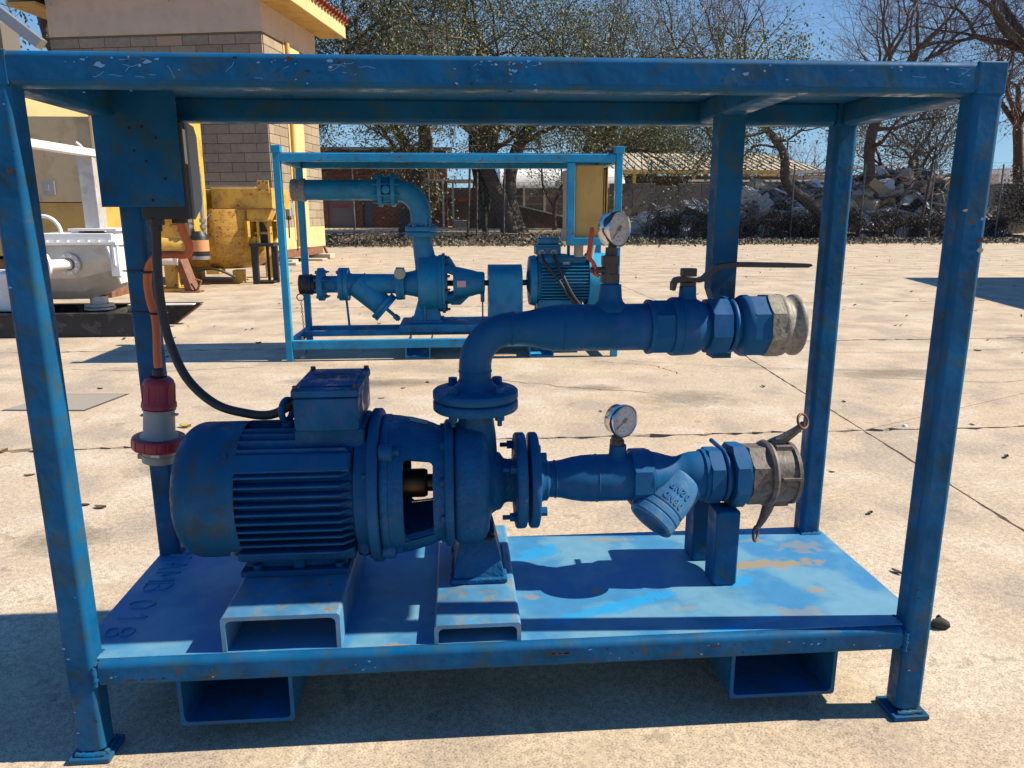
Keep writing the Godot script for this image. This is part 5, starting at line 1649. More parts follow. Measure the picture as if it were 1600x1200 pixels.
# ---------------------------------------------------------------- machines in the yard on the left
func make_yard() -> void:
	var mb: MB
	var bk = M["worn_black_paint"]
	# black sledge with cut-off ends
	var sl = thing("black_skid_base", "low black steel sledge with slanted ends under the white machine", "skid base", Vector3(-2.9, 0, -5.75))
	for z in [[-5.33, -5.43], [-6.08, -6.18]]:
		mb = MB.new()
		var xe = 0.0 if z[0] > -5.5 else 0.06
		mb.poly(PackedVector2Array([Vector2(-5.2, 0.0), Vector2(-2.08 + xe, 0.0), Vector2(-1.815 + xe, 0.185), Vector2(-1.815 + xe, 0.20), Vector2(-5.2, 0.20)]), Vector3(0, 0.002, z[1] + 0.03), X, Y, Vector3(0, 0, z[0] - z[1] - 0.06))
		mb.poly(PackedVector2Array([Vector2(-5.2, 0.192), Vector2(-1.80 + xe, 0.192), Vector2(-1.80 + xe, 0.204), Vector2(-5.2, 0.204)]), Vector3(0, 0.003, z[1]), X, Y, Vector3(0, 0, z[0] - z[1]))
		part("runner", mb, bk, sl)
		mb = MB.new()
		mb.rod(Vector3(-2.06 + xe, 0.008, (z[0] + z[1]) * 0.5), Vector3(-1.81 + xe, 0.186, (z[0] + z[1]) * 0.5), 0.10, 0.008)
		part("end_plate", mb, M["rusty_steel"] if z[0] < -5.5 else bk, sl)
	for x in [-4.6, -3.6, -2.35]:
		mb = MB.new()
		mb.bx(x - 0.05, x + 0.05, 0.06, 0.19, -6.10, -5.40, 0.004)
		part("cross_member", mb, bk, sl)
	mb = MB.new()
	mb.bx(-2.35, -1.75, 0.206, 0.216, -6.0, -5.92, 0.002)
	part("loose_strip", mb, M["white_paint"], sl)
	# white machine: trough-shaped casing with flanges
	var wm = thing("white_machine", "white painted trough-shaped pump casing with bolted flanges on the black sledge", "machine", Vector3(-2.5, 0.2, -5.75))
	var wp = M["silver_paint"]
	mb = MB.new()
	var zc = -5.75
	# casing: a trough, bent along its bottom
	var sec = [[0.31, 0.78], [0.31, 0.64], [0.27, 0.50], [0.18, 0.38], [0.07, 0.30], [-0.07, 0.30], [-0.18, 0.38], [-0.27, 0.50], [-0.31, 0.64], [-0.31, 0.78]]
	var cols = [[-2.92, 0.0, 1.0], [-2.55, -0.01, 1.0], [-2.20, 0.13, 0.72]]
	for i in 2:
		for k in sec.size() - 1:
			var P = func(c, q) -> Vector3: return Vector3(c[0], 0.79 - (0.79 - q[1]) * c[2], zc + q[0] * (0.85 + 0.15 * c[2]))
			var A = P.call(cols[i], sec[k])
			var B = P.call(cols[i + 1], sec[k])
			var C = P.call(cols[i + 1], sec[k + 1])
			var D = P.call(cols[i], sec[k + 1])
			mb.flat(A, B, C, D, Vector3(-2.55, 0.7, zc))
	mb.poly(PackedVector2Array([Vector2(0.31, 0.79), Vector2(0.31, 0.64), Vector2(0.18, 0.38), Vector2(-0.18, 0.38), Vector2(-0.31, 0.64), Vector2(-0.31, 0.79)]), Vector3(-2.93, 0, zc), Z, Y, Vector3(0.02, 0, 0))
	var body = part("casing", mb, wp, wm)
	mb = MB.new()
	mb.bx(-2.95, -2.16, 0.785, 0.815, zc - 0.36, zc + 0.36, 0.004)
	mb.bx(-2.95, -2.20, 0.817, 0.885, zc - 0.33, zc + 0.33, 0.006)
	var lid = part("lid", mb, M["white_paint"], wm)
	for k in 9:
		bolt(lid, Vector3(-2.90 + k * 0.085, 0.815, zc + 0.345), Y, 0.010, M["white_paint"])
	mb = MB.new()
	mb.bx(-2.57, -2.17, 0.905, 0.925, zc - 0.25, zc + 0.30, 0.003)
	for x in [-2.52, -2.23]:
		mb.bx(x - 0.03, x + 0.03, 0.885, 0.905, zc - 0.2, zc + 0.28, 0.003)
	part("foot_plate", mb, M["white_paint"], wm)
	# stub with blind flange towards the viewer
	mb = MB.new()
	var fc = Vector3(-2.585, 0.625, zc + 0.31)
	mb.lathe(fc, Vector3(0, 0, 1), [Vector2(0, 0.095), Vector2(0.022, 0.095), Vector2(0.022, 0.055)], 32, 0.5)
	part("neck_flange", mb, wp, wm)
	ring_bolts(wm, fc + Z * 0.022, Z, 0.076, 8, 0.010, M["white_paint"], 0.3)
	mb = MB.new()
	var bdir = Vector3(-0.62, 0.0, 0.78).normalized()
	mb.tube([fc, fc + bdir * 0.19], 0.045, 20)
	mb.lathe(fc + bdir * 0.19, bdir, [Vector2(0, 0.04), Vector2(0, 0.108), Vector2(0.02, 0.108), Vector2(0.02, 0.0)], 36, 0.5)
	part("blind_flange", mb, M["white_paint"], wm)
	ring_bolts(wm, fc + bdir * 0.21, bdir, 0.082, 4, 0.013, M["white_paint"], 0.78)
	mb = MB.new()
	mb.poly(PackedVector2Array([Vector2(0.36, 0.785), Vector2(0.36, 0.62), Vector2(0.10, 0.40), Vector2(-0.10, 0.40), Vector2(-0.36, 0.62), Vector2(-0.36, 0.785)]), Vector3(-2.20, 0, zc), Z, Y, Vector3(0.018, 0, 0))
	mb.bx(-2.23, -2.16, 0.52, 0.78, zc + 0.30, zc + 0.34, 0.003)
	mb.rod(Vector3(-2.225, 0.78, zc + 0.345), Vector3(-2.17, 0.46, zc + 0.28), 0.03, 0.05)
	part("end_flange", mb, M["white_paint"], wm)
	mb = MB.new()
	mb.lathe(Vector3(-2.52, 0.20, zc), Y, [Vector2(0.0, 0.13), Vector2(0.018, 0.13), Vector2(0.018, 0.09), Vector2(0.03, 0.09), Vector2(0.03, 0.125), Vector2(0.048, 0.125), Vector2(0.048, 0.075), Vector2(0.12, 0.075)], 32, 0.5)
	part("drain_flange", mb, wp, wm)
	mb = MB.new()
	var hp = []
	for k in 15:
		var t = PI * k / 14.0
		hp.append(Vector3(-2.77 - cos(t) * 0.135, 0.885 + sin(t) * 0.145, zc + 0.28))
	mb.tube(hp, 0.016, 12)
	part("lifting_hoop", mb, M["white_paint"], wm)
	mb = MB.new()
	mb.bx(-2.515, -2.39, 0.925, 1.56, zc + 0.03, zc + 0.10, 0.004)
	mb.bx(-2.40, -2.385, 0.925, 1.56, zc - 0.04, zc + 0.105, 0.003)
	part("mast", mb, wp, wm)
	mb = MB.new()
	mb.rod(Vector3(-2.56, 1.575, -3.9), Vector3(-2.42, 1.565, zc + 0.03), 0.10, 0.062, 0.006)
	mb.tube([Vector3(-2.47, 1.595, zc + 0.06), Vector3(-2.48, 1.62, zc + 0.07), Vector3(-2.51, 1.65, zc + 0.08)], 0.012, 8)
	part("boom", mb, M["white_paint"], wm)
	mb = MB.new()
	mb.bx(-4.3, -3.05, 0.21, 0.55, -6.0, -5.5, 0.02)
	solo("white_housing", mb, M["white_paint"], Vector3(-3.7, 0.2, -5.75), "pale boxy machine housing on the sledge, half hidden behind the left front post", "housing")
	# beige steel bins behind it
	mb = MB.new()
	mb.bx(-7.5, -3.66, 1.20, 2.20, -9.3, -8.5, 0.0)
	var bin = thing("beige_bin", "tall beige steel bin with a yellow lower half behind the white machine", "bin", Vector3(-5.5, 0, -8.9))
	part("wall_panel", mb, M["beige_panel"], bin)
	mb = MB.new()
	mb.xf = Transform3D(Basis(Y, deg_to_rad(48.0)), Vector3(-4.9, 0, -9.5))
	mb.bx(-1.1, 1.35, 0.0, 3.1, -0.3, 0.0)
	solo("cream_wall", mb, M["cream_paint"], Vector3(-4.9, 0, -9.5), "sunlit cream wall standing behind the beige bin", "wall")
	mb = MB.new()
	mb.bx(-7.5, -3.64, 0.55, 1.19, -9.28, -8.53, 0.0)
	part("lower_panel", mb, M["yellow_panel"], bin)
	mb = MB.new()
	mb.bx(-3.655, -3.62, 0.5, 2.60, -8.56, -8.49, 0.004)
	part("lit_edge_strip", mb, M["cream_paint"], bin)  # paler strip imitating the sunlit edge of the bin
	mb = MB.new()
	mb.bx(-4.28, -4.14, 1.28, 1.45, -8.49, -8.46, 0.004)
	mb.bx(-4.26, -4.20, 1.33, 1.41, -8.46, -8.445, 0.002)
	part("switch_box", mb, M["zinc"], bin)
	mb = MB.new()
	mb.bx(-3.86, -3.70, 0.98, 1.17, -8.529, -8.52)
	part("paper_notice", mb, M["paper"], bin)
	mb = MB.new()
	mb.bx(-7.4, -3.7, 0.0, 0.5, -9.2, -8.65, 0.0)
	part("bin_base", mb, M["rusty_steel"], bin)
	mb = MB.new()
	mb.poly(PackedVector2Array([Vector2(-3.7, 0.5), Vector2(-2.95, 0.5), Vector2(-2.90, 1.2), Vector2(-2.88, 2.9), Vector2(-3.7, 2.9)]), Vector3(0, 0, -10.2), X, Y, Vector3(0, 0, 0.6))
	var tk = solo("yellow_tank", mb, M["yellow_paint"], Vector3(-3.4, 0.5, -9.9), "tall yellow tank with a bright sunlit slanting edge behind the switch box", "tank")
	# yellow mixer drum with rust spots
	var yp = M["yellow_paint"]
	var mx = thing("yellow_mixer", "rust spotted yellow mixer drum with a flat rim in front of the brick cabin", "mixer", Vector3(-2.6, 0, -10.9))
	mb = MB.new()
	mb.bx(-2.92, -2.02, 1.13, 1.44, -11.7, -10.5, 0.01)
	mb.bx(-3.9, -2.94, 1.08, 1.42, -11.6, -10.62, 0.01)
	var rim = part("rim_box", mb, yp, mx)
	mb = MB.new()
	mb.rod(Vector3(-3.4, 1.475, -10.9), Vector3(-2.35, 1.45, -10.9), 0.05, 0.05)
	part("rim_bar", mb, M["enclosure_grey"], mx)
	mb = MB.new()
	mb.bx(-2.22, -2.05, 1.36, 1.545, -10.49, -10.46, 0.004)
	part("lug_plate", mb, yp, mx)
	for x in [-2.19, -2.08]:
		for y in [1.51, 1.41]:
			bolt(mx, Vector3(x, y, -10.46), Z, 0.010, M["worn_black_paint"])
	mb = MB.new()
	mb.lathe(Vector3(-3.0, 0, -11.2), Y, [Vector2(0.22, 0.0), Vector2(0.22, 0.48), Vector2(0.27, 0.60), Vector2(0.45, 0.76), Vector2(0.75, 0.85), Vector2(1.13, 0.86)], 36, 0.8)
	part("bowl", mb, M["rusty_yellow"], mx)
	for q in [[0.35, 0.30, 1.05, 0.55], [-0.25, 0.28, 0.95, 0.45]]:
		# gusset plates welded round the bowl
		mb = MB.new()
		mb.xf = Transform3D(Basis(Y, q[0]), Vector3(-3.0, 0, -11.2))
		mb.poly(PackedVector2Array([Vector2(0.60, q[1]), Vector2(0.98, 0.72), Vector2(0.98, q[2]), Vector2(0.84, q[2]), Vector2(0.70, 0.62)]), Vector3(0, 0, -0.015), Vector3(sin(0.9), 0, cos(0.9)), Y, Vector3(0.03, 0, -0.02))
		part("gusset", mb, yp, mx)
	mb = MB.new()
	mb.poly(PackedVector2Array([Vector2(-2.86, 0.30), Vector2(-2.40, 0.36), Vector2(-2.22, 0.52), Vector2(-2.24, 0.60), Vector2(-2.42, 0.47), Vector2(-2.30, 0.70), Vector2(-2.36, 0.72)]), Vector3(0, 0, -10.62), X, Y, Vector3(0, 0, 0.02))
	part("skirt_plate", mb, yp, mx)
	mb = MB.new()
	mb.tube(bez([Vector3(-3.5, 0.95, -10.2), Vector3(-3.3, 0.80, -10.1), Vector3(-3.05, 0.86, -10.1), Vector3(-2.9, 1.05, -10.3)], 6), 0.022, 8)
	mb.tube(bez([Vector3(-3.6, 0.40, -10.3), Vector3(-3.3, 0.20, -10.2), Vector3(-2.9, 0.26, -10.2), Vector3(-2.6, 0.12, -10.3)], 6), 0.018, 8)
	part("hose", mb, M["black_rubber"], mx)
	mb = MB.new()
	mb.bx(-2.93, -2.01, 1.125, 1.142, -10.5, -10.455, 0.002)
	part("rim_lip", mb, M["rusty_steel"], mx)
	mb = MB.new()
	mb.poly(PackedVector2Array([Vector2(-2.42, 1.128), Vector2(-2.42, 0.965), Vector2(-2.12, 0.97), Vector2(-2.04, 1.128)]), Vector3(0, 0, -10.85), X, Y, Vector3(0, 0, 0.33))
	part("bracket", mb, yp, mx)
	mb = MB.new()
	mb.bx(-2.46, -2.02, 0.945, 0.962, -10.9, -10.5, 0.002)
	mb.bx(-2.30, -2.26, 0.62, 0.945, -10.7, -10.55, 0.003)
	mb.bx(-2.14, -2.10, 0.62, 0.945, -10.7, -10.55, 0.003)
	mb.cyl(Vector3(-2.34, 0.77, -10.6), Vector3(-2.08, 0.77, -10.6), 0.02, 12)
	part("hinge", mb, yp, mx)
	mb = MB.new()
	mb.poly(PackedVector2Array([Vector2(-2.32, 0.94), Vector2(-2.25, 0.62), Vector2(-2.13, 0.62), Vector2(-2.16, 0.80), Vector2(-2.22, 0.93)]), Vector3(0, 0, -10.66), X, Y, Vector3(0, 0, 0.05))
	part("gap_shade_plate", mb, bk, mx)  # black plate put where the gap only lies in shade
	for q in [[-3.06, -2.86, 0.16, 0.24, -10.7, -10.4], [-2.76, -2.60, 0.0, 0.20, -10.9, -10.7], [-3.6, -3.4, 0.0, 0.30, -11.4, -11.2], [-2.5, -2.34, 0.0, 0.42, -11.9, -11.7]]:
		mb = MB.new()
		mb.bx(q[0], q[1], q[2], q[3], q[4], q[5], 0.01)
		part("foot_block", mb, yp, mx)
	# trestle
	mb = MB.new()
	for x in [-2.345, -2.10]:
		mb.bx(x - 0.045, x + 0.045, 0.0, 0.60, -10.55 - (0.25 if x > -2.2 else 0.0), -10.46 - (0.25 if x > -2.2 else 0.0), 0.004)
	mb.bx(-2.40, -2.04, 0.57, 0.62, -10.84, -10.44, 0.004)
	mb.bx(-2.24, -2.20, 0.0, 0.57, -10.82, -10.78, 0.003)
	mb.bx(-2.36, -2.08, 0.02, 0.04, -10.8, -10.5, 0.003)
	solo("steel_trestle", mb, M["black_steel"], Vector3(-2.22, 0, -10.6), "dark steel trestle standing under the rim of the yellow mixer", "trestle")
	# filter canister on hydraulic pipes
	var fl = thing("filter_canister", "dark canister with an orange brown band hanging on silver pipe fittings", "filter", Vector3(-2.83, 0.5, -9.6))
	mb = MB.new()
	mb.lathe(Vector3(-2.85, 0.42, -9.6), Y, [Vector2(0, 0), Vector2(0, 0.10), Vector2(0.02, 0.115), Vector2(0.10, 0.12), Vector2(0.33, 0.12), Vector2(0.36, 0.10), Vector2(0.40, 0.08), Vector2(0.40, 0.0)], 32, 0.6)
	part("canister", mb, M["black_plastic"], fl)
	mb = MB.new()
	mb.lathe(Vector3(-2.85, 0.545, -9.6), Y, [Vector2(0, 0.1215), Vector2(0.155, 0.1215)], 32)
	part("orange_band", mb, M["brown_filter"], fl)
	mb = MB.new()
	mb.lathe(Vector3(-2.85, 0.43, -9.6), Y, [Vector2(0, 0.1205), Vector2(0.05, 0.1215)], 32)
	part("pale_band", mb, M["zinc"], fl)
	for x in [-2.96, -2.78]:
		mb = MB.new()
		mb.cyl(Vector3(x, 0.80, -9.6), Vector3(x, 1.6, -9.6), 0.028, 14)
		mb.hexa(Vector3(x, 0.86, -9.6), Y, 0, 0.05, 0.042)
		mb.hexa(Vector3(x, 0.94, -9.6), Y, 0, 0.05, 0.04)
		part("pipe_fitting", mb, M["zinc"], fl)
	mb = MB.new()
	mb.cyl(Vector3(-4.2, 0.70, -9.7), Vector3(-2.95, 0.62, -9.7), 0.14, 24, 0.01)
	solo("yellow_cylinder", mb, yp, Vector3(-3.6, 0.65, -9.7), "greasy yellow hydraulic cylinder lying level behind the cables", "cylinder")
	mb = MB.new()
	mb.cyl(Vector3(-3.9, 0.47, -9.4), Vector3(-3.1, 0.45, -9.4), 0.09, 24, 0.006)
	mb.lathe(Vector3(-3.1, 0.45, -9.4), X, [Vector2(0, 0.09), Vector2(0, 0.105), Vector2(0.03, 0.105), Vector2(0.03, 0.07), Vector2(0.0, 0.065)], 24)
	solo("white_pipe", mb, M["white_paint"], Vector3(-3.5, 0.46, -9.4), "short white pipe with an open flanged end behind the cables", "pipe")
	mb = MB.new()
	mb.rod(Vector3(-3.06, 0.44, -9.4), Vector3(-2.90, 0.01, -9.3), 0.13, 0.13, 0.004)
	mb.bx(-3.02, -2.78, 0.0, 0.02, -9.4, -9.2, 0.003)
	mb.tube([Vector3(-2.86, 0.0, -9.25), Vector3(-2.80, 0.08, -9.25), Vector3(-2.76, 0.16, -9.25), Vector3(-2.84, 0.18, -9.25)], 0.014, 8)
	solo("leaning_prop", mb, M["rusty_steel"], Vector3(-2.98, 0, -9.35), "rusty brown steel prop leaning under the yellow machinery", "prop")
	mb = MB.new()
	mb.bx(-3.30, -3.14, 0.05, 0.44, -9.55, -9.40, 0.01)
	mb.bx(-3.45, -2.95, 0.0, 0.05, -9.65, -9.3, 0.01)
	solo("yellow_prop", mb, yp, Vector3(-3.22, 0, -9.45), "short upright yellow prop on a pale pad left of the rusty prop", "prop")
	# grey roof corner of a neighbouring shed, top left
	var gs = thing("grey_shed", "grey metal roof edge with gutter in the top left corner", "shed", Vector3(-6.5, 0, -9.0))
	mb = MB.new()
	mb.rod(Vector3(-5.6, 4.14, -9.0), Vector3(-4.33, 3.10, -9.0), 0.14, 0.13, 0.006)
	part("gutter", mb, M["zinc"], gs)
	mb = MB.new()
	mb.poly(PackedVector2Array([Vector2(-9.0, 0.0), Vector2(-4.9, 0.0), Vector2(-4.9, 3.40), Vector2(-5.6, 3.98), Vector2(-9.0, 3.98)]), Vector3(0, 0, -9.6), X, Y, Vector3(0, 0, 0.4))
	part("wall", mb, std("shed_wall", lin(0.13, 0.115, 0.10), 0.9), gs)
	brick_cabin()

func brick_cabin() -> void:
	# local axes: the corner next to the far skid is the origin, front wall along -x, side wall along -z
	var c = thing("brick_cabin", "small tan brick cabin with cream trim and a tiled roof on a rusty skid", "cabin", Vector3(-3.05, 0, -15.0), "", deg_to_rad(-10.5))
	var H = 4.62
	var L = 4.55
	var Dp = 2.9
	var rg = RandomNumberGenerator.new()
	rg.seed = 41
	var mortar = std("cabin_mortar", lin(0.185, 0.145, 0.10), 0.9)
	var mats = []
	for k in 4:
		var f = 0.93 + 0.03 * k
		mats.append(tri(std("cabin_brick_%d" % k, Color(f, f, f * 0.98), 0.85), M["cream_paint"].albedo_texture if false else mottle(128, 200 + k, Vector3(0.31, 0.245, 0.178), 0.10, Vector3(0.275, 0.215, 0.155), 0.45, 0.7, Vector3(0.36, 0.25, 0.15), 0.80, 0.02, 0.05, 0.1), 0.8))
	var warm = std("cabin_brick_warm", lin(0.40, 0.27, 0.17), 0.85)
	var mb = MB.new()
	mb.bx(-L, -0.012, 0.78, H, -Dp + 0.012, -0.012)
	var wall = part("wall", mb, mortar, c)
	mb = MB.new()
	mb.bx(-L, 0.004, 0.30, 0.78, -Dp, 0.004, 0.01)
	part("plinth_panel", mb, M["cream_paint"], c)
	# bricks, laid in stretcher bond: front wall first, then the two panels of the side wall
	var bh = 0.19
	var bl = 0.56
	var count = 0
	var rest = MB.new()
	var mesh_cache = {}
	var place = func(w: float, at: Vector3, side: bool) -> void:
		var key = "%.3f%s" % [w, side]
		if not mesh_cache.has(key):
			var m2 = MB.new()
			if side:
				m2.box(Vector3.ZERO, Vector3(0.03, bh - 0.009, w - 0.009), 0.007)
			else:
				m2.box(Vector3.ZERO, Vector3(w - 0.009, bh - 0.009, 0.03), 0.007)
			mesh_cache[key] = m2.mesh()
		var mt = mats[rg.randi() % 4] if rg.randf() > 0.012 else warm
		var o = MeshInstance3D.new()
		o.name = "brick"
		o.mesh = mesh_cache[key]
		o.material_override = mt
		o.position = at + (Vector3(rg.randf_range(-0.004, 0.004), 0, 0) if side else Vector3(0, 0, rg.randf_range(-0.004, 0.004)))
		wall.add_child(o, true)
	var courses = int((H - 0.78) / bh)
	# only the part of the front wall that can be seen gets separate bricks; what lies left of it is laid too, as one part
	for r in courses:
		var y = 0.78 + bh * (r + 0.5)
		# side wall panels
		for pan in [[-0.02, -0.98], [-1.86, -2.88]]:
			var z = pan[0]
			var off = (bl * 0.5 if r % 2 == 0 else bl) - bl * 0.08
			var first = true
			while z > pan[1] + 0.05:
				var w = minf(off if first else bl, z - pan[1])
				first = false
				if count < 130:
					place.call(snappedf(w, 0.02), Vector3(-0.004, y, z - w * 0.5), true)
					count += 1
				else:
					rest.box(Vector3(-0.004, y, z - w * 0.5), Vector3(0.03, bh - 0.014, w - 0.014), 0.005)
				z -= w
	var nfront = 0
	for r in courses:
		var y = 0.78 + bh * (r + 0.5)
		var x = 0.0
		var first = true
		while x > -L + 0.05:
			var w = minf((bl * 0.5 if r % 2 == 0 else bl) if first else bl, x + L)
			first = false
			if nfront < 166 and x > -3.4:
				place.call(snappedf(w, 0.02), Vector3(x - w * 0.5, y, -0.004), false)
				nfront += 1
			else:
				rest.box(Vector3(x - w * 0.5, y, -0.004), Vector3(w - 0.009, bh - 0.014, 0.03), 0.005)
			x -= w
	part("brick_courses", rest, mats[1], wall).set_meta("kind", "stuff")
	# trim on the side wall: pilaster and downpipe
	mb = MB.new()
	mb.bx(-0.01, 0.035, 0.31, H, -1.84, -1.28, 0.006)
	part("pilaster", mb, M["cream_paint"], c)
	mb = MB.new()
	mb.cyl(Vector3(0.05, 0.35, -1.12), Vector3(0.05, H, -1.12), 0.055, 12)
	part("downpipe", mb, M["yellow_panel"], c)
	mb = MB.new()
	mb.bx(-0.005, 0.018, 0.5, H, -1.27, -1.0, 0.004)
	part("trim_board", mb, M["cream_paint"], c)
	mb = MB.new()
	mb.bx(0.012, 0.10, 1.02, 1.30, -0.84, -0.56, 0.008)
	mb.bx(0.10, 0.115, 1.03, 1.2, -0.80, -0.66, 0.004)
	part("meter_box", mb, M["plug_grey"], c)
	mb = MB.new()
	mb.cyl(Vector3(0.02, 0.55, -0.66), Vector3(0.02, 1.02, -0.66), 0.012, 8)
	part("meter_conduit", mb, M["black_plastic"], c)
	# fascia band, eaves with soffit, tiles
	mb = MB.new()
	mb.bx(-L, 0.02, H, H + 1.2, -Dp, 0.02, 0.008)
	part("fascia_band", mb, tri(std("fascia_beige", Color.WHITE, 0.8), mottle(256, 251, Vector3(0.60, 0.455, 0.32), 0.08, Vector3(0.55, 0.41, 0.28), 0.5, 0.75, Vector3(0.4, 0.3, 0.2), 0.85), 2.5), c)
	for q in [[0.022, 0.60, 0.601, 0.64], [-L - 0.6, -L - 0.002, -L - 0.64, -L - 0.601]]:
		mb = MB.new()
		mb.bx(q[0], q[1], H + 0.55, H + 0.61, -Dp - 0.4, 0.3, 0.004)
		part("soffit", mb, M["yellow_panel"], c)  # yellow stands in for warm light bounced up under the eave
		mb = MB.new()
		mb.bx(q[2], q[3], H + 0.55, H + 0.90, -Dp - 0.42, 0.3, 0.004)
		part("fascia_board", mb, M["cream_paint"], c)
	mb = MB.new()
	mb.poly(PackedVector2Array([Vector2(0.64, H + 0.90), Vector2(-L * 0.5, H + 2.2), Vector2(-L - 0.64, H + 0.90)]), Vector3(0, 0, -Dp - 0.42), X, Y, Vector3(0, 0, Dp + 0.7))
	var tile_mat = tri(std("roof_tile_clay", Color.WHITE, 0.8), mottle(128, 240, Vector3(0.36, 0.10, 0.055), 0.25, Vector3(0.28, 0.09, 0.06), 0.45, 0.7, Vector3(0.12, 0.07, 0.05), 0.75, 0.02, 0.05, 0.1), 0.6)
	var roof = part("roof", mb, tile_mat, c)
	# barrel tiles along the eaves
	var tm = MB.new()
	var slope = Vector3(-(L * 0.5 + 0.64), 1.28, 0).normalized()
	tm.lathe(Vector3.ZERO, slope, [Vector2(-0.06, 0.085), Vector2(0.36, 0.075), Vector2(0.36, 0.0)], 10, 0.6)
	var tmesh = tm.mesh()
	for row in 3:
		for k in 19:
			var o = MeshInstance3D.new()
			o.name = "roof_tile"
			o.mesh = tmesh
			o.material_override = tile_mat
			o.position = Vector3(0.66, H + 0.935, -Dp - 0.38 + k * 0.19) + slope * row * 0.34
			roof.add_child(o, true)
	# rusty skid under it, on pads
	mb = MB.new()
	mb.bx(-L, -0.05, 0.17, 0.295, -0.3, -0.12, 0.005)
	mb.bx(-L, -0.05, 0.17, 0.295, -Dp + 0.2, -Dp + 0.38, 0.005)
	mb.bx(-0.15, 0.0, 0.12, 0.297, -Dp + 0.2, -0.2, 0.005)
	mb.rod(Vector3(0.02, 0.28, -0.35), Vector3(0.12, 0.0, -0.1), 0.06, 0.12, 0.003)
	mb.rod(Vector3(0.02, 0.28, -1.5), Vector3(0.10, 0.02, -1.2), 0.06, 0.16, 0.003)
	mb.rod(Vector3(0.02, 0.28, -2.75), Vector3(0.05, 0.0, -2.95), 0.05, 0.05, 0.003)
	part("skid", mb, M["rusty_steel"], c)
	for q in [[-0.05, -0.4, 0.10], [0.12, -1.75, 0.05], [0.02, -2.55, 0.12], [0.15, -0.1, 0.06]]:
		mb = MB.new()
		mb.box(Vector3(q[0], q[2] * 0.5, q[1]), Vector3(0.55, q[2], 0.35), 0.015)
		part("concrete_pad", mb, M["pale_concrete"], c)

# ---------------------------------------------------------------- beyond the yard
func gh(x: float, z: float) -> float:
	# height of the bank behind the concrete
	var t = clampf((-24.6 - z) / 4.2, 0.0, 1.0)
	var top = lerpf(0.34, 0.10, clampf((x - 6.0) / 4.0, 0.0, 1.0))
	return t * top + clampf((-29.0 - z) / 14.0, 0.0, 1.0) * 0.14

func make_background() -> void:
	var mb: MB
	var rg = RandomNumberGenerator.new()
	rg.seed = 501
	# bank of soil and sand
	var sandm = tri(std("sand", Color.WHITE, 0.95, 0.0, 0.2), mottle(512, 301, Vector3(0.47, 0.37, 0.26), 0.25, Vector3(0.36, 0.26, 0.17), 0.5, 0.75, Vector3(0.2, 0.14, 0.09), 0.75), 4.0)
	var soil = tri(std("litter_soil", Color.WHITE, 0.95, 0.0, 0.2), mottle(512, 305, Vector3(0.11, 0.08, 0.055), 0.5, Vector3(0.20, 0.15, 0.10), 0.45, 0.7, Vector3(0.05, 0.04, 0.03), 0.7, 0.01, 0.03, 0.08), 2.0)
	for lay in 2:
		mb = MB.new()
		var z0 = -24.4 if lay == 0 else -28.6
		var z1 = -28.6 if lay == 0 else -90.0
		var nz = 8 if lay == 0 else 14
		for i in 60:
			for j in nz:
				var xa = -40.0 + i * 2.0
				var xb = xa + 2.0
				var za = lerpf(z0, z1, float(j) / nz)
				var zb = lerpf(z0, z1, float(j + 1) / nz)
				var A = Vector3(xa, gh(xa, za) - 0.012, za)
				var B = Vector3(xb, gh(xb, za) - 0.012, za)
				var C = Vector3(xb, gh(xb, zb) - 0.012, zb)
				var D = Vector3(xa, gh(xa, zb) - 0.012, zb)
				mb.quad(A, B, C, D, Y)
		solo("verge" if lay == 0 else "sandy_ground", mb, soil if lay == 0 else sandm, Vector3(0, 0, z0), "", "", "", "structure")
	fence(rg)
	red_building()
	shed()
	scrap(rg)
	tangle(rg)
	# unseen block added beyond the right edge for its shadow; container form invented
	var ct = thing("added_container", "grey container-shaped block, unseen, added beyond the right edge to throw its shadow on the concrete", "container", Vector3(10.79, 0, -10.44), "", deg_to_rad(-15.5))
	mb = MB.new()
	mb.bx(0.0, 2.44, 0.12, 2.6, 0.0, 6.06, 0.01)
	part("body", mb, M["enclosure_grey"], ct)
	mb = MB.new()
	for k in 20:
		mb.bx(-0.03, -0.002, 0.3, 2.45, 0.2 + k * 0.29, 0.34 + k * 0.29, 0.01)
	part("corrugation", mb, M["enclosure_grey"], ct).set_meta("kind", "stuff")
	mb = MB.new()
	for x in [0.1, 2.3]:
		for z in [0.1, 5.95]:
			mb.bx(x - 0.1, x + 0.1, 0.0, 0.119, z - 0.1, z + 0.1)
	part("corner_casting", mb, M["rusty_steel"], ct)
	# poles against the sky
	for q in [[27.9, -62.0, 7.6, true], [29.0, -63.0, 7.2, false]]:
		mb = MB.new()
		mb.cyl(Vector3(q[0], 0.3, q[1]), Vector3(q[0], q[2], q[1]), 0.075, 8)
		if q[3]:
			mb.box(Vector3(q[0] - 0.25, q[2], q[1]), Vector3(0.5, 0.2, 0.2), 0.04)
			solo("lamp_post", mb, M["enclosure_grey"], Vector3(q[0], 0.3, q[1]), "thin pole with a lamp head against the sky behind the scrap heap", "lamp post")
		else:
			mb.box(Vector3(q[0], q[2] - 0.1, q[1]), Vector3(1.5, 0.1, 0.1), 0.01)
			for x in [-0.6, 0.0, 0.6]:
				mb.box(Vector3(q[0] + x, q[2] + 0.02, q[1]), Vector3(0.08, 0.14, 0.08), 0.01)
			solo("utility_pole", mb, M["worn_black_paint"], Vector3(q[0], 0.3, q[1]), "thin utility pole with a crossarm right of the lamp post", "pole")

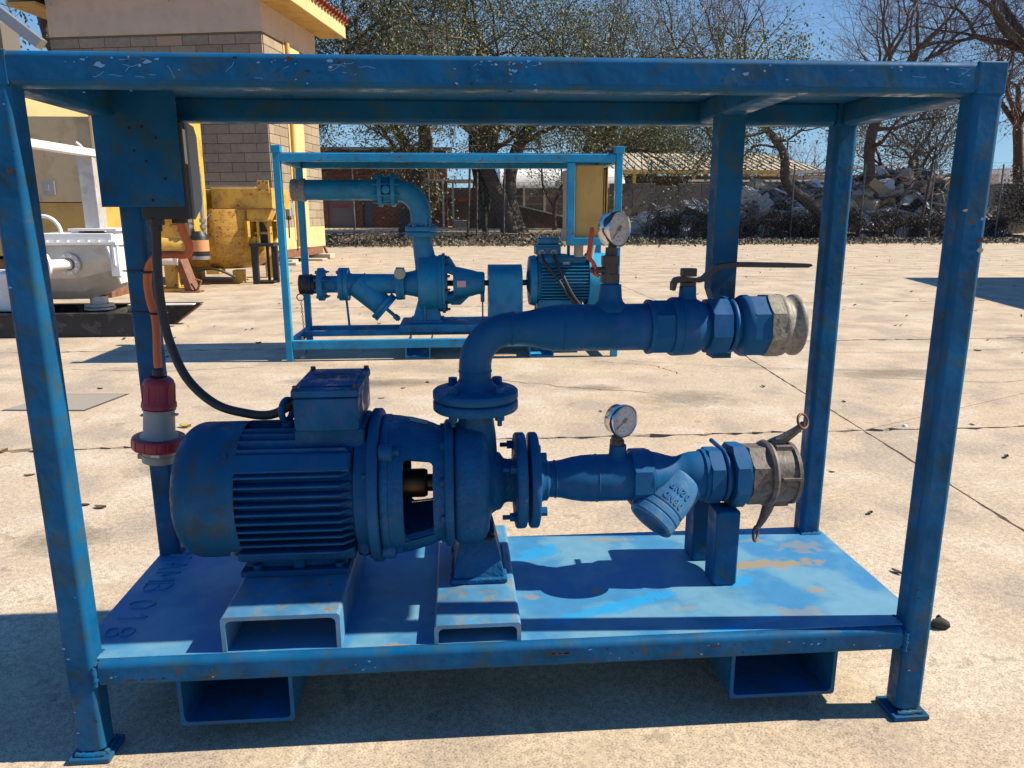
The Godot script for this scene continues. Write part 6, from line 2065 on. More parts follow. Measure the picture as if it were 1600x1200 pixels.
func fence(rg: RandomNumberGenerator) -> void:
	var zf = -28.4
	var xa = -9.0
	var xb = 31.0
	var wire = std("galvanised_wire", lin(0.16, 0.155, 0.15), 0.6, 0.4)
	var f = thing("chain_link_fence", "chain link fence topped with barbed wire along the back of the yard", "fence", Vector3(11, 0, zf))
	var x = xa
	while x < xb:
		var mb = MB.new()
		var g = gh(x, zf)
		mb.cyl(Vector3(x, g - 0.1, zf), Vector3(x + rg.randf_range(-0.05, 0.05), g + 2.9, zf), 0.032, 8)
		part("post", mb, wire, f)
		x += 2.9
	# woven wire: two families of slanting wires
	var mb = MB.new()
	var p = 0.21
	var h = 1.95
	var k = 0
	while xa + k * p < xb:
		for sg in [1.0, -1.0]:
			var x0 = xa + k * p
			var x1 = x0 + sg * h
			mb.rod(Vector3(x0, gh(x0, zf) + 0.02, zf + 0.02 * sg), Vector3(x1, gh(x1, zf) + h, zf + 0.02 * sg), 0.007, 0.007)
		k += 1
	part("wire_mesh", mb, wire, f).set_meta("kind", "stuff")
	mb = MB.new()
	for y in [0.03, 1.0, 1.96, 2.2, 2.45, 2.7, 2.95]:
		var xx = xa
		while xx < xb:
			var q = minf(xx + 2.9, xb)
			mb.rod(Vector3(xx, gh(xx, zf) + y, zf), Vector3(q, gh(q, zf) + y, zf), 0.009, 0.009)
			xx += 2.9
	part("barbed_strands", mb, wire, f).set_meta("kind", "stuff")
	# loose coil of razor wire over the strands on the right
	mb = MB.new()
	var path = []
	for i in 700:
		var t = i / 14.0 * TAU
		path.append(Vector3(14.0 + i * 0.0215, gh(16, zf) + 2.55 + sin(t) * 0.30, zf + cos(t) * 0.30))
	mb.tube(path, 0.006, 3, false)
	part("razor_coil", mb, wire, f).set_meta("kind", "stuff")
	# two leaning wooden posts beside the double trunk
	for q in [[1.18, 0.045, 2.9, 0.12], [1.52, 0.04, 2.6, 0.05]]:
		mb = MB.new()
		mb.cyl(Vector3(q[0], gh(q[0], -27.9) - 0.1, -27.9), Vector3(q[0] + q[3], q[2], -27.95), q[1], 8)
		solo("wooden_post", mb, M["bark_grey"] if M.has("bark_grey") else std("bark_grey", lin(0.12, 0.10, 0.085), 0.9), Vector3(q[0], 0, -27.9), "weathered thin post left of the double tree trunk" if q[0] < 1.4 else "second weathered post between the thin post and the double tree trunk", "post")

func bricks_tex() -> StandardMaterial3D:
	# far wall: bricks of two or three pixels, so the courses are in the material
	var n = 256
	var im = Image.create(n, n, false, Image.FORMAT_RGB8)
	im.fill(lin(0.20, 0.12, 0.085))
	var rg = RandomNumberGenerator.new()
	rg.seed = 8
	for r in 16:
		for c in 9:
			var k = rg.randf_range(0.7, 1.25)
			im.fill_rect(Rect2i(c * 32 - (16 if r % 2 else 0), r * 16, 30, 14), lin(0.20 * k, 0.068 * k, 0.035 * k))
	return tri(std("red_brick", Color.WHITE, 0.9), ImageTexture.create_from_image(im), 1.35)

func red_building() -> void:
	var mb = MB.new()
	var rb = bricks_tex()
	var z = -38.0
	var b = thing("red_brick_building", "red brick building with grey doors behind the fence, shaded by trees", "building", Vector3(-4, 0.4, z))
	mb.bx(-12, -5.75, 0.3, 4.2, z - 4, z)
	mb.bx(-5.75, -4.42, 2.05, 4.2, z - 4, z)
	mb.bx(-4.42, -4.0, 0.3, 4.2, z - 4, z)
	mb.bx(-4.0, -3.5, 1.9, 4.2, z - 4, z)
	mb.bx(-3.5, 0.3, 0.3, 4.2, z - 4, z)
	part("wall", mb, rb, b)
	mb = MB.new()
	mb.bx(-12.3, 0.6, 4.2, 4.35, z - 4.3, z + 0.4)
	part("roof", mb, M["enclosure_grey"], b)
	mb = MB.new()
	mb.bx(-5.75, -4.42, 0.3, 2.05, z - 0.25, z - 0.15)
	var dr = part("roller_door", mb, std("door_grey", lin(0.16, 0.15, 0.155), 0.6), b)
	inst("red_lettering", text_mesh("DANGER", 0.22, 0.01), std("letter_red", lin(0.45, 0.03, 0.05), 0.6), dr, Transform3D(Basis(), Vector3(-5.1, 1.48, z - 0.13)))
	mb = MB.new()
	mb.bx(-4.47, -4.38, 0.3, 2.05, z + 0.002, z + 0.05)
	part("door_frame", mb, M["paper"], b)
	mb = MB.new()
	mb.bx(-4.0, -3.5, 0.3, 1.9, z - 0.25, z - 0.15)
	part("side_door", mb, std("door_blue", lin(0.10, 0.11, 0.14), 0.6), b)
	# lean-to beside it
	var lt = thing("lean_to_shelter", "open lean-to with a flat pale roof left of the double trunk", "shelter", Vector3(0.9, 0.4, -38.5))
	mb = MB.new()
	mb.bx(-0.75, 1.75, 2.72, 2.80, -40.5, -37.6)
	part("roof", mb, M["paper"], lt)
	for x in [0.1, 0.6, 1.65]:
		mb = MB.new()
		mb.bx(x - 0.05, x + 0.05, 0.4, 2.718, -37.75, -37.65)
		part("post", mb, M["paper"] if x < 0.7 else M["rusty_steel"], lt)
	mb = MB.new()
	mb.bx(-0.7, 2.6, 0.3, 2.5, -41.0, -40.6)
	part("back_wall", mb, std("dark_wall", lin(0.10, 0.085, 0.08), 0.9), lt)
	mb = MB.new()
	mb.bx(-0.7, 2.6, 1.75, 1.95, -40.59, -40.5)
	part("rusty_band", mb, M["rusty_steel"], lt)
	mb = MB.new()
	mb.box(Vector3(1.3, 0.62, -37.9), Vector3(1.5, 0.35, 0.8), 0.05)
	solo("concrete_block", mb, M["pale_concrete"], Vector3(1.3, 0.45, -37.9), "pale concrete slab block lying under the lean-to roof", "block")
	mb = MB.new()
	mb.poly(PackedVector2Array([Vector2(1.3, 0.3), Vector2(6.9, 0.3), Vector2(6.9, 0.72), Vector2(2.9, 1.66), Vector2(1.3, 1.8)]), Vector3(0, 0, -36.3), X, Y, Vector3(0, 0, 0.3))
	var rw = thing("brown_ramp_wall", "low brown brick wall with a sloping pale coping right of the double trunk", "wall", Vector3(4, 0.4, -36))
	part("wall", mb, tri(std("brown_brick", Color.WHITE, 0.9), mottle(256, 331, Vector3(0.15, 0.085, 0.055), 0.3, Vector3(0.11, 0.065, 0.05), 0.45, 0.7, Vector3(0.2, 0.13, 0.09), 0.75, 0.02, 0.05, 0.12), 1.5), rw)
	mb = MB.new()
	mb.rod(Vector3(2.9, 1.70, -36.15), Vector3(6.95, 0.75, -36.15), 0.36, 0.06)
	part("coping", mb, M["paper"], rw)
	# precast wall of slabs and posts
	var pw = thing("precast_wall", "grey brown precast slab wall with pale posts in front of the white tank", "wall", Vector3(6, 0.4, -41))
	var pm = tri(std("precast_panel", Color.WHITE, 0.9), mottle(256, 335, Vector3(0.125, 0.10, 0.085), 0.35, Vector3(0.09, 0.075, 0.07), 0.45, 0.7, Vector3(0.2, 0.16, 0.12), 0.75, 0.01, 0.03, 0.08), 3.0)
	for k in 9:
		var x = 2.2 + k * 1.15
		mb = MB.new()
		mb.bx(x - 0.06, x + 0.06, 0.3, 2.62, -41.08, -40.9)
		part("post", mb, M["pale_concrete"], pw)
		for r in 5:
			mb = MB.new()
			mb.bx(x + 0.061, x + 1.089, 0.35 + r * 0.43, 0.35 + r * 0.43 + 0.42, -41.03, -40.97)
			part("slab", mb, pm, pw)
	mb = MB.new()
	mb.lathe(Vector3(3.0, 2.62, -44.5), X, [Vector2(0, 0), Vector2(0.05, 0.7), Vector2(0.35, 1.12), Vector2(7.5, 1.12), Vector2(7.8, 0.7), Vector2(7.85, 0)], 36, 0.6)
	var tk = thing("white_tank", "long white horizontal storage tank above the precast wall", "tank", Vector3(6.5, 0.4, -44.5))
	part("shell", mb, M["white_paint"], tk)
	mb = MB.new()
	for x in [4.5, 9.2]:
		mb.bx(x - 0.2, x + 0.2, 0.4, 1.9, -45.2, -43.8)
	part("cradle", mb, M["pale_concrete"], tk)
	inst("faded_lettering", text_mesh("BOLBE", 0.42, 0.02), std("letter_grey", lin(0.20, 0.20, 0.22), 0.7), tk, Transform3D(Basis(X, -0.30), Vector3(7.3, 2.92, -43.40)))

func shed() -> void:
	var s = thing("open_shed", "long open shed with a cream ribbed metal roof and yellow fascia behind the scrap heap", "shed", Vector3(19, 0.4, -58))
	var roofm = tri(std("cream_roof", Color.WHITE, 0.6), mottle(256, 341, Vector3(0.46, 0.38, 0.245), 0.15, Vector3(0.36, 0.29, 0.19), 0.45, 0.7, Vector3(0.3, 0.2, 0.12), 0.8), 6.0)
	var mb = MB.new()
	# roof: a slope with a hipped right end
	var a = Vector3(6.5, 4.30, -55.0)
	var b = Vector3(28.6, 4.30, -55.0)
	var c = Vector3(26.6, 5.95, -61.5)
	var d = Vector3(6.5, 5.95, -61.5)
	var th = Vector3(0, -0.10, 0)
	mb.flat(a, b, c, d, Vector3(17, 0, -58))
	mb.flat(a + th, b + th, c + th, d + th, Vector3(17, 20, -58))
	mb.flat(b, Vector3(28.6, 4.30, -68), c, c, Vector3(17, 0, -58))
	mb.flat(a, a + th, b + th, b, Vector3(17, 4.3, -58))
	var roof = part("roof", mb, roofm, s)
	for k in 42:
		var x = 6.8 + k * 0.52
		var t = 1.0 if x < 26.6 else (28.6 - x) / 2.0
		var m2 = MB.new()
		m2.rod(Vector3(x, 4.335, -55.0), Vector3(x, 4.335, -55.0) + (Vector3(x, 5.985, -61.5) - Vector3(x, 4.335, -55.0)) * t, 0.09, 0.07)
		part("roof_rib", m2, roofm, roof)
	mb = MB.new()
	mb.bx(6.5, 28.6, 4.0, 4.199, -55.02, -54.95)
	part("fascia", mb, M["yellow_paint"], s)
	for x in [8.5, 14.0, 18.5, 20.3, 26.4]:
		mb = MB.new()
		mb.bx(x - 0.11, x + 0.11, 0.3, 4.0, -55.25, -55.03)
		part("post", mb, M["yellow_paint"], s)
	mb = MB.new()
	mb.bx(18.61, 20.19, 3.45, 3.62, -55.22, -55.06)
	part("door_head", mb, M["yellow_paint"], s)
	mb = MB.new()
	mb.bx(6.6, 28.4, 0.3, 4.15, -61.4, -61.2)
	mb.bx(6.6, 6.9, 0.3, 4.15, -61.1, -55.4)
	part("back_wall", mb, M["dark_wall"], s)
	# white-capped wall and concrete wall behind the heap
	var w = thing("white_capped_wall", "dark wall with a thin white cap below the shed roof", "wall", Vector3(20, 0.3, -46))
	mb = MB.new()
	mb.bx(15.5, 26.0, 0.3, 3.05, -46.2, -46.0)
	part("wall", mb, M["dark_wall"], w)
	mb = MB.new()
	mb.bx(15.4, 26.1, 3.055, 3.17, -46.3, -45.9)
	part("cap", mb, M["paper"], w)
	w = thing("concrete_slab_wall", "pale grey concrete panel wall at the left end of the scrap heap", "wall", Vector3(11, 0.3, -36))
	for k in 5:
		for r in 2:
			mb = MB.new()
			mb.bx(8.3 + k * 1.15, 9.43 + k * 1.15, 0.35 + r * 1.1, 1.44 + r * 1.1 - (0.12 if (k + r) % 3 == 0 else 0.0), -36.1, -35.95, 0.01)
			part("panel", mb, std("panel_grey_%d" % ((k + r) % 2), lin(0.22 - 0.03 * ((k + r) % 2), 0.20 - 0.03 * ((k + r) % 2), 0.18 - 0.03 * ((k + r) % 2)), 0.9), w)
	w = thing("grey_block_wall", "grey concrete wall behind the fence at the right edge", "wall", Vector3(27, 0.2, -31))
	for k in 4:
		mb = MB.new()
		mb.bx(23.6 + k * 2.2, 25.78 + k * 2.2, 0.2, 2.35, -31.2, -31.0, 0.01)
		part("panel", mb, M["panel_grey_0"], w)
	# low white roofs to the right
	var h = thing("white_roofed_house", "low building with a white sloping roof behind the right half of the heap", "building", Vector3(26, 0.3, -50))
	mb = MB.new()
	mb.poly(PackedVector2Array([Vector2(24.5, 3.75), Vector2(33.5, 4.55), Vector2(33.5, 4.70), Vector2(24.5, 3.92)]), Vector3(0, 0, -54), X, Y, Vector3(0, 0, 4.5))
	part("roof", mb, M["paper"], h)
	mb = MB.new()
	mb.bx(25, 33, 0.3, 3.7, -53.8, -50.0)
	part("wall", mb, M["pale_concrete"], h)
	h = thing("pink_house", "pale pinkish house wall beyond the leafy bush at the right", "building", Vector3(33, 0.3, -48))
	mb = MB.new()
	mb.bx(32.0, 36.5, 0.3, 3.6, -50.0, -47.0)
	part("wall", mb, std("pink_wall", lin(0.42, 0.33, 0.27), 0.9), h)
	h = thing("white_store", "white building glimpsed between trunks at the right edge", "building", Vector3(43, 0.3, -50))
	mb = MB.new()
	mb.bx(39.5, 48.0, 0.3, 4.2, -53.0, -50.0)
	part("wall", mb, M["white_paint"], h)

func heap_top(x: float) -> float:
	var xs = [7.5, 9.0, 11.0, 12.6, 13.8, 15.2, 17.0, 18.5, 20.0, 21.2, 22.6, 23.8, 25.2]
	var ys = [0.3, 0.95, 1.1, 1.35, 1.9, 2.2, 2.3, 2.5, 2.95, 2.8, 2.2, 1.2, 0.3]
	for i in xs.size() - 1:
		if x < xs[i + 1]:
			return lerpf(ys[i], ys[i + 1], clampf((x - xs[i]) / (xs[i + 1] - xs[i]), 0.0, 1.0))
	return 0.3

func scrap(rg: RandomNumberGenerator) -> void:
	var mb = MB.new()
	# core of the heap: dark, rough ground of small scrap
	var prof = func(x: float, k: int) -> Vector3:
		var t = k / 6.0
		var hh = heap_top(x) - 0.25
		var y = 0.1 + hh * sin(t * PI * 0.5) if k <= 6 else 0.1
		return Vector3(x, y * (0.92 + 0.16 * sin(x * 3.1 + k * 2.0)), -29.3 - t * 3.2)
	for i in 36:
		for k in 6:
			var x0 = 7.5 + i * 0.5
			var A = prof.call(x0, k)
			var B = prof.call(x0 + 0.5, k)
			var C = prof.call(x0 + 0.5, k + 1)
			var D = prof.call(x0, k + 1)
			mb.flat(A, B, C, D, Vector3(x0, -3, -36))
	for i in 36:
		var x0 = 7.5 + i * 0.5
		var A = prof.call(x0, 6)
		var B = prof.call(x0 + 0.5, 6)
		mb.flat(A, B, Vector3(B.x, 0.1, -34.5), Vector3(A.x, 0.1, -34.5), Vector3(x0, -3, -30))
	solo("scrap_heap", mb, tri(std("small_scrap", Color.WHITE, 0.9), mottle(256, 351, Vector3(0.05, 0.042, 0.038), 0.7, Vector3(0.14, 0.10, 0.08), 0.5, 0.65, Vector3(0.28, 0.25, 0.22), 0.68, 0.03, 0.06, 0.12), 2.2), Vector3(16, 0, -31), "", "", "", "stuff")
	# loose pieces: bent sheets, offcuts, bars
	var cols = [Vector3(0.60, 0.58, 0.55), Vector3(0.30, 0.28, 0.26), Vector3(0.46, 0.36, 0.22), Vector3(0.22, 0.11, 0.065), Vector3(0.09, 0.08, 0.078), Vector3(0.36, 0.22, 0.16), Vector3(0.06, 0.055, 0.055), Vector3(0.62, 0.60, 0.56)]
	var words = ["pale", "grey", "cream", "rusty", "dark", "reddish brown", "black", "white"]
	var mats = []
	for k in cols.size():
		mats.append(std("scrap_" + words[k].replace(" ", "_"), lin(cols[k].x, cols[k].y, cols[k].z), 0.55))
	var shapes = []
	for v in 8:
		var m2 = MB.new()
		if v < 5:
			# crumpled sheet: a strip folded a few times, with thickness
			var n = 3 + v % 3
			var w = rg.randf_range(0.25, 0.5)
			var top = []
			var y = 0.0
			for i in n + 1:
				top.append(Vector3(i * 0.9 / n - 0.45, y, 0))
				y += rg.randf_range(-0.16, 0.16)
			for i in n:
				var tw = rg.randf_range(-0.08, 0.08)
				var A = top[i] + Vector3(0, tw, w)
				var B = top[i + 1] + Vector3(0, rg.randf_range(-0.06, 0.06), w * rg.randf_range(0.7, 1.1))
				var C = top[i + 1] - Vector3(0, 0, w * rg.randf_range(0.6, 1.0))
				var D = top[i] - Vector3(0, 0, w)
				var t = Vector3(0, 0.012, 0)
				m2.flat(A, B, C, D, Vector3(0, -9, 0))
				m2.flat(A - t, B - t, C - t, D - t, Vector3(0, 9, 0))
				m2.flat(A, B, B - t, A - t, Vector3.ZERO)
				m2.flat(C, D, D - t, C - t, Vector3.ZERO)
		elif v == 5:
			m2.cyl(Vector3(-0.9, 0, 0), Vector3(0.9, 0, 0), 0.04, 8)
		elif v == 6:
			m2.rod(Vector3(-0.8, 0, 0), Vector3(0.7, 0.1, 0), 0.12, 0.03)
			m2.rod(Vector3(0.69, 0.1, 0), Vector3(1.0, -0.1, 0.1), 0.12, 0.03)
		else:
			m2.box(Vector3.ZERO, Vector3(0.7, 0.5, 0.5), 0.04)
			m2.box(Vector3(0.2, 0.2, 0.1), Vector3(0.5, 0.4, 0.6), 0.05)
		shapes.append(m2.mesh())
	var kinds = ["crumpled sheet", "folded sheet", "bent panel", "torn sheet", "buckled panel", "pipe", "bent flat bar", "crushed casing"]
	var put = func(x: float, big: float) -> Transform3D:
		var t = rg.randf() ** 0.7
		var y = 0.15 + (heap_top(x) - 0.2) * sin(t * PI * 0.5)
		var z = -29.25 - t * 3.0
		var b = Basis(Vector3(rg.randf_range(-1, 1), rg.randf_range(-1, 1), rg.randf_range(-1, 1)).normalized(), rg.randf() * TAU)
		b = Basis(Y, rg.randf() * TAU) * Basis(X, rg.randf_range(-0.7, 0.9)) * Basis(Z, rg.randf_range(-0.5, 0.5))
		return Transform3D(b.scaled(Vector3.ONE * big), Vector3(x, y, z))
	for k in 150:
		var v = rg.randi() % 8
		var ci = [0, 7, 2, 7, 4, 1, 0, 5, 0, 7, 2][rg.randi() % 11]
		var x = rg.randf_range(8.4, 24.0)
		var o = MeshInstance3D.new()
		o.name = numbered("scrap_piece")
		o.mesh = shapes[v]
		o.material_override = mats[ci]
		o.transform = put.call(x, rg.randf_range(0.75, 1.5))
		add_child(o)
		tag(o, "%s %s lying in the scrap heap behind the fence" % [words[ci], kinds[v]], "scrap", "scrap pieces in the heap")
	for v in 8:
		var mm = MultiMesh.new()
		mm.transform_format = MultiMesh.TRANSFORM_3D
		mm.use_colors = true
		mm.mesh = shapes[v]
		mm.instance_count = 130
		for k in 130:
			mm.set_instance_transform(k, put.call(rg.randf_range(8.2, 24.4), rg.randf_range(0.25, 0.8)))
			var cc = cols[[0, 7, 0, 1, 2, 2, 3, 5, 1, 6, 7][rg.randi() % 11]] * rg.randf_range(0.7, 1.15)
			mm.set_instance_color(k, Color(cc.x, cc.y, cc.z))
		var mi = MultiMeshInstance3D.new()
		mi.name = numbered("small_scrap")
		mi.multimesh = mm
		if not M.has("scrap_mixed"):
			std("scrap_mixed", Color.WHITE, 0.6)
			M["scrap_mixed"].vertex_color_use_as_albedo = true
		mi.material_override = M["scrap_mixed"]
		add_child(mi)
		mi.set_meta("kind", "stuff")

func tangle(rg: RandomNumberGenerator) -> void:
	for q in [["scrap_white", 90], ["scrap_dark", 90], ["scrap_cream", 60], ["scrap_rusty", 60]]:
		var mb = MB.new()
		for k in q[1]:
			var x = rg.randf_range(8.6, 23.6)
			var t = rg.randf() ** 0.6
			var p = Vector3(x, 0.2 + (heap_top(x) - 0.1) * sin(t * PI * 0.5), -29.1 - t * 3.0)
			var a = rg.randf() * TAU
			var d = Vector3(cos(a), rg.randf_range(-0.35, 0.45), sin(a) * 0.6) * rg.randf_range(0.4, 1.3)
			var bend = p + d * 0.5 + Vector3(0, rg.randf_range(-0.15, 0.2), 0)
			if rg.randf() < 0.5:
				mb.rod(p, bend, rg.randf_range(0.03, 0.16), 0.02)
				mb.rod(bend, p + d, rg.randf_range(0.03, 0.14), 0.02)
			else:
				mb.tube([p, bend, p + d], rg.randf_range(0.012, 0.035), 5)
		solo("scrap_offcuts", mb, M[q[0]], Vector3(16, 0, -30), "", "", "", "stuff")

# ---------------------------------------------------------------- trees
var leaf_mesh: ArrayMesh
var leaf_mat: StandardMaterial3D

func leaf_setup() -> void:
	var mb = MB.new()
	# a leaf folded along its midrib
	var t = Vector3(0, 0, 0.5)
	var b = Vector3(0, 0, -0.5)
	var l = Vector3(-0.24, 0.07, -0.02)
	var r = Vector3(0.24, 0.07, -0.02)
	mb.tri(b, l, t, Vector3(0.3, 1, 0).normalized(), Vector3(0.3, 1, 0).normalized(), Vector3(0.3, 1, 0).normalized())
	mb.tri(b, t, r, Vector3(-0.3, 1, 0).normalized(), Vector3(-0.3, 1, 0).normalized(), Vector3(-0.3, 1, 0).normalized())
	leaf_mesh = mb.mesh()
	leaf_mat = std("leaf", Color.WHITE, 0.55, 0.0, 0.35)
	leaf_mat.vertex_color_use_as_albedo = true
	leaf_mat.backlight_enabled = true
	leaf_mat.backlight = Color(0.35, 0.42, 0.15)
	tri(std("bark_dark", Color.WHITE, 0.95), mottle(256, 401, Vector3(0.085, 0.068, 0.055), 0.4, Vector3(0.14, 0.115, 0.09), 0.5, 0.75, Vector3(0.04, 0.03, 0.028), 0.66, 0.03, 0.06, 0.12), 0.9)
	tri(std("bark_brown", Color.WHITE, 0.95), mottle(256, 405, Vector3(0.15, 0.09, 0.062), 0.35, Vector3(0.10, 0.068, 0.05), 0.5, 0.75, Vector3(0.05, 0.035, 0.03), 0.68, 0.03, 0.06, 0.12), 0.9)
	if not M.has("bark_grey"):
		std("bark_grey", lin(0.12, 0.10, 0.085), 0.9)
	std("twig_pinkish", lin(0.17, 0.125, 0.115), 0.9)

func leaves(called: String, at: Array, size: float, cols: Array, rg: RandomNumberGenerator, parent: Node3D, mat: StandardMaterial3D = null) -> MultiMeshInstance3D:
	var mm = MultiMesh.new()
	mm.transform_format = MultiMesh.TRANSFORM_3D
	mm.use_colors = true
	mm.mesh = leaf_mesh
	mm.instance_count = at.size()
	var base: Vector3 = base_of[parent]
	for i in at.size():
		var b = Basis(Y, rg.randf() * TAU) * Basis(X, rg.randf_range(-1.3, 0.9)) * Basis(Z, rg.randf_range(-0.9, 0.9))
		var s = size * rg.randf_range(0.6, 1.3)
		mm.set_instance_transform(i, Transform3D(b.scaled(Vector3(s, s, s)), at[i] - base))
		var c: Vector3 = cols[rg.randi() % cols.size()] * rg.randf_range(0.7, 1.25)
		mm.set_instance_color(i, Color(minf(c.x, 0.26), minf(c.y, 0.25), minf(c.z, 0.2)))
	var o = MultiMeshInstance3D.new()
	o.name = called
	o.multimesh = mm
	o.material_override = mat if mat else leaf_mat
	parent.add_child(o, true)
	o.set_meta("kind", "stuff")
	return o

func grow(wood: MB, twig: MB, p: Vector3, dir: Vector3, ln: float, r: float, depth: int, o: Dictionary, tips: Array, rg: RandomNumberGenerator) -> void:
	var n = 4 if depth > 1 else 3
	var path = [p]
	var rad = [r]
	var d = dir
	var r1 = r * o.get("taper", 0.68)
	for i in n:
		var bend: float = o.get("bend", 0.28)
		d = (d + Vector3(rg.randf_range(-bend, bend), rg.randf_range(-bend, bend) + o.get("lift", 0.04), rg.randf_range(-bend, bend))).normalized()
		path.append(path[-1] + d * ln / n)
		rad.append(lerpf(r, r1, float(i + 1) / n))
	var sides = 9 if r > 0.09 else (6 if r > 0.035 else 3)
	(wood if r > 0.03 else twig).tube(path, rad, sides, false)
	if depth <= 0:
		tips.append([path[-1], d])
		tips.append([path[n / 2 + 1], d])
		return
	var kids = 2 + (1 if rg.randf() < o.get("third", 0.55) else 0)
	var f = MB.frame(d)
	var a0 = rg.randf() * TAU
	for k in kids:
		var a = a0 + TAU * k / kids + rg.randf_range(-0.5, 0.5)
		var sp: float = o.get("spread", 0.62) * rg.randf_range(0.6, 1.25)
		var nd = (d * cos(sp) + (f.x * cos(a) + f.y * sin(a)) * sin(sp)).normalized()
		nd = (nd + Vector3(0, o.get("droop", 0.0) * (1.0 if depth < 3 else 0.3), 0)).normalized()
		grow(wood, twig, path[-1], nd, ln * rg.randf_range(0.66, 0.9) * o.get("shrink", 1.0), r1 * rg.randf_range(0.62, 0.86), depth - 1, o, tips, rg)
	# side shoots on the way
	if depth < o.get("shoots_below", 5):
		for k in o.get("shoots", 1):
			var j = 1 + rg.randi() % (n - 1)
			var a = rg.randf() * TAU
			var nd = (d * 0.5 + f.x * cos(a) + f.y * sin(a) + Vector3(0, o.get("droop", 0.0), 0)).normalized()
			grow(wood, twig, path[j], nd, ln * rg.randf_range(0.45, 0.7), minf(r1 * 0.5, 0.03), maxi(0, depth - 2), o, tips, rg)

func tree(label: String, sd: int, base: Vector3, stems: Array, depth: int, o: Dictionary, bark: String, twigm: String, per_tip: int, leaf_size: float, cols: Array, scatter := 0.28) -> void:
	var rg = RandomNumberGenerator.new()
	rg.seed = sd
	var t = thing("tree", label, "tree", base)
	var wood = MB.new()
	var tw = MB.new()
	var tips = []
	for s in stems:
		# s: path of the stem (Vector3 list), radius at the foot, radius at the top, length of the limbs
		var path = bez(s[0], 5)
		var rad = []
		for i in path.size():
			var q = float(i) / (path.size() - 1)
			rad.append(lerpf(s[1], s[2], q) * (1.0 + 0.55 * exp(-q * 9.0)) * (1.0 + 0.06 * sin(i * 2.3)))
		wood.tube(path, rad, 14, false)
		var m = path.size() - 1
		var d = (path[m] - path[m - 1]).normalized()
		var f = MB.frame(d)
		var kids = int(o.get("limbs", 3))
		for k in kids:
			var a = TAU * k / kids + rg.randf() * 1.0
			var sp: float = o.get("limb_spread", 0.7) * rg.randf_range(0.6, 1.2)
			grow(wood, tw, path[m], (d * cos(sp) + (f.x * cos(a) + f.y * sin(a)) * sin(sp)).normalized(), s[3] * rg.randf_range(0.8, 1.15), s[2] * rg.randf_range(0.6, 0.85), depth, o, tips, rg)
		for k in int(o.get("low_limbs", 0)):
			var j = int(m * rg.randf_range(0.6, 0.95))
			var a = rg.randf() * TAU
			grow(wood, tw, path[j], Vector3(cos(a), 0.35, sin(a)).normalized(), s[3] * rg.randf_range(0.7, 1.0), s[2] * 0.45, depth - 1, o, tips, rg)
	part("trunk", wood, M[bark], t)
	if tw.v.size():
		part("twigs", tw, M[twigm], t).set_meta("kind", "stuff")
	if per_tip > 0:
		var pts = []
		for tip in tips:
			if rg.randf() < o.get("bald", 0.0):
				continue
			for k in per_tip:
				pts.append(tip[0] + Vector3(rg.randfn(0, scatter), rg.randfn(0, scatter * 0.8), rg.randfn(0, scatter)))
		leaves("crown", pts, leaf_size, cols, rg, t)

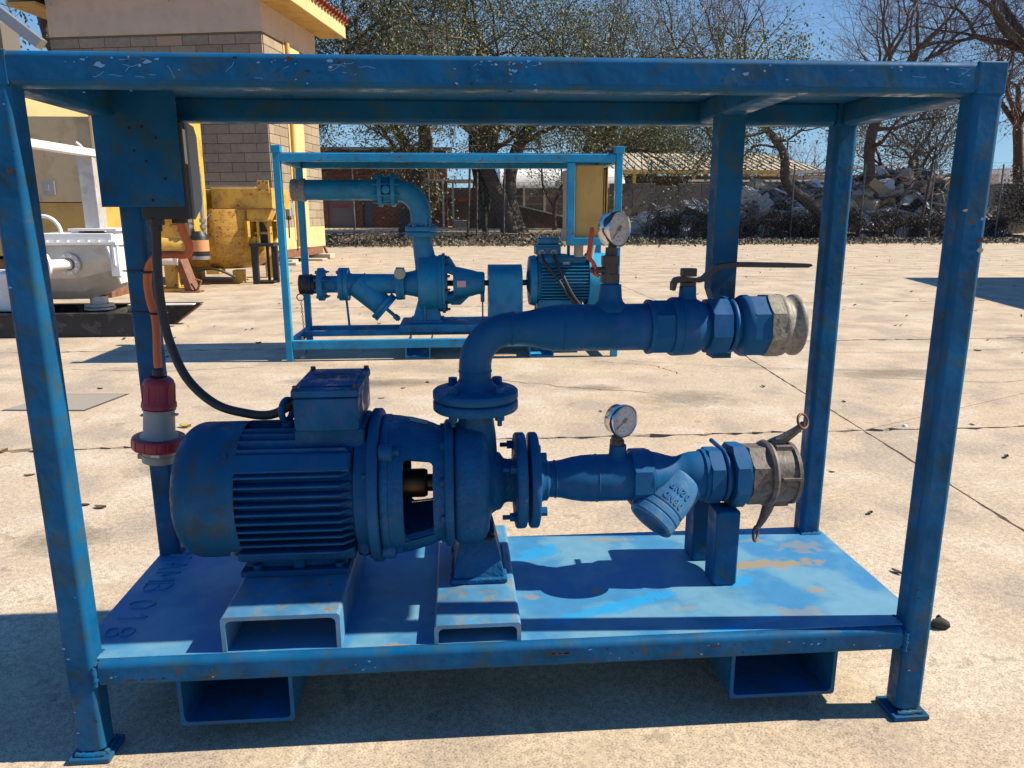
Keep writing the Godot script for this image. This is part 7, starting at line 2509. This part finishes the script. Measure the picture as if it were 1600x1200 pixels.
func make_trees() -> void:
	leaf_setup()
	var olive = [Vector3(0.119, 0.140, 0.063), Vector3(0.168, 0.182, 0.091), Vector3(0.084, 0.105, 0.049), Vector3(0.224, 0.224, 0.126), Vector3(0.140, 0.154, 0.084)]
	var greyg = [Vector3(0.182, 0.182, 0.119), Vector3(0.238, 0.231, 0.154), Vector3(0.126, 0.133, 0.084), Vector3(0.280, 0.252, 0.175), Vector3(0.182, 0.154, 0.112)]
	var dry = [Vector3(0.20, 0.15, 0.10), Vector3(0.15, 0.12, 0.085), Vector3(0.13, 0.12, 0.07), Vector3(0.24, 0.19, 0.14)]
	var leafy = {"spread": 0.66, "bend": 0.30, "lift": 0.02, "droop": -0.10, "third": 0.6, "shoots": 2, "limbs": 4, "limb_spread": 0.85, "low_limbs": 2, "bald": 0.15}
	var g = gh(-1.2, -31.5)
	tree("dark trunked leafy tree in front of the red brick building", 11, Vector3(-1.2, g, -31.5), [[[Vector3(-1.2, g - 0.2, -31.5), Vector3(-1.15, 1.6, -31.5), Vector3(-0.6, 3.2, -31.6), Vector3(-0.5, 4.6, -31.5)], 0.44, 0.26, 2.5], [[Vector3(-0.7, 3.0, -31.55), Vector3(-1.6, 4.4, -31.2), Vector3(-2.1, 6.0, -31.0)], 0.22, 0.16, 2.3]], 4, leafy, "bark_dark", "bark_dark", 16, 0.115, olive, 0.26)
	tree("leafy tree with a leaning double trunk in the middle of the fence line", 23, Vector3(3.0, gh(3, -30), -30.0), [[[Vector3(3.05, 0.1, -30.0), Vector3(2.6, 1.5, -30.0), Vector3(1.95, 3.1, -29.9), Vector3(1.75, 4.2, -29.7)], 0.36, 0.24, 2.6], [[Vector3(3.35, 0.1, -30.1), Vector3(2.95, 1.7, -30.2), Vector3(3.1, 3.2, -30.3), Vector3(3.7, 4.4, -30.2)], 0.33, 0.23, 2.6]], 4, leafy, "bark_dark", "bark_dark", 16, 0.115, olive, 0.26)
	tree("wide grey green leafy tree above the cabinet of the far skid", 37, Vector3(6.6, gh(7, -34), -34.0), [[[Vector3(6.6, 0.2, -34), Vector3(6.5, 2.0, -34), Vector3(6.9, 4.4, -33.6)], 0.34, 0.24, 2.7], [[Vector3(6.6, 2.2, -34), Vector3(7.6, 4.2, -34.2), Vector3(8.6, 5.8, -34.2)], 0.22, 0.18, 2.3]], 4, leafy, "bark_dark", "bark_grey", 16, 0.105, greyg + olive, 0.26)
	tree("small open tree with thin forked stems before the white tank", 41, Vector3(5.3, gh(5, -33), -33.0), [[[Vector3(5.2, 0.2, -33), Vector3(5.2, 1.4, -33), Vector3(5.5, 2.3, -33)], 0.10, 0.07, 1.2], [[Vector3(5.2, 1.3, -33), Vector3(4.7, 2.2, -33.0), Vector3(4.6, 2.9, -33.1)], 0.06, 0.045, 1.0]], 2, {"spread": 0.6, "bend": 0.2, "limbs": 3, "third": 0.4, "droop": 0.05}, "bark_dark", "bark_dark", 16, 0.115, olive, 0.25)
	var over = leafy.duplicate()
	over["droop"] = -0.26
	over["bald"] = 0.45
	tree("bent dark tree leaning left over the scrap heap", 53, Vector3(16.3, gh(16, -28.9), -28.9), [[[Vector3(16.3, 0.0, -28.9), Vector3(15.4, 1.25, -28.9), Vector3(14.1, 2.2, -28.8), Vector3(13.75, 3.4, -28.6), Vector3(12.9, 4.3, -28.4)], 0.27, 0.13, 1.5]], 4, over, "bark_dark", "bark_dark", 12, 0.14, olive, 0.4)
	var bare = {"spread": 0.55, "bend": 0.30, "lift": 0.05, "droop": 0.0, "third": 0.85, "shoots": 3, "shoots_below": 6, "limbs": 5, "limb_spread": 0.7, "low_limbs": 2, "taper": 0.64}
	tree("bare tree with a reddish trunk right of the scrap heap's middle", 61, Vector3(18.9, gh(19, -31), -31.0), [[[Vector3(18.9, 0.1, -31), Vector3(18.75, 2.2, -31), Vector3(18.6, 4.2, -31), Vector3(19.0, 5.6, -31)], 0.25, 0.20, 2.4]], 5, bare, "bark_brown", "twig_pinkish", 0, 0.1, dry)
	tree("bare spreading tree high above the bent tree", 67, Vector3(14.6, gh(14, -37), -37.0), [[[Vector3(14.6, 0.1, -37), Vector3(14.8, 3.0, -37), Vector3(14.4, 5.6, -36.8)], 0.24, 0.19, 2.6]], 5, bare, "bark_dark", "twig_pinkish", 0, 0.1, dry)
	tree("bare tree with a thick dark trunk at the right edge", 71, Vector3(26.2, gh(25, -30), -30.0), [[[Vector3(26.4, 0.1, -30), Vector3(26.2, 3.0, -30), Vector3(25.4, 5.8, -30), Vector3(24.6, 7.6, -30)], 0.36, 0.24, 2.6], [[Vector3(26.2, 3.5, -30), Vector3(26.7, 6.0, -29.8), Vector3(26.5, 8.5, -29.7)], 0.26, 0.2, 2.4]], 5, bare, "bark_dark", "twig_pinkish", 0, 0.1, dry)
	tree("reddish brown trunk with bare twigs in front of the grey wall", 79, Vector3(27.0, gh(27, -33), -33.0), [[[Vector3(27.2, 0.1, -33), Vector3(27.1, 2.6, -33), Vector3(26.7, 5.0, -33)], 0.26, 0.2, 2.2]], 4, bare, "bark_brown", "twig_pinkish", 1, 0.13, dry)
	tree("thin bare sapling between the rear post and the lamp post", 83, Vector3(20.3, gh(20, -29.4), -29.4), [[[Vector3(20.2, 0.1, -29.4), Vector3(20.4, 1.8, -29.4), Vector3(20.5, 3.2, -29.4)], 0.06, 0.045, 1.3], [[Vector3(18.9, 0.1, -29.2), Vector3(19.2, 1.7, -29.2), Vector3(20.0, 2.7, -29.3)], 0.05, 0.03, 0.8]], 3, {"spread": 0.5, "bend": 0.15, "limbs": 3, "limb_spread": 0.5, "third": 0.3, "shoots": 1}, "bark_dark", "bark_dark", 0, 0.1, dry)
	var bushy = {"spread": 0.7, "bend": 0.3, "limbs": 5, "limb_spread": 0.9, "low_limbs": 3, "third": 0.7, "shoots": 1}
	tree("bushy grey green tree above the right end of the scrap heap", 89, Vector3(23.2, gh(23, -34.5), -34.5), [[[Vector3(23.2, 0.1, -34.5), Vector3(23.2, 1.6, -34.5), Vector3(23.0, 2.8, -34.5)], 0.2, 0.14, 1.5]], 4, bushy, "bark_dark", "twig_pinkish", 12, 0.13, greyg, 0.3)
	tree("dark bush climbing the fence at the right edge", 97, Vector3(24.6, gh(24.6, -28.8), -28.8), [[[Vector3(24.6, 0.0, -28.8), Vector3(24.6, 0.5, -28.8), Vector3(24.7, 0.9, -28.8)], 0.06, 0.05, 0.75], [[Vector3(25.6, 0.0, -28.8), Vector3(25.6, 0.7, -28.8), Vector3(25.5, 1.3, -28.8)], 0.06, 0.05, 0.8], [[Vector3(26.6, 0.0, -28.8), Vector3(26.6, 0.7, -28.8), Vector3(26.5, 1.2, -28.8)], 0.06, 0.05, 0.8]], 3, bushy, "bark_dark", "bark_dark", 8, 0.12, [Vector3(0.03, 0.035, 0.018), Vector3(0.05, 0.05, 0.03), Vector3(0.06, 0.045, 0.03)], 0.25)
	# far crowns against the sky
	tree("round pale bare crown behind the shed roof", 103, Vector3(28.5, 0.3, -78.0), [[[Vector3(28.5, 0.3, -78), Vector3(28.5, 2.0, -78), Vector3(28.4, 3.5, -78)], 0.4, 0.3, 2.2]], 5, bushy, "bark_grey", "twig_pinkish", 0, 0.2, dry)
	tree("dark green round tree behind the left end of the shed roof", 107, Vector3(19.0, 0.3, -75.0), [[[Vector3(19, 0.3, -75), Vector3(19, 2.2, -75), Vector3(19, 3.6, -75)], 0.4, 0.3, 2.3]], 4, bushy, "bark_dark", "bark_dark", 10, 0.4, olive, 0.6)
	tree("pale bare far trees right of the lamp post", 109, Vector3(40.0, 0.3, -85.0), [[[Vector3(40, 0.3, -85), Vector3(40, 2.0, -85), Vector3(40, 3.0, -85)], 0.4, 0.3, 2.2], [[Vector3(35, 0.3, -86), Vector3(35, 2.0, -86), Vector3(35, 2.6, -86)], 0.4, 0.3, 1.9]], 5, bushy, "bark_grey", "twig_pinkish", 0, 0.2, dry)
	tree("leafy tree behind the roofs at the top left corner", 113, Vector3(-13.5, 0.2, -27.0), [[[Vector3(-13.5, 0.2, -27), Vector3(-13.4, 3.0, -27), Vector3(-12.6, 6.0, -27)], 0.4, 0.3, 2.8]], 4, leafy, "bark_dark", "bark_dark", 7, 0.17, olive, 0.35)
	tree("thin twiggy leafy tree right behind the brick cabin", 127, Vector3(-6.0, 0.3, -32.5), [[[Vector3(-6.0, 0.2, -32.5), Vector3(-5.8, 3.0, -32.5), Vector3(-4.6, 5.8, -32.0)], 0.24, 0.19, 2.6]], 4, leafy, "bark_dark", "bark_grey", 14, 0.14, olive + greyg, 0.26)
	# tall columnar cactus among the trees
	var cg = std("cactus_green", lin(0.028, 0.045, 0.026), 0.7)
	var cac = thing("columnar_cactus", "tall dark green columnar cactus with upright ribs between the leafy trees", "cactus", Vector3(1.95, 0.4, -31.0))
	var rg = RandomNumberGenerator.new()
	rg.seed = 5
	for k in 7:
		var mb = MB.new()
		var x = 1.40 + k * 0.17
		var top = [7.2, 6.9, 7.5, 7.3, 7.45, 7.0, 6.4][k]
		var path = bez([Vector3(lerpf(1.95, x, 0.25), 1.2, -31.0), Vector3(lerpf(1.95, x, 0.7), 2.6, -31.0), Vector3(x, 3.6, -31.0 + rg.randf_range(-0.15, 0.15)), Vector3(x + 0.02, 5.2, -31.0), Vector3(x, top, -31.0), Vector3(x, top + 0.10, -31.0)], 5)
		var rad = []
		for i in path.size():
			rad.append(0.085 if i < path.size() - 5 else 0.085 * (path.size() - 1 - i) / 5.0 + 0.01)
		mb.tube(path, rad, 8, true)
		part("arm", mb, cg, cac)
	var stemb = MB.new()
	stemb.tube([Vector3(1.95, 0.2, -31), Vector3(1.95, 1.4, -31)], [0.13, 0.11], 10)
	part("trunk", stemb, cg, cac)
	# dry hedge along the foot of the fence
	var hg = thing("dry_hedge", "dark dry twiggy hedge along the foot of the fence before the scrap heap", "hedge", Vector3(15, 0.05, -28.7))
	var tw = MB.new()
	var pts = []
	for k in 420:
		var x = rg.randf_range(8.4, 23.6)
		var z = rg.randf_range(-29.0, -28.3)
		var h = rg.randf_range(0.5, 1.15) * (1.0 if x < 18.0 else 0.9)
		var p0 = Vector3(x, gh(x, z) - 0.03, z)
		var p1 = p0 + Vector3(rg.randf_range(-0.2, 0.2), h * 0.5, rg.randf_range(-0.15, 0.15))
		var p2 = p1 + Vector3(rg.randf_range(-0.3, 0.3), h * 0.5, rg.randf_range(-0.2, 0.2))
		tw.tube([p0, p1, p2], [0.016, 0.012, 0.006], 3, false)
		for j in 5:
			var q = p1.lerp(p2, rg.randf())
			var e = q + Vector3(rg.randf_range(-0.3, 0.3), rg.randf_range(-0.05, 0.3), rg.randf_range(-0.2, 0.2))
			tw.tube([q, e], [0.008, 0.004], 3, false)
			for l in 5:
				pts.append(q.lerp(e, rg.randf()) + Vector3(rg.randfn(0, 0.07), rg.randfn(0, 0.07), rg.randfn(0, 0.07)))
	part("twigs", tw, M["bark_dark"], hg).set_meta("kind", "stuff")
	leaves("foliage", pts, 0.085, [Vector3(0.045, 0.035, 0.025), Vector3(0.07, 0.05, 0.035), Vector3(0.04, 0.04, 0.02), Vector3(0.11, 0.08, 0.055)], rg, hg)

# ---------------------------------------------------------------- fallen leaves, stones, bits
func make_litter() -> void:
	var rg = RandomNumberGenerator.new()
	rg.seed = 909
	var lit_mat = std("dry_leaf", Color.WHITE, 0.8)
	lit_mat.vertex_color_use_as_albedo = true
	var lm = Node3D.new()
	lm.name = "leaf_litter"
	add_child(lm)
	base_of[lm] = Vector3.ZERO
	lm.set_meta("kind", "stuff")
	var pts = []
	for k in 9000:
		var x = rg.randf_range(-9.0, 30.0)
		var z = -24.9 - absf(rg.randfn(0.0, 1.6))
		if rg.randf() < 0.12: z = -24.9 + absf(rg.randfn(0.0, 0.8))
		if z < -28.6: continue
		pts.append(Vector3(x, maxf(0.0, gh(x, z)) + rg.randf() * 0.05 + 0.012, z))
	leaves("fallen_leaves", pts, 0.15, [Vector3(0.13, 0.095, 0.06), Vector3(0.20, 0.16, 0.105), Vector3(0.085, 0.08, 0.055), Vector3(0.26, 0.23, 0.17), Vector3(0.07, 0.06, 0.045), Vector3(0.10, 0.105, 0.075)], rg, lm, lit_mat)
	pts = []
	for k in 700:
		var z = -5.0 - rg.randf() * 19.0
		pts.append(Vector3(rg.randf_range(-6.0, 24.0), 0.012, z))
	leaves("scattered_leaves", pts, 0.045, [Vector3(0.13, 0.085, 0.05), Vector3(0.08, 0.065, 0.045), Vector3(0.22, 0.17, 0.11)], rg, lm, lit_mat)
	# single leaves near the skid
	var cols = {"brown": std("leaf_brown", lin(0.13, 0.075, 0.04), 0.8), "dark": std("leaf_dark", lin(0.035, 0.028, 0.022), 0.8), "yellow": std("leaf_yellow", lin(0.50, 0.36, 0.08), 0.8), "pale": std("leaf_pale", lin(0.34, 0.27, 0.17), 0.8)}
	var curl = []
	for v in 3:
		var mb = MB.new()
		var n = 4
		for i in n:
			var t0 = float(i) / n
			var t1 = float(i + 1) / n
			var w0 = 0.26 * sin(PI * (t0 * 0.92 + 0.04))
			var w1 = 0.26 * sin(PI * (t1 * 0.92 + 0.04))
			var y0 = 0.10 * (t0 - 0.5) ** 2 * (2.0 + v)
			var y1 = 0.10 * (t1 - 0.5) ** 2 * (2.0 + v)
			for sg in [-1.0, 1.0]:
				mb.flat(Vector3(0, y0, t0 - 0.5), Vector3(0, y1, t1 - 0.5), Vector3(sg * w1, y1 + 0.10 + 0.04 * v, t1 - 0.5), Vector3(sg * w0, y0 + 0.10 + 0.04 * v, t0 - 0.5), Vector3(0, -9, 0))
		curl.append(mb.mesh())
	var spots = [[-0.615, -2.373, "yellow", 0.085, 1.2], [2.02, -0.62, "brown", 0.045, 0.4], [2.26, -1.48, "dark", 0.03, 1.0], [2.18, -1.05, "dark", 0.04, 2.2], [2.9, -2.6, "dark", 0.04, 0.1], [-0.86, -2.62, "pale", 0.06, 1.3], [-0.92, -2.62, "dark", 0.045, 0.6], [-1.3, -2.02, "pale", 0.10, 1.5], [-1.15, -2.03, "pale", 0.08, 1.1], [-1.0, -1.7, "brown", 0.05, 1.7], [-0.62, -1.35, "dark", 0.05, 1.4], [-0.55, -1.32, "brown", 0.06, 1.3], [-0.9, -0.98, "dark", 0.02, 0.0], [-2.1, -5.2, "dark", 0.07, 0.3], [-0.9, -4.9, "brown", 0.06, 2.0], [-0.2, -4.9, "pale", 0.06, 1.0], [-1.2, -3.7, "dark", 0.06, 0.5], [-0.6, -5.8, "brown", 0.07, 1.1], [-0.1, -6.4, "dark", 0.08, 0.7], [0.3, -2.9, "pale", 0.05, 1.1], [0.55, -3.3, "brown", 0.05, 0.4], [1.5, -2.5, "dark", 0.03, 0.4], [3.3, -2.1, "dark", 0.035, 0.3], [3.1, -1.6, "dark", 0.05, 2.4], [2.3, -0.1, "dark", 0.02, 0.4], [2.15, 0.05, "brown", 0.03, 1.4], [-0.45, 0.10, "brown", 0.05, 1.2], [2.6, -3.0, "pale", 0.05, 0.2]]
	for k in 34:
		spots.append([rg.randf_range(-3.0, 6.5), rg.randf_range(-7.5, -2.6), ["brown", "dark", "pale", "brown"][rg.randi() % 4], rg.randf_range(0.03, 0.07), rg.randf() * 3.0])
	for s in spots:
		var o = MeshInstance3D.new()
		o.name = numbered("fallen_leaf")
		o.mesh = curl[rg.randi() % 3]
		o.material_override = cols[s[2]]
		o.transform = Transform3D(Basis(Y, s[4]).scaled(Vector3.ONE * s[3] * 0.8), Vector3(s[0], 0.001, s[1]))
		add_child(o)
		tag(o, {"brown": "small brown curled leaf lying on the concrete slabs", "dark": "small dark withered leaf lying on the concrete slabs", "yellow": "bright yellow leaf on the concrete behind the motor's fan cover", "pale": "small pale dry leaf lying on the concrete slabs"}[s[2]], "leaf", "fallen leaves on the concrete")
	# dark clod beside the right front post
	var mb = MB.new()
	var path = [Vector3(1.938, 0.004, -0.335), Vector3(1.945, 0.010, -0.33), Vector3(1.958, 0.014, -0.327), Vector3(1.972, 0.010, -0.322), Vector3(1.982, 0.004, -0.325)]
	mb.tube(path, [0.004, 0.012, 0.016, 0.011, 0.003], 9)
	mb.tube([Vector3(1.955, 0.012, -0.332), Vector3(1.960, 0.026, -0.338), Vector3(1.956, 0.032, -0.334)], [0.008, 0.006, 0.002], 7)
	solo("dark_clod", mb, M["leaf_dark"], Vector3(1.96, 0, -0.33), "small black clod on the concrete beside the right front post", "clod")
	# little white stones
	for q in [[0.42, -4.15, 0.02], [2.95, -2.1, 0.012], [-0.4, -4.2, 0.018]]:
		mb = MB.new()
		mb.lathe(Vector3(q[0], 0, q[1]), Y, [Vector2(0, q[2]), Vector2(q[2] * 0.5, q[2] * 0.9), Vector2(q[2] * 0.9, q[2] * 0.45), Vector2(q[2], 0)], 7, 0.3)
		solo("pebble", mb, M["paper"], Vector3(q[0], 0, q[1]), "tiny white pebble on the sunlit concrete between the two skids" if q[0] > 0 else "tiny white pebble in the far skid's shadow", "pebble", "white pebbles")
